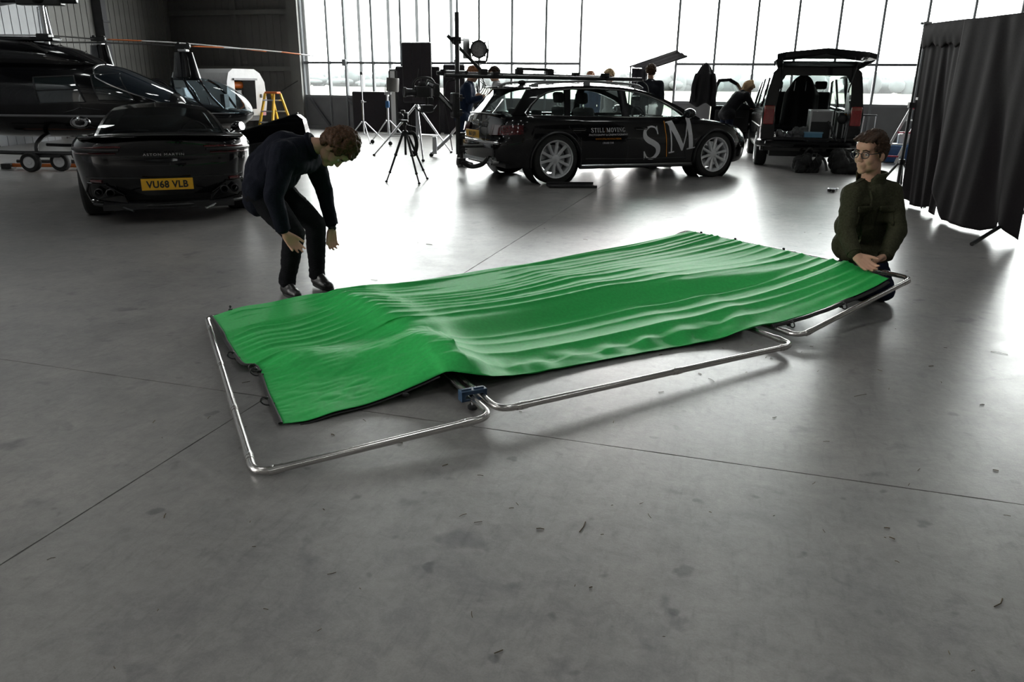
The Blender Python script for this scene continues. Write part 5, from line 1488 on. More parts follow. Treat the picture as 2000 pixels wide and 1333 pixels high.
standing('person in pale grey shirt half hidden behind the lamp stand', -.30, 15.3, 190, 1.72, 'greyshirt', 'blacktrs', 'hair_dark', 6, arms='front', seed=5)
standing('man in charcoal suit standing behind the estate car bonnet', 2.60, 15.5, 78, 1.80, 'suit', 'suit', 'hair_brown', 0, seed=6)
standing('ginger haired person in denim jacket seen through the estate car windows', 1.70, 18.0, 250, 1.70, 'denim', 'blacktrs', 'hair_ginger', 4, seed=7)
standing('blond person whose head shows above the estate car roof bar', 2.05, 17.0, 215, 1.74, 'greyshirt', 'jeans_blue', 'hair_blond', 6, seed=8)
r_, P_, Mx_, s_ = standing('person with tan fur hood leaning into the open front door of the van', 4.62, 17.35, 20, 1.72, 'blacktrs', 'jeans_blue', 'fur', 42, arms='reach', seed=10)
Bf = Blob()
for k in range(26):
    t = 2*math.pi*k/26
    Bf.ell(P_(-.05 + .01*math.sin(5*t), .105*math.cos(t), .02 + .125*math.sin(t)), (.035*s_,)*3)
Bf.ell(P_(-.07, 0, .02), (.08, .10, .11), Mx_)
Bf.done('fur_hood', M['fur'], r_, .010, 2, (.008, (60, 60, 60)))

# ------------------------------------------------------------------ helicopters
M['heli_paint'] = mat('black_helicopter_paint', (.003, .003, .004), .2, 0, .12, coat=.75, noise_amt=.1, noise_scale=30)
M['heli_glass'] = mat('dark_canopy', (.012, .018, .026), .06, 0, .6, coat=1.0, noise_amt=.2, noise_scale=3)
M['side_glass'] = mat('dark_side_glazing', (.016, .024, .026), .05, 0, .7, coat=1.0, noise_amt=.3, noise_scale=4)
M['stripe'] = mat('grey_stripe', (.20, .20, .21), .35, noise_amt=.05, noise_scale=8)
M['blade'] = mat('grey_rotor_blade', (.16, .16, .165), .4, noise_amt=.1, noise_scale=5)
def loft(secs, n=28, pw=2.5):
    """secs: (x, half width, z bottom, z top) -> rings of a rounded cross-section"""
    G = []
    for x, w, zb, zt in secs:
        c = (zb+zt)/2; h = (zt-zb)/2; r = []
        for k in range(n):
            t = 2*math.pi*k/n
            cy = math.copysign(abs(math.cos(t))**(2/pw), math.cos(t)); sz = math.copysign(abs(math.sin(t))**(2/pw), math.sin(t))
            r.append((x, w*cy, c + h*sz))
        G.append(r)
    return G
def dens(secs, per=4):
    out = []
    xs = [q[0] for q in secs]
    for i in range(len(secs)-1):
        for k in range(per):
            x = lerp(xs[i], xs[i+1], k/per)
            out.append((x,) + tuple(sinterp([(q[0], q[j]) for q in secs], x) for j in (1, 2, 3)))
    out.append(secs[-1]); return out
h1 = thing('helicopter', 'large black helicopter with grey stripe and twin ground handling wheels', 'helicopter', (-8.0, 13.2, 0), R_(2))
# x forward; nose at +2.5
S1 = dens(sorted([(2.52, .02, 1.00, 1.06), (2.44, .20, .86, 1.16), (2.2, .42, .70, 1.30), (1.85, .58, .60, 1.47), (1.5, .66, .54, 1.60), (1.0, .70, .50, 1.66), (0, .70, .49, 1.67), (-.9, .66, .54, 1.66), (-1.6, .50, .74, 1.62), (-2.3, .30, .98, 1.56), (-3.2, .18, 1.14, 1.46), (-6.0, .12, 1.28, 1.44)]))
MB().grid(loft(S1), wrap=True).build('fuselage', M['heli_paint'], h1, angle=60, normals=True)
def hsec(x):
    return [sinterp([(q[0], q[j]) for q in S1], x) for j in (1, 2, 3)]
def hskin(x, z, off=.006, pw=2.5):
    w, zb, zt = hsec(x); c, h = (zb+zt)/2, (zt-zb)/2
    s_ = min(.999, abs(z-c)/h); return (w+off)*(1 - s_**pw)**(1/pw)
S2 = dens(sorted([(1.28, .20, 1.60, 1.66), (1.1, .36, 1.55, 1.76), (.75, .44, 1.5, 1.90), (.3, .46, 1.5, 1.97), (-.5, .46, 1.5, 2.02), (-1.3, .40, 1.5, 2.0), (-2.0, .28, 1.48, 1.9), (-2.5, .12, 1.46, 1.6)]))
MB().grid(loft(S2), wrap=True).build('engine_cowling', M['heli_paint'], h1, angle=60, normals=True)
MB().prism([(.55, -.1), (.62, .1), (-1.5, .1), (-1.5, -.1)], 1.98, 2.05).build('cowling_cap', M['heli_paint'], h1, bevel=.02)
for sg in (1, -1):
    vent = MB()
    for k in range(4): vent.bar((.62 - .05*k, sg*.43, 1.80 + .03*k), (.40 - .05*k, sg*.45, 1.95), .012, .02)
    vent.build('intake_grille', M['black_metal'], h1, smooth=False)
    for nm, pts in (('rear_window', [(.52, 1.04), (1.22, 1.07), (1.05, 1.46), (.44, 1.43)]), ('front_window', [(1.42, 1.10), (1.92, 1.10), (1.66, 1.50), (1.30, 1.48)])):
        g = []
        for i in range(9):
            u = i/8; r = []
            for j in range(7):
                v = j/6
                a_ = Vector(pts[0]).lerp(Vector(pts[1]), u); b_ = Vector(pts[3]).lerp(Vector(pts[2]), u); p = a_.lerp(b_, v)
                r.append((p.x, sg*hskin(p.x, p.y), p.y))
            g.append(r)
        o = MB().grid(g, flip=sg > 0).build(nm, M['side_glass'], h1, angle=80)
        rim = [g[i][0] for i in range(9)] + [g[8][j] for j in range(1, 7)] + [g[i][6] for i in range(7, -1, -1)] + [g[0][j] for j in range(5, 0, -1)]
        MB().tube(rim, .012, 6, closed=True).tube([g[i][3] for i in range(9)], .010, 6).build('window_frame', M['black_metal'], o)
    MB().tube([(x, sg*(hskin(x, .855)+.0), .855) for x in [-1.2 + .1*i for i in range(34)]], .020, 6, flat=1).build('stripe', M['stripe'], h1)
# wrap-round windscreen panels with a centre post
for sg in (1, -1):
    g = []
    for i in range(13):
        x = lerp(1.28, 2.36, i/12); w, zb, zt = hsec(x); r = []
        zlo = lerp(1.50, 1.02, (i/12)**.8) if i else 1.56
        c, h = (zb+zt)/2, (zt-zb)/2
        for j in range(9):
            z = lerp(min(zlo, zt-.05), zt, (j/8)); s_ = min(1, max(-1, (z-c)/h))
            y = w*max(0, 1-abs(s_)**2.5)**(1/2.5)
            y = max(y, .022)
            r.append((x + .008, sg*(y*1.0 + .004), z + .008))
        g.append(r)
    o = MB().grid(g, flip=sg < 0).build('windscreen', M['heli_glass'], h1, angle=80)
    MB().tube([q[0] for q in g], .012, 6).tube(g[0], .012, 6).build('windscreen_frame', M['trim'], o)
# mast, hub and blades at rest
MB().cyl((.42, 0, 1.95), (.42, 0, 2.62), .040, 14).cyl((.34, 0, 1.98), (.36, 0, 2.5), .014, 8).cyl((.50, .04, 1.98), (.46, .03, 2.5), .014, 8).build('mast', M['silver'], h1)
MB().box((.42, 0, 2.58), (.7, .16, .12)).ell((.42, 0, 2.62), (.14, .14, .10), 14, 8).cyl((.1, 0, 2.60), (-.2, 0, 2.6), .05, 10).cyl((.74, 0, 2.60), (1.0, 0, 2.6), .05, 10).build('rotor_hub', M['black_metal'], h1, bevel=.015)
MB().box((.40, 0, 2.05), (.2, .2, .10)).build('swash_plate', M['black_metal'], h1, bevel=.02)
for a_, L_b in ((-38, 4.6), (142, 4.6)):
    mx = Matrix.Translation((.42, 0, 2.60)) @ Matrix.Rotation(R_(a_), 4, 'Z')
    g = []
    for k in range(10):
        u = k/9; x = .45 + L_b*u; z = .02 - .20*u*u
        g.append([mx @ Vector((x, y, z + dz)) for y, dz in ((-.14, .0), (-.10, .018), (-.02, .022), (.14, .004), (.14, -.004), (-.02, -.014), (-.10, -.012))])
    MB().grid(g, wrap=True).fan(g[0]).fan(g[-1]).build('rotor_blade', M['blade'], h1, angle=50)
# skids with cross tubes, and clip-on ground wheels
for sg in (1, -1):
    y = sg*.78
    MB().tube(smooth_path([(-.3, y, .30), (.2, y, .29), (1.8, y, .29), (2.05, y, .33), (2.2, y, .42)], 5), .038, 10, flat=.8).build('skid', M['black_metal'], h1)
    for x in (.38, 1.45): MB().tube(smooth_path([(x, sg*.3, .56), (x, sg*.55, .52), (x, sg*.74, .42), (x, y, .30)], 5), .035, 10).build('cross_tube', M['black_metal'], h1)
    for dx in (-.12, .26):
        if sg < 0 or dx < 0:
            wh = MB().lathe([(.08, -.05), (.135, -.055), (.150, -.035), (.153, 0), (.150, .035), (.135, .055), (.08, .05)], 28, Matrix.Translation((.42 + dx, y - .08 + .16*(dx > 0), .153)) @ Matrix.Rotation(-sg*math.pi/2, 4, 'X'), caps=False).build('ground_wheel', M['rubber'], h1)
            MB().lathe([(0, .05), (.03, .054), (.04, .04), (.075, .042), (.088, .056), (.088, -.045), (.0, -.03)], 24, Matrix.Translation((.42 + dx, y - .08 + .16*(dx > 0), .153)) @ Matrix.Rotation(-sg*math.pi/2, 4, 'X')).build('hub', M['white'], wh)
    MB().box((.48, y, .25), (.5, .05, .06)).build('wheel_bracket', M['black_metal'], h1, bevel=.01)
fw_ = MB().lathe([(.09, -.05), (.15, -.055), (.172, 0), (.15, .055), (.09, .05)], 24, Matrix.Translation((1.05, .78, .17)) @ Matrix.Rotation(math.pi/2, 4, 'X'), caps=False).build('ground_wheel', M['rubber'], h1)
MB().lathe([(0, .02), (.095, .03), (.095, -.03), (0, -.02)], 20, Matrix.Translation((1.05, .78, .17)) @ Matrix.Rotation(math.pi/2, 4, 'X')).build('hub', M['grey'], fw_)
MB().ell((1.35, -.30, .52), (.06, .06, .06), 10, 8).build('landing_lamp', M['trim'], h1)
MB().tube([(.9, .2, 1.68), (.92, .2, 1.86)], .006, 6).build('antenna', M['black_metal'], h1)
# orange tow bar on the floor by the wheels
tb = thing('tow_bar', 'orange tow bar lying on the floor under the large helicopter', 'tow bar', (-8.3, 12.75, 0), R_(4))
MB().tube([(0, 0, .06), (1.3, 0, .06)], .030, 10).build('bar', M['orange'], tb)
MB().box((.0, 0, .05), (.16, .16, .08)).build('foot', M['black_plastic'], tb, bevel=.01)
MB().tube([(.1, .10, .115), (1.5, .10, .115)], .028, 10).box((1.42, .05, .05), (.1, .2, .1)).build('rail', M['black_metal'], tb)

def small_heli(label, hub, dirs, fus=True, bub=None):
    """two-seat helicopter: tall mast fairing, bubble cabin; dirs = blade end points (world)"""
    hub = Vector(hub)
    r = thing('helicopter', label, 'helicopter', (hub.x, hub.y, 0), 0, None)
    q = lambda p: Vector(p) - Vector((hub.x, hub.y, 0))
    zf = hub.z - .13
    g = []
    for z, w, d in ((1.42, .34, .18), (1.6, .30, .15), (1.85, .25, .125), (zf, .21, .10)):
        g.append([(w*math.cos(t), d*math.sin(t), z) for t in [2*math.pi*i/20 for i in range(20)]])
    MB().grid([[(x + .02*(zf-z), y, z) for x, y, z in rw] for rw in g], wrap=True).fan(g[-1]).build('mast_fairing', M['heli_paint'], r, angle=50, normals=True)
    MB().cyl((0, 0, zf), (0, 0, hub.z + .02), .04, 12).box((0, 0, hub.z), (.30, .10, .09)).cyl((-.17, 0, hub.z+.01), (.17, 0, hub.z+.01), .045, 10).ell((-.10, 0, hub.z + .06), (.04, .04, .03)).ell((.12, 0, hub.z + .06), (.04, .04, .03)).build('rotor_hub', M['black_metal'], r, bevel=.01)
    MB().box((0, 0, zf + .04), (.20, .18, .05)).build('swash_plate', M['silver'], r, bevel=.01)
    for (tip, cols) in dirs:
        t_ = q(tip); d = t_ - Vector((0, 0, hub.z)); L_ = d.length; dx = d.normalized(); side = Vector((-dx.y, dx.x, 0)).normalized()
        for k, (a_, b_, mn) in enumerate(cols):
            g = []
            for i in range(5):
                u = lerp(a_, b_, i/4); p = Vector((0, 0, hub.z)) + d*u + Vector((0, 0, .05*math.sin(math.pi*u)))
                w = .11*(1 if u < .97 else .6)
                g.append([p - side*w, p - side*w*.4 + Vector((0, 0, .016)), p + side*w*.9, p - side*w*.4 - Vector((0, 0, .014))])
            MB().grid(g, wrap=True).fan(g[0]).fan(g[-1]).build('rotor_blade', M[mn], r, angle=60)
    if not fus:
        S = dens(sorted([(-1.0, .28, .9, 1.42), (-.4, .5, .62, 1.45), (.3, .52, .55, 1.44), (.8, .42, .62, 1.2), (1.15, .1, .8, .9)]))
        MB().grid(loft(S), wrap=True).build('cabin', M['heli_paint'], r, angle=60, normals=True)
        return r
    # cabin: solid lower hull, clear bubble and door frames
    S = dens(sorted([(1.50, .03, .66, .72), (1.38, .22, .52, .74), (1.1, .40, .40, .78), (.7, .52, .34, .86), (.2, .56, .33, .93), (-.3, .54, .36, 1.2), (-.7, .42, .46, 1.46), (-1.2, .24, .80, 1.42), (-2.0, .12, 1.06, 1.26), (-5.0, .07, 1.15, 1.24)]))
    MB().grid(loft(S), wrap=True).build('hull', M['heli_paint'], r, angle=60, normals=True)
    T = dens(sorted([(1.49, .03, .66, .74), (1.40, .24, .66, .92), (1.2, .38, .66, 1.14), (.9, .48, .66, 1.32), (.55, .54, .66, 1.44), (.15, .55, .70, 1.49), (-.25, .53, .8, 1.50)]))
    MB().grid(loft(T), wrap=True).build('bubble', M['bubble'], r, angle=80, normals=True)
    def tsk(x, z):
        w, zb, zt = [sinterp([(p[0], p[j]) for p in T], x) for j in (1, 2, 3)]
        c, h = (zb+zt)/2, (zt-zb)/2; s_ = min(.999, abs(z-c)/h); return (w+.008)*(1-s_**2.5)**(1/2.5)
    for sg in (1, -1):
        MB().tube([(x, sg*tsk(x, z), z) for x, z in ((.40, 1.44), (.55, 1.30), (.75, 1.05), (.95, .80))], .028, 8).tube([(x, sg*tsk(x, z), z) for x, z in ((.08, 1.45), (.22, 1.25), (.38, 1.0), (.5, .86))], .026, 8).tube([(x, sg*tsk(x, z), z) for x, z in ((-.22, 1.46), (-.10, 1.2), (.02, .95))], .03, 8).build('door_frame', M['heli_paint'], r)
        MB().tube([(x, sg*(.575 if x < .3 else .575 - .16*((x-.3)/.9)**2), .70) for x in [-.3 + .15*i for i in range(11)]], .012, 6).build('stripe', M['stripe'], r)
        MB().tube(smooth_path([(-.6, sg*.55, .06), (1.0, sg*.55, .06), (1.3, sg*.55, .12)], 4), .03, 8).cyl((-.2, sg*.3, .42), (-.2, sg*.55, .06), .025, 8).cyl((.6, sg*.3, .42), (.6, sg*.55, .06), .025, 8).build('skid', M['black_metal'], r)
    seat_ = MB().box((-.12, .26, .95), (.12, .42, .62), (0, -.2, 0)).build('seat_back', M['white'], r, bevel=.04)
    MB().box((-.10, -.26, .95), (.12, .42, .62), (0, -.2, 0)).build('seat_back', M['interior'], r, bevel=.04)
    MB().box((.85, 0, .95), (.10, .3, .34)).cyl((.55, 0, .7), (.45, 0, 1.05), .015, 8).build('instrument_console', M['black_plastic'], r, bevel=.02)
    return r
small_heli('small black helicopter with clear bubble cabin in front of the white trailer', (-7.75, 19.0, 2.17),
    [((-5.62, 22.7, 2.10), [(.06, .26, 'orange'), (.26, .70, 'white'), (.70, .86, 'orange'), (.86, 1.0, 'white')]), ((-9.9, 15.3, 2.03), [(.06, 1.0, 'black_metal')])])
small_heli('small black helicopter whose rotor shows behind the large one', (-9.7, 19.0, 2.30),
    [((-6.88, 22.4, 2.2), [(.05, .22, 'orange'), (.22, .84, 'white'), (.84, 1.0, 'orange')]), ((-10.8, 16.2, 2.2), [(.05, 1.0, 'black_metal')])], fus=False)

# ------------------------------------------------------------------ white trailer and yellow ladder
tl_ = thing('fuel_trailer', 'white rounded trailer with an open end hatch and a fuel hose reel', 'trailer', (-7.85, 21.5, 0), R_(-32))
prof = [(-.62, .55), (-.64, .9), (-.60, 1.40), (-.50, 1.62), (-.34, 1.72), (.34, 1.72), (.50, 1.62), (.60, 1.40), (.64, .9), (.62, .55)]
hole = [(-.36, .72), (.30, .72), (.30, 1.44), (-.36, 1.44)]
tri = tessellate_polygon([[Vector((a_, b_, 0)) for a_, b_ in prof], [Vector((a_, b_, 0)) for a_, b_ in hole]])
al = prof + hole
mb = MB().add([(.9 + .10*math.sin(math.pi*(b_-.5)/1.3), a_, b_) for a_, b_ in al], tri)
g = [[(x, a_*(1 if x > -1.2 else .9), b_) for a_, b_ in prof] for x in (-1.4, -1.2, -.6, 0, .5, .9)]
for i, (a_, b_) in enumerate(prof): g[-1][i] = (.9 + .10*math.sin(math.pi*(b_-.5)/1.3), a_, b_)
mb.grid(g).fan(g[0])
mb.build('shell', M['white'], tl_, angle=30, normals=True)
MB().box((.45, -.03, 1.08), (.04, .68, .76)).build('hatch_back', M['clad_dark'], tl_, smooth=False)
MB().prism([(-.40, 1.44), (.34, 1.44), (.34, 1.49), (-.40, 1.49)], 0, .06, Matrix(((0, 0, 1, .96), (1, 0, 0, 0), (0, 1, 0, 0), (0, 0, 0, 1)))).build('hatch_rail', M['grey'], tl_, smooth=False)
MB().box((.70, -.06, 1.08), (.10, .20, .26)).build('pump_meter', M['black_plastic'], tl_, bevel=.02)
MB().box((.755, -.06, 1.12), (.01, .12, .12)).build('meter_face', M['grey'], tl_, smooth=False)
MB().tube(smooth_path([(.72, .0, .95), (.74, .05, .8), (.72, -.05, .72)], 5), .018, 8).cyl((.6, -.2, 1.32), (.6, .14, 1.32), .09, 16).build('hose_reel', M['orange'], tl_)
MB().box((.98, .46, 1.05), (.02, .06, .09)).build('latch', M['black_plastic'], tl_, bevel=.006)
for y in (-.55, .55):
    w_ = MB().lathe([(.16, -.06), (.27, -.065), (.29, 0), (.27, .065), (.16, .06)], 24, Matrix.Translation((-.2, y, .29)) @ Matrix.Rotation(math.pi/2, 4, 'X')).build('wheel', M['rubber'], tl_)
    MB().box((.98, y*.9, .60), (.03, .14, .10)).build('tail_lamp', M['red_lens'], tl_, bevel=.01)
MB().box((-.2, 0, .48), (2.1, 1.1, .12)).build('chassis', M['black_metal'], tl_, smooth=False)
yl = thing('step_ladder', 'yellow fibreglass stepladder standing open by the white trailer', 'ladder', (-6.36, 21.0, 0), R_(-22))
for sg in (1, -1):
    MB().bar((sg*.14 - .08, -.02, 1.12), (sg*.24 - .12, -.30, 0), .05, .05, (0, 1, 0)).build('front_rail', M['yellow'], yl, smooth=False)
    MB().bar((sg*.14 + .08, .04, 1.12), (sg*.24 + .16, .34, 0), .045, .045, (0, 1, 0)).build('rear_rail', M['yellow'], yl, smooth=False)
for k in range(4):
    u = (k+.6)/4; w = lerp(.14, .24, u)
    MB().box((-.08 - .04*u, -.02 - .28*u, 1.12*(1-u)), (2*w, .09, .03)).build('tread', M['silver'], yl, smooth=False)
    MB().box((.08 + .08*u, .04 + .30*u, 1.12*(1-u)), (2*w, .03, .03)).build('brace', M['silver'], yl, smooth=False)
MB().box((0, .01, 1.14), (.40, .16, .05)).build('top_cap', M['orange'], yl, bevel=.01)
# ------------------------------------------------------------------ lighting and camera gear
def tripod_legs(r, zc, feet, rad, m, name='leg', brace=None, foot=True):
    for f in feet:
        f = Vector(f); top = Vector((0, 0, zc)) + Vector((f.x, f.y, 0)).normalized()*.04
        mid = top.lerp(f, .55)
        o = MB().tube([top, mid], rad, 8).tube([mid, f + Vector((0, 0, rad))], rad*.72, 8).build(name, M[m], r)
        if foot: MB().ell(f + Vector((0, 0, rad)), (rad*1.5, rad*1.5, rad*1.2), 10, 6).build('rubber_foot', M['rubber'], o)
        if brace: MB().tube([(0, 0, brace), top.lerp(f, .6)], rad*.5, 6).build('brace', M[m], r)
# camera on a black tripod in the open floor
tp = thing('camera_tripod', 'black photo tripod standing alone on the open floor', 'tripod', (-1.61, 11.6, 0))
for f in ((-.29, -.08, 0), (.22, -.26, 0), (.27, .37, 0)):
    f = Vector(f); top = Vector((f.x*.12, f.y*.12, .70))
    a_, b_ = top.lerp(f, .42), top.lerp(f, .78)
    lg = MB().tube([top, a_], .019, 8).tube([a_, b_], .015, 8).tube([b_, f + Vector((0, 0, .012))], .011, 8).build('leg', M['black_metal'], tp)
    MB().ell(a_, (.026, .026, .026), 10, 6).build('leg_lock', M['black_plastic'], lg); MB().ell(b_, (.022, .022, .022), 10, 6).build('leg_lock', M['black_plastic'], lg)
    MB().ell(f + Vector((0, 0, .018)), (.022, .022, .018), 10, 6).build('rubber_foot', M['rubber'], lg)
MB().cyl((0, 0, .40), (0, 0, .82), .017, 10).lathe([(.02, .66), (.055, .68), (.055, .72), (.03, .75)], 14).build('centre_column', M['black_metal'], tp)
MB().ell((0, 0, .84), (.035, .035, .03), 12, 8).box((0, 0, .885), (.10, .10, .025)).cyl((.02, 0, .83), (.16, -.02, .80), .008, 6).build('tripod_head', M['black_metal'], tp)
MB().tube(smooth_path([(.05, 0, .72), (.13, .02, .70), (.16, .05, .55), (.12, .06, .40), (.08, .04, .45)], 5), .03, 8).build('hanging_strap', M['black_webbing'], tp)
cm = thing('stills_camera', 'black stills camera mounted on the photo tripod', 'camera', (-1.63, 11.6, .898), R_(170))
MB().box((0, 0, .055), (.15, .07, .10)).box((.0, .0, .12), (.06, .06, .04)).box((-.055, -.02, .06), (.035, .05, .10)).build('camera_body', M['black_plastic'], cm, bevel=.012)
MB().lathe([(.0, -.02), (.036, -.02), (.038, .05), (.042, .06), (.042, .11), (.036, .11), (.034, .10), (0, .10)], 20, Matrix.Translation((.0, .02, .055)) @ Matrix.Rotation(-math.pi/2, 4, 'X')).build('lens', M['black_metal'], cm)

# big silver stand carrying the tall black flag
cs = thing('combo_stand', 'large silver combo stand with wide legs behind the photo tripod', 'light stand', (-1.93, 15.7, 0))
tripod_legs(cs, .98, [(-.92, .2, 0), (.20, -.87, 0), (.57, 1.15, 0)], .022, 'silver', brace=.45)
MB().cyl((0, 0, .35), (0, 0, 1.02), .030, 12).build('column', M['silver'], cs)
for z in (.98,): MB().lathe([(.03, z-.04), (.045, z-.03), (.045, z+.03), (.03, z+.04)], 12).cyl((.03, 0, z), (.10, 0, z), .010, 6).build('collar', M['silver'], cs)
def board(name, label, u, w, z0, z1, width, rot=0, thick=.05, m='flag', stripes=0, tilt=0, group=None, cat='flag'):
    p = hw(u, w, z0); r = thing(name, label, cat, p, ANG + R_(rot), group)
    r.rotation_euler.x = R_(tilt)
    h = z1-z0
    MB().box((0, 0, h/2), (width, thick, h)).build('cloth_panel' if m == 'flag' else 'board', M[m], r, smooth=False, bevel=.006)
    fr = MB()
    for a_, b_ in (((-width/2, h), (width/2, h)), ((-width/2, 0), (width/2, 0)), ((-width/2, 0), (-width/2, h)), ((width/2, 0), (width/2, h))):
        fr.cyl((a_[0], 0, a_[1]), (b_[0], 0, b_[1]), thick*.55, 8)
    for i in range(stripes):
        x = -width/2 + width*(i+1)/(stripes+1); fr.cyl((x, -thick*.55, 0), (x, -thick*.55, h), .008, 6)
    fr.build('frame', M['black_metal'], r)
    return r
M['flag'] = mat('black_flag_cloth', (.012, .009, .012), .9, noise_amt=.3, noise_scale=30)
M['poly'] = mat('white_polyboard', (.55, .55, .56), .7, noise_amt=.05, noise_scale=5)
board('flag_panel', 'tall black flag panel, highest of the dark boards before the glazing', -9.43, 21.45, .9, 2.50, .86, stripes=2, group=None)
board('flag_panel', 'wide black board standing on the floor below the tall flag', -9.55, 21.75, 0, 1.86, 1.35, stripes=2)
board('flag_panel', 'black board with sloping top beside the rig pole', -8.45, 21.85, 0, 1.92, .62, stripes=0)
board('flag_panel', 'low black board behind the two silver light stands', -11.2, 21.9, 0, 1.14, 1.12, stripes=0)
pb = board('poly_board', 'thin upright polystyrene board seen edge on, beside the wide black board', -10.22, 21.5, .0, 1.76, .16, rot=8, thick=.10, m='poly', cat='board')

# two silver light stands
s1 = thing('light_stand', 'slim silver light stand without a lamp, before the low black board', 'light stand', (-3.74, 19.6, 0), 0)
tripod_legs(s1, .50, [(-.48, .1, 0), (.22, -.42, 0), (.46, .36, 0)], .014, 'silver', brace=.2)
MB().cyl((0, 0, .2), (0, 0, .98), .019, 10).build('column', M['silver'], s1); MB().cyl((0, 0, .95), (0, 0, 1.60), .011, 8).build('riser', M['silver'], s1)
MB().box((0, 0, 1.63), (.06, .06, .07)).build('spigot', M['black_metal'], s1, bevel=.01)
MB().box((0, 0, .97), (.06, .05, .06)).cyl((0, 0, .97), (.09, 0, .97), .008, 6).build('collar', M['silver'], s1, bevel=.008)
s2 = thing('light_stand', 'silver light stand on castors with a blue clamp and a grey lamp', 'light stand', (-3.05, 19.1, 0), 0)
tripod_legs(s2, .56, [(-.42, .12, .06), (.10, -.42, .06), (.46, .30, .06)], .016, 'silver', brace=.25, foot=False)
for f in ((-.42, .12), (.10, -.42), (.46, .30)):
    MB().lathe([(0, -.012), (.045, -.014), (.05, 0), (.045, .014), (0, .012)], 16, Matrix.Translation((f[0], f[1], .05)) @ Matrix.Rotation(math.pi/2, 4, 'X')).build('castor', M['rubber'], s2)
MB().cyl((0, 0, .25), (0, 0, 1.22), .026, 10).build('column', M['silver'], s2)
MB().box((0, 0, .93), (.09, .08, .16)).build('clamp', mat('blue_clamp_paint', (.03, .14, .34), .4, noise_amt=.1), s2, bevel=.015)
MB().box((.02, -.02, 1.18), (.16, .06, .06)).cyl((0, 0, 1.2), (.12, 0, 1.25), .014, 8).build('grip_head', M['silver'], s2, bevel=.01)
lp = thing('barrel_lamp', 'grey barrel shaped lamp on the castor light stand', 'lamp', (-2.92, 19.1, 1.22), R_(10))
MB().lathe([(0, 0), (.14, 0), (.148, .02), (.15, .30), (.14, .31), (0, .29)], 28, Matrix.Rotation(R_(4), 4, 'Y')).build('housing', M['clad_dark'], lp)
MB().tube([(-.155, 0, .16), (-.17, 0, .0), (-.12, 0, -.05)], .010, 6).build('yoke', M['black_metal'], lp)

# fresnel lamp on its stand behind the estate car
fs = thing('lamp_stand', 'silver stand with slanted leg carrying the big round lamp', 'light stand', (-.74, 16.5, 0))
MB().cyl((0, 0, .2), (0, 0, 1.2), .032, 12).build('column', M['silver'], fs); MB().cyl((0, 0, 1.15), (0, 0, 1.86), .020, 10).build('riser', M['black_metal'], fs)
tripod_legs(fs, 1.02, [(-.95, -.55, 0), (.55, -.7, 0), (.45, .9, 0)], .030, 'silver')
MB().bar((-.95, -.55, .05), (-.55, -.32, .42), .07, .07).box((-.88, -.52, .22), (.09, .09, .34)).build('outrigger', M['silver'], fs, bevel=.01)
for k in range(4):
    MB().tube(smooth_path([(.03, -.03, 1.62 - .05*k), (.10 + .03*k, -.08, 1.45 - .05*k), (.03, -.10, 1.28 - .06*k), (-.05, -.05, 1.42 - .04*k)], 6), .010, 6).build('cable', M['black_plastic'], fs)
MB().box((.0, -.04, 1.05), (.22, .16, .30)).build('ballast_bag', M['black_webbing'], fs, bevel=.05)
fr_ = thing('fresnel_lamp', 'round fresnel film lamp with open barn doors above the estate car', 'lamp', (-.74, 16.46, 1.86), R_(0))
fm = Matrix.Translation((0, 0, .22)) @ Matrix.Rotation(R_(92), 4, 'X')
MB().lathe([(.10, -.26), (.155, -.22), (.165, -.05), (.172, 0), (.172, .06), (.150, .06), (.148, .02), (0, .02)], 32, fm).build('housing', M['black_metal'], fr_)
MB().lathe([(0, .062), (.05, .058), (.10, .048), (.146, .03)], 32, fm, caps=False).build('lens', mat('fresnel_glass', (.30, .30, .31), .12, 0, .6, coat=.6, noise_amt=.35, noise_scale=30), fr_)
for rr in (.04, .075, .11): MB().tube([fm @ Vector((rr*math.cos(t), rr*math.sin(t), .066 - .17*rr)) for t in [2*math.pi*i/24 for i in range(24)]], .003, 5, closed=True).build('lens_ring', M['grey'], fr_)
for sg in (1, -1):
    MB().bar((sg*.185, -.08, .22), (sg*(.20 if sg > 0 else .30), -.28, .22), .012, .36 if sg > 0 else .38, (0, 0, 1)).build('barn_door', M['black_metal'], fr_, bevel=.004)
MB().box((0, -.02, -.02), (.30, .10, .05)).bar((-.19, 0, .22), (-.15, 0, -.02), .02, .04).bar((.19, 0, .22), (.15, 0, -.02), .02, .04).cyl((0, 0, -.02), (0, 0, -.12), .02, 8).build('yoke', M['black_metal'], fr_)
for k in range(8):
    t = 2*math.pi*k/8; MB().box(fm @ Vector((.178*math.cos(t), .178*math.sin(t), .05)), (.03, .03, .03)).build('lens_clip', M['black_metal'], fr_, smooth=False)

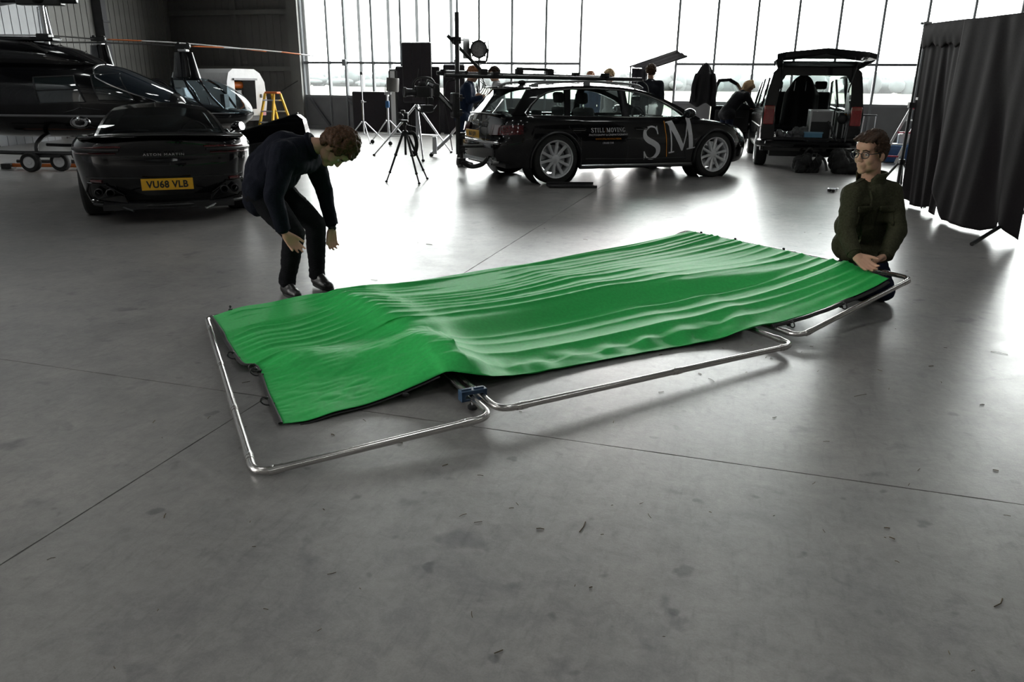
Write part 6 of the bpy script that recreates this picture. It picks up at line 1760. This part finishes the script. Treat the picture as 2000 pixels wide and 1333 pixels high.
# black canopy frame hung with cloth, by the open bay
cf = thing('canopy_flag', 'dark cloth canopy with an overhanging flap beside the suited man', 'flag', (2.68, 18.6, 0), 0)
g = []
for i in range(25):
    u = i/24; x = .36*u; f = .018*math.sin(u*34) + .012*math.sin(u*61)
    g.append([(x + .02*math.sin(3*v + 9*u), f*(1 + v*.4) + .10*u, lerp(1.80, .10, v)) for v in [j/10 for j in range(11)]])
o = MB().grid(g).build('drape', mat('grey_black_drape', (.055, .052, .062), .9, noise_amt=.2, noise_scale=20), cf, angle=80); o.modifiers.new('t', 'SOLIDIFY').thickness = .006
g = []
for i in range(9):
    u = i/8
    g.append([Vector((-.06, 0, 1.83)).lerp(Vector((.78, -1.0, 2.14)), u).lerp(Vector((.38, .05, 1.78)).lerp(Vector((1.04, -.95, 2.03)), u), v) + Vector((0, 0, .012*math.sin(v*14))) for v in [j/8 for j in range(9)]])
o = MB().grid(g).build('top_flap', M['flag_grey'] if 'flag_grey' in M else mat('grey_black_flap', (.085, .080, .09), .8, noise_amt=.15, noise_scale=12), cf, angle=80); o.modifiers.new('t', 'SOLIDIFY').thickness = .02
MB().cyl((.36, .12, 0), (.36, .12, 1.80), .02, 8).tube([(-.06, 0, 1.83), (.78, -1.0, 2.14)], .016, 8).tube([(.38, .05, 1.78), (1.04, -.95, 2.03)], .016, 8).cyl((-.03, .02, 0), (-.03, .02, 1.83), .016, 8).build('frame', M['black_metal'], cf)

# ------------------------------------------------------------------ camera rig clamped to the estate car (built in the car's axes)
rg_ = thing('camera_rig', 'black tube rig clamped along the estate car with a camera arm at its tail', 'camera rig', (.24, 12.40, 0), R_(24.8))
def tb_(a_, b_, r=.026, nm='tube', m='black_metal', n=12): return MB().cyl(a_, b_, r, n).build(nm, M[m], rg_)
tb_((-1.62, -.60, 1.515), (1.62, -.60, 1.505), .027)
tb_((-1.42, .30, 1.56), (1.2, .30, 1.54), .027)
tb_((-.10, .30, 1.645), (.52, .30, 1.635), .022)
tb_((-1.40, -.52, 2.34), (-1.40, -.52, .44), .032)
tb_((-1.52, -.47, 2.04), (-.97, -.47, 1.55), .024)
tb_((-1.34, -.50, .70), (-1.34, -.50, .28), .026)
tb_((-1.40, -.50, .55), (-1.0, -.50, .55), .024); tb_((-1.30, -.62, 1.56), (-1.30, .42, 1.58), .024); tb_((.95, -.70, 1.53), (.95, .62, 1.555), .022)
def clamp_at(p, s=1.0):
    p = Vector(p); o = MB().box(p, (.11*s, .09*s, .09*s)).cyl(p + Vector((0, -.05, 0)), p + Vector((0, -.13*s, 0)), .012, 8).build('clamp', M['black_plastic'], rg_, bevel=.015)
    MB().bar(p + Vector((-.05, -.13*s, 0)), p + Vector((.05, -.13*s, 0)), .014, .014).build('handle', M['black_metal'], o)
for p in ((-1.40, -.53, 1.515), (-1.40, -.5, 1.98), (-1.0, -.5, 1.57), (-1.40, -.52, 1.02), (-1.40, -.52, 1.22), (-1.36, -.52, .70), (-1.36, -.52, .52), (-1.35, -.5, .34), (.95, -.61, 1.54), (.95, .30, 1.56), (-.06, .30, 1.60), (.48, .30, 1.60), (-1.30, .30, 1.57), (-.85, -.6, 1.53)): clamp_at(p)
MB().tube(smooth_path([(-1.36, -.52, .34), (-1.2, -.5, .26), (-1.02, -.48, .28), (-.92, -.46, .36)], 5), .034, 10).build('tail_bracket', M['black_metal'], rg_)
# sprung arm: two parallel bars each, then the stabilised camera head
def arm(a_, b_, off):
    a_, b_ = Vector(a_), Vector(b_)
    o = MB().cyl(a_ + Vector((0, 0, off)), b_ + Vector((0, 0, off)), .016, 8).cyl(a_ - Vector((0, 0, off)), b_ - Vector((0, 0, off)), .016, 8).build('sprung_arm', M['black_metal'], rg_)
    MB().cyl(a_.lerp(b_, .1), a_.lerp(b_, .9), .024, 10).build('spring', M['silver'], o)
    return o
arm((-1.44, -.5, 1.03), (-1.72, -.52, 1.30), .04)
MB().box((-1.44, -.52, 1.12), (.10, .16, .34)).box((-1.72, -.52, 1.32), (.09, .10, .16)).build('arm_knuckle', M['black_plastic'], rg_, bevel=.02)
arm((-1.70, -.52, 1.36), (-1.84, -.5, 1.42), .03)
MB().cyl((-1.86, -.5, 1.46), (-1.86, -.5, 1.08), .016, 8).build('gimbal_post', M['black_metal'], rg_)
gm = MB().tube(smooth_path([(-2.02, -.5, 1.22), (-2.04, -.5, 1.40), (-1.95, -.5, 1.48), (-1.80, -.5, 1.48), (-1.72, -.5, 1.40)], 5), .014, 8).tube(smooth_path([(-2.06, -.62, 1.10), (-1.98, -.6, 1.04), (-1.80, -.55, 1.04), (-1.70, -.52, 1.12)], 5), .012, 8).tube([(-1.98, -.5, 1.48), (-1.96, -.5, 1.60)], .006, 6).build('gimbal_frame', M['black_metal'], rg_)
MB().box((-1.92, -.52, 1.30), (.20, .13, .15)).box((-1.92, -.52, 1.40), (.10, .08, .06)).build('film_camera', M['black_plastic'], rg_, bevel=.015)
MB().lathe([(0, 0), (.045, 0), (.05, .12), (.065, .14), (.065, .17), (0, .16)], 18, Matrix.Translation((-2.02, -.52, 1.29)) @ Matrix.Rotation(R_(-90), 4, 'Y')).build('camera_lens', M['black_metal'], rg_)
MB().box((-1.86, -.52, 1.08), (.16, .12, .09)).box((-1.80, -.50, 1.18), (.07, .07, .09)).build('battery', M['black_plastic'], rg_, bevel=.01)
MB().tube(smooth_path([(-1.42, -.5, 1.46), (-1.55, -.5, 1.42), (-1.60, -.52, 1.2), (-1.56, -.54, .9), (-1.50, -.55, .5)], 6), .007, 6).tube(smooth_path([(1.62, -.60, 1.50), (1.74, -.60, 1.40), (1.76, -.62, 1.2), (1.74, -.64, 1.0)], 6), .007, 6).build('cable', M['black_plastic'], rg_)

# flat steel ramp on the floor before the estate car
rp = thing('floor_plate', 'flat dark metal tray on the floor by the estate car rear wheel', 'tray', (.84, 11.28, 0), R_(6))
MB().box((0, 0, .012), (.70, .30, .02)).box((0, .14, .03), (.70, .02, .05)).box((.0, -.14, .022), (.70, .02, .03)).build('tray', M['black_metal'], rp, smooth=False, bevel=.004)

# ------------------------------------------------------------------ things in and around the van
def drape_sheet(name, label, cat, top, width, height, yaw, m, seed, depth=.10, flare=.25, lab_part='cloth'):
    r = thing(name, label, cat, top, yaw); g = []; r4 = random.Random(seed); ph = [r4.random()*6 for _ in range(5)]
    for i in range(41):
        u = -1 + 2*i/40; row = []
        for j in range(21):
            v = j/20
            w = width/2*(.55 + .45*min(1, v*3.5))*(1 + flare*v)
            row.append((u*w, -depth*math.cos(u*math.pi/2)*(.4+.6*min(1, v*3)) + .03*(.3+v)*math.sin(9*u + ph[0] + v), -height*v*(1 - .05*math.sin(5*u+ph[1])) - .10*u*u*(1-v)))
        g.append(row)
    o = MB().grid(g).build(lab_part, m, r, angle=80); o.modifiers.new('t', 'SOLIDIFY').thickness = .012
    return r
M['coat'] = mat('black_coat_cloth', (.010, .009, .011), .9, noise_amt=.3, noise_scale=60, bump=.2)
jc = drape_sheet('hanging_coat', 'black coat hung over the open front door of the van', 'coat', (4.05, 17.25, 1.90), .42, .86, R_(-12), M['coat'], 4, depth=.12, flare=.35)
for q in (-1, 1): MB().tube(smooth_path([(q*.16, -.06, -.22), (q*.22, -.08, -.5), (q*.20, -.08, -.80)], 5), [.05]*11, 10).build('sleeve', M['coat'], jc)
gb = drape_sheet('garment_bag', 'tall black garment bag hanging inside the open van', 'garment bag', (5.62, 15.75, 1.66), .62, .98, R_(-14), M['coat'], 6, depth=.10, flare=.15)
MB().tube([(-.15, -.1, -.12), (-.16, -.12, -.30)], .008, 6).tube([(.05, -.1, -.12), (.05, -.12, -.30)], .008, 6).build('zip', M['silver'], gb)
fc = thing('flight_case', 'silver edged flight case standing in the van load space', 'case', (5.62, 14.42, .45), R_(-14))
MB().box((-.08, 0, .30), (.36, .42, .56)).build('case_body', M['black_plastic'], fc, smooth=False, bevel=.01)
ed = MB()
for x in (-.26, .10):
    for y in (-.21, .21): ed.box((x, y, .30), (.025, .025, .58))
    for z in (.02, .58): ed.box((x, 0, z), (.025, .42, .025))
for y in (-.21, .21):
    for z in (.02, .58): ed.box((-.08, y, z), (.36, .025, .025))
ed.build('edge_trim', M['silver'], fc, smooth=False)
MB().box((-.08, -.215, .48), (.34, .01, .18)).build('lid_panel', M['grey'], fc, smooth=False)
fc2 = thing('flight_case', 'slim upright silver framed case beside the wider flight case', 'case', (5.92, 14.36, .45), R_(-14))
MB().box((0, 0, .29), (.20, .38, .54)).build('case_body', M['black_plastic'], fc2, smooth=False, bevel=.01)
ed = MB()
for x in (-.10, 0, .10): ed.box((x, -.19, .29), (.022, .022, .56)).box((x, .19, .29), (.022, .022, .56))
for z in (.02, .56): ed.box((0, -.19, z), (.20, .022, .022))
ed.build('edge_trim', M['silver'], fc2, smooth=False)
MB().tube(smooth_path([(-.05, -.21, .50), (0, -.24, .53), (.05, -.21, .50)], 4), .010, 6).build('handle', M['orange_print'], fc2)
mf = thing('wind_muff', 'grey fluffy bundle lying on the van floor', 'bundle', (5.22, 14.42, .45))
B = Blob()
for k in range(30): B.ell((rnd.uniform(-.14, .14), rnd.uniform(-.1, .1), .12 + rnd.uniform(-.06, .12)), (.07, .07, .06))
B.done('fur', mat('grey_fur', (.16, .16, .165), .95, noise_amt=.5, noise_scale=90, bump=1.), mf, .012, 2, (.008, (50, 50, 50)))
bb = thing('supply_box', 'light blue box with white labels at the van sill', 'box', (5.38, 14.26, .45), R_(-14))
MB().box((0, 0, .10), (.30, .24, .20)).build('carton', mat('light_blue_card', (.16, .38, .58), .6, noise_amt=.1), bb, smooth=False, bevel=.006)
for x in (-.09, .0, .09): MB().box((x, -.123, .07), (.07, .004, .06)).build('label_patch', M['white'], bb, smooth=False)
MB().box((0, 0, .205), (.32, .26, .02)).build('lid', mat('pale_blue_lid', (.25, .48, .66), .6, noise_amt=.05), bb, smooth=False)
def lumpy(name, label, cat, loc, size, n, m, seed, vox=.014, part='bag'):
    r = thing(name, label, cat, loc); B = Blob(); r5 = random.Random(seed)
    for k in range(n):
        B.ell((size[0]*r5.uniform(-.7, .7), size[1]*r5.uniform(-.7, .7), size[2]*r5.uniform(.15, .72)), (size[0]*.42, size[1]*.42, size[2]*.28), (r5.random(), r5.random(), r5.random()*3))
    B.box((0, 0, size[2]*.12), (size[0]*1.6, size[1]*1.5, size[2]*.22))
    B.done(part, m, r, vox, 3, (.010, (16, 16, 16)))
    return r
pbg = lumpy('plastic_bags', 'clear and dark plastic bags bundled on the van floor', 'bags', (4.95, 14.32, .45), (.22, .16, .24), 14, mat('grey_plastic_film', (.10, .10, .11), .2, 0, .6, coat=.5, noise_amt=.6, noise_scale=12), 5)
kb = lumpy('kit_bag', 'lumpy black kit bag on the floor behind the van', 'bag', (5.14, 13.75, 0), (.24, .17, .36), 16, M['black_webbing'], 8)
for k in range(5):
    MB().tube(smooth_path([(.08*k-.18, -.08, .22 + .03*k), (.08*k-.22, -.17, .24), (.08*k-.15, -.17, .12), (.07*k-.18, -.17, .02)], 5), .010, 6).build('strap', M['black_webbing'], kb)
MB().tube(smooth_path([(.08, 0, .32), (.22, .02, .28), (.32, .0, .2), (.36, -.05, .03)], 5), .022, 8).tube(smooth_path([(-.05, 0, .33), (.02, -.05, .42), (.10, 0, .34)], 5), .014, 8).build('cable_loop', M['black_plastic'], kb)
lumpy('kit_pile', 'heap of black equipment bags beneath the right side of the van', 'bag', (5.80, 13.62, 0), (.26, .22, .46), 18, M['black_webbing'], 12)
gt = thing('gear_tripod', 'folded black tripod with silver tubes leaning on the van sill', 'tripod', (5.95, 13.72, 0))
for a_, b_ in (((-.42, .3, .86), (-.05, -.05, .02)), ((.0, .3, .95), (.12, -.06, .05)), ((-.10, .2, .80), (-.28, -.1, .02))):
    MB().cyl(a_, b_, .018, 8).build('leg', M['black_metal'], gt); MB().cyl(Vector(a_).lerp(Vector(b_), .2), Vector(a_).lerp(Vector(b_), .55), .012, 8).build('leg_tube', M['silver'], gt)
MB().ell((-.18, .28, .90), (.09, .07, .09), 12, 8).build('tripod_head', M['black_plastic'], gt)

# wheeled case with pull handle, boxes and ladder by the dado
wc = thing('wheeled_case', 'black wheeled case with raised pull handle near the window dado', 'suitcase', (7.15, 16.0, 0), R_(-15))
MB().box((0, 0, .26), (.42, .26, .46)).build('case_body', M['black_plastic'], wc, bevel=.04)
MB().tube([(-.12, .08, .48), (-.11, .08, .90), (.11, .08, .90), (.12, .08, .48)], .010, 8).build('pull_handle', M['silver'], wc)
MB().box((0, .08, .905), (.26, .03, .03)).build('handle_grip', M['black_plastic'], wc, bevel=.01)
for x in (-.17, .17): MB().lathe([(0, -.02), (.05, -.02), (.05, .02), (0, .02)], 14, Matrix.Translation((x, .1, .05)) @ Matrix.Rotation(math.pi/2, 4, 'Y')).build('wheel', M['rubber'], wc)
lumpy('dark_bag', 'dark blue bag on the floor behind the kneeling man', 'bag', (6.75, 15.2, 0), (.30, .2, .52), 12, M['navy'], 21)
wl_ = thing('white_ladder', 'white ladder with red treads leaning by the black drape', 'ladder', (7.55, 15.4, 0), R_(-20))
for sg in (1, -1): MB().bar((-.18 + sg*.14, 0, .02), (.24 + sg*.10, .25, 1.15), .05, .035, (0, 1, 0)).build('rail', M['white'], wl_, smooth=False)
for k in range(5):
    u = (k+.6)/5; MB().box((-.18 + .42*u, .25*u - .02, .02 + 1.13*u), (.26 - .06*u, .08, .025)).build('tread', M['white'] if k % 2 else mat('red_tread', (.5, .03, .08), .5), wl_, smooth=False)
for sg in (1, -1): MB().bar((.24 + sg*.09, .25, 1.15), (.62 + sg*.14, .45, .02), .035, .03, (0, 1, 0)).build('prop', M['silver'], wl_, smooth=False)
bx = thing('blue_crate', 'blue plastic crate standing behind the white ladder', 'crate', (7.80, 15.9, 0), R_(-18))
MB().box((0, 0, .17), (.62, .42, .32)).build('crate_body', mat('blue_plastic', (.02, .07, .20), .4, noise_amt=.15), bx, bevel=.02)
MB().box((0, 0, .34), (.66, .46, .05)).build('rim', mat('blue_plastic_rim', (.05, .13, .30), .4, noise_amt=.1), bx, bevel=.01)
for k, (dx, hgt) in enumerate(((-.42, .16), (.02, .14))):
    t_ = thing('small_case', ('small grey case on the floor left of the blue crate', 'small grey case lying on top of the blue crate')[k], 'case', (7.80 + dx*1.0 - .12*(k == 0), 15.85 - .1*(k == 0), 0 if k == 0 else .366), R_(-18))
    MB().box((0, 0, .10 if k else .22), (.22, .18, .20 if k else .44)).build('case_body', M['grey'], t_, bevel=.02)
    MB().tube(smooth_path([(-.05, -.1, .19 if k else .42), (0, -.12, .22 if k else .45), (.05, -.1, .19 if k else .42)], 4), .008, 6).build('handle', M['black_plastic'], t_)
hdw = thing('loose_clamps', 'small heap of loose metal clamps on the floor left of the kneeling man', 'clamps', (4.62, 11.1, 0))
for k in range(7):
    MB().box((rnd.uniform(-.14, .14), rnd.uniform(-.08, .08), .03), (.09, .04, .035), (0, 0, rnd.random()*3)).build('clamp', M['black_metal' if k % 2 else 'silver'], hdw, bevel=.008)

# ------------------------------------------------------------------ black drapes on a stand
M['drape'] = fabric_mat('black_drape', (.020, .018, .019), 700, .3, 0, 0, .05)
ds = thing('drape_stand', 'black stand carrying the top bar of the black drapes', 'stand', (4.98, 10.05, 0))
MB().cyl((0, 0, .2), (0, 0, 1.25), .022, 10).build('column', M['black_metal'], ds); MB().cyl((0, 0, 1.2), (0, 0, 2.16), .015, 10).build('riser', M['black_metal'], ds)
tripod_legs(ds, .50, [(-.35, .12, 0), (.22, -.34, 0), (.24, .34, 0)], .016, 'black_metal', brace=.22)
for z in (1.22, .52): MB().box((0, 0, z), (.07, .06, .07)).cyl((0, 0, z), (.10, 0, z), .010, 6).build('collar', M['black_plastic'], ds, bevel=.01)
MB().box((.02, 0, 2.16), (.10, .06, .06)).cyl((-.06, 0, 2.17), (.06, 0, 2.17), .015, 8).build('grip_head', M['silver'], ds, bevel=.01)
MB().cyl((.0, 0, 2.14), (-.12, -3.6, 2.08), .018, 10).build('top_bar', M['black_metal'], ds)
def curtain(label, p0, p1, ztop, zb0, zb1, seed, folds, flare=0.0, lead=None, roll=False):
    r = thing('black_drape', label, 'drape', (p0[0], p0[1], 0), 0, 'black drapes on the stand')
    a_ = Vector((0, 0, 0)); b_ = Vector((p1[0]-p0[0], p1[1]-p0[1], 0)); d = b_.normalized(); nn = Vector((d.y, -d.x, 0)); r6 = random.Random(seed)
    ph = [r6.random()*6 for _ in range(6)]; g = []
    NU, NV = 120, 60
    for i in range(NU+1):
        u = i/NU; row = []
        zb = lerp(zb0, zb1, u) + .05*math.sin(9*u + ph[0]) + (lead(u) if lead else 0)
        for j in range(NV+1):
            v = j/NV
            f = .016*(.25+v)*math.sin(folds*u*6.28 + ph[1] + .8*math.sin(2*v + ph[2])) + .007*(.2+v)*math.sin(folds*2.3*u*6.28 + ph[3] + 1.5*v)
            f += .07*v*v*math.sin(3.1*u + ph[4])
            f -= .05*math.exp(-((u-.5-.25*v)/.07)**2)*(.3+v)
            p = a_.lerp(b_, u) + nn*(f + .02) + d*(.03*v*math.sin(5*u + ph[5]) + flare*v*(u-.3))
            z = lerp(lerp(ztop[0], ztop[1], u), max(zb, .02), v)
            row.append((p.x, p.y, z))
        g.append(row)
    o = MB().grid(g).build('cloth', M['drape'], r, angle=180); o.modifiers.new('t', 'SOLIDIFY').thickness = .004
    if roll:
        g2 = []
        for i in range(61):
            u = i/60; p = a_.lerp(b_, u)
            g2.append([(p.x + nn.x*(.045 + .02*math.sin(math.pi*v)), p.y + nn.y*(.045 + .02*math.sin(math.pi*v)), lerp(ztop[0], ztop[1], u) + .012 - (.26 + .02*math.sin(17*u) + .012*math.sin(41*u))*v) for v in [j/10 for j in range(11)]])
        o2 = MB().grid(g2).build('turned_hem', M['drape'], r, angle=180); o2.modifiers.new('t', 'SOLIDIFY').thickness = .008
    return r
curtain('black drape with a turned-over top hem, hung next to the stand pole', (5.00, 9.98), (4.95, 8.95), (2.15, 2.13), .02, .02, 3, 3.2, .10, lead=lambda u: .10*max(0, u-.7), roll=True)
curtain('black drape with a long diagonal fold and swept up lower edge', (4.90, 9.0), (4.84, 7.35), (2.135, 2.10), .32, .02, 8, 2.6, .06, lead=lambda u: -.25*math.sin(math.pi*min(1, u*1.2)) + .06*(u > .8))
tg_ = MB().box((0, 0, 0), (.004, .05, .03)).build('care_tag', M['white'], bpy.data.objects['black_drape'], loc=(-.06, -.12, 1.30))
bs = thing('boom_stand', 'black stand leg and boom arm reaching in beside the black drapes', 'stand', (5.35, 7.75, 0))
MB().cyl((-1.0, -.58, .02), (.35, .50, .32), .020, 10).build('leg', M['black_metal'], bs)
MB().cyl((.35, .50, .0), (.35, .50, 2.2), .022, 10).build('column', M['black_metal'], bs)
MB().cyl((.35, .50, .32), (.9, .9, .02), .02, 10).build('leg', M['black_metal'], bs); MB().cyl((.35, .50, .32), (.1, 1.1, .02), .02, 10).build('leg', M['black_metal'], bs)
MB().cyl((-.42, .75, 2.12), (.6, .40, 2.24), .014, 8).build('boom', M['black_metal'], bs)
# foot of a stand just inside the frame on the far side
lf = thing('stand_leg', 'silver stand leg ending on the floor in front of the large helicopter', 'stand', (-6.95, 9.9, 0))
MB().tube([(-.75, .12, .42), (-.12, .02, .05)], .018, 8).build('leg', M['silver'], lf)
MB().tube([(-.14, .02, .06), (0, 0, .012)], .012, 8).build('leg_tip', M['rubber'], lf)
MB().cyl((-.75, .12, .1), (-.75, .12, 1.6), .02, 8).tube([(-.75, .12, .42), (-1.2, .6, .02)], .018, 8).tube([(-.75, .12, .42), (-1.1, -.4, .02)], .018, 8).build('column', M['silver'], lf)

# dry stalks and crumbs on the concrete: too many and too small to count
mb = MB(); r9 = random.Random(5)
for k in range(150):
    x = r9.uniform(-1.6, 3.2); y = r9.uniform(1.55, 4.2) if k % 3 else r9.uniform(1.55, 8)
    a_ = r9.random()*6.28; L_ = r9.uniform(.006, .03) if k % 9 else r9.uniform(.04, .09)
    d = Vector((math.cos(a_), math.sin(a_), 0)); nrm_ = Vector((-d.y, d.x, 0))
    mb.tube([Vector((x, y, .002)), Vector((x, y, .003)) + d*L_*.5 + nrm_*L_*r9.uniform(-.12, .12), Vector((x, y, .002)) + d*L_], .0011 if k % 4 else .0018, 4)
o = mb.build('straw_litter', mat('dry_straw', (.10, .075, .045), .9, noise_amt=.6, noise_scale=8), smooth=False)
tag(o, 'scattered dry stalks and crumbs on the bare concrete floor', 'litter', kind='stuff')
bpy.data.scenes.remove(WORK)
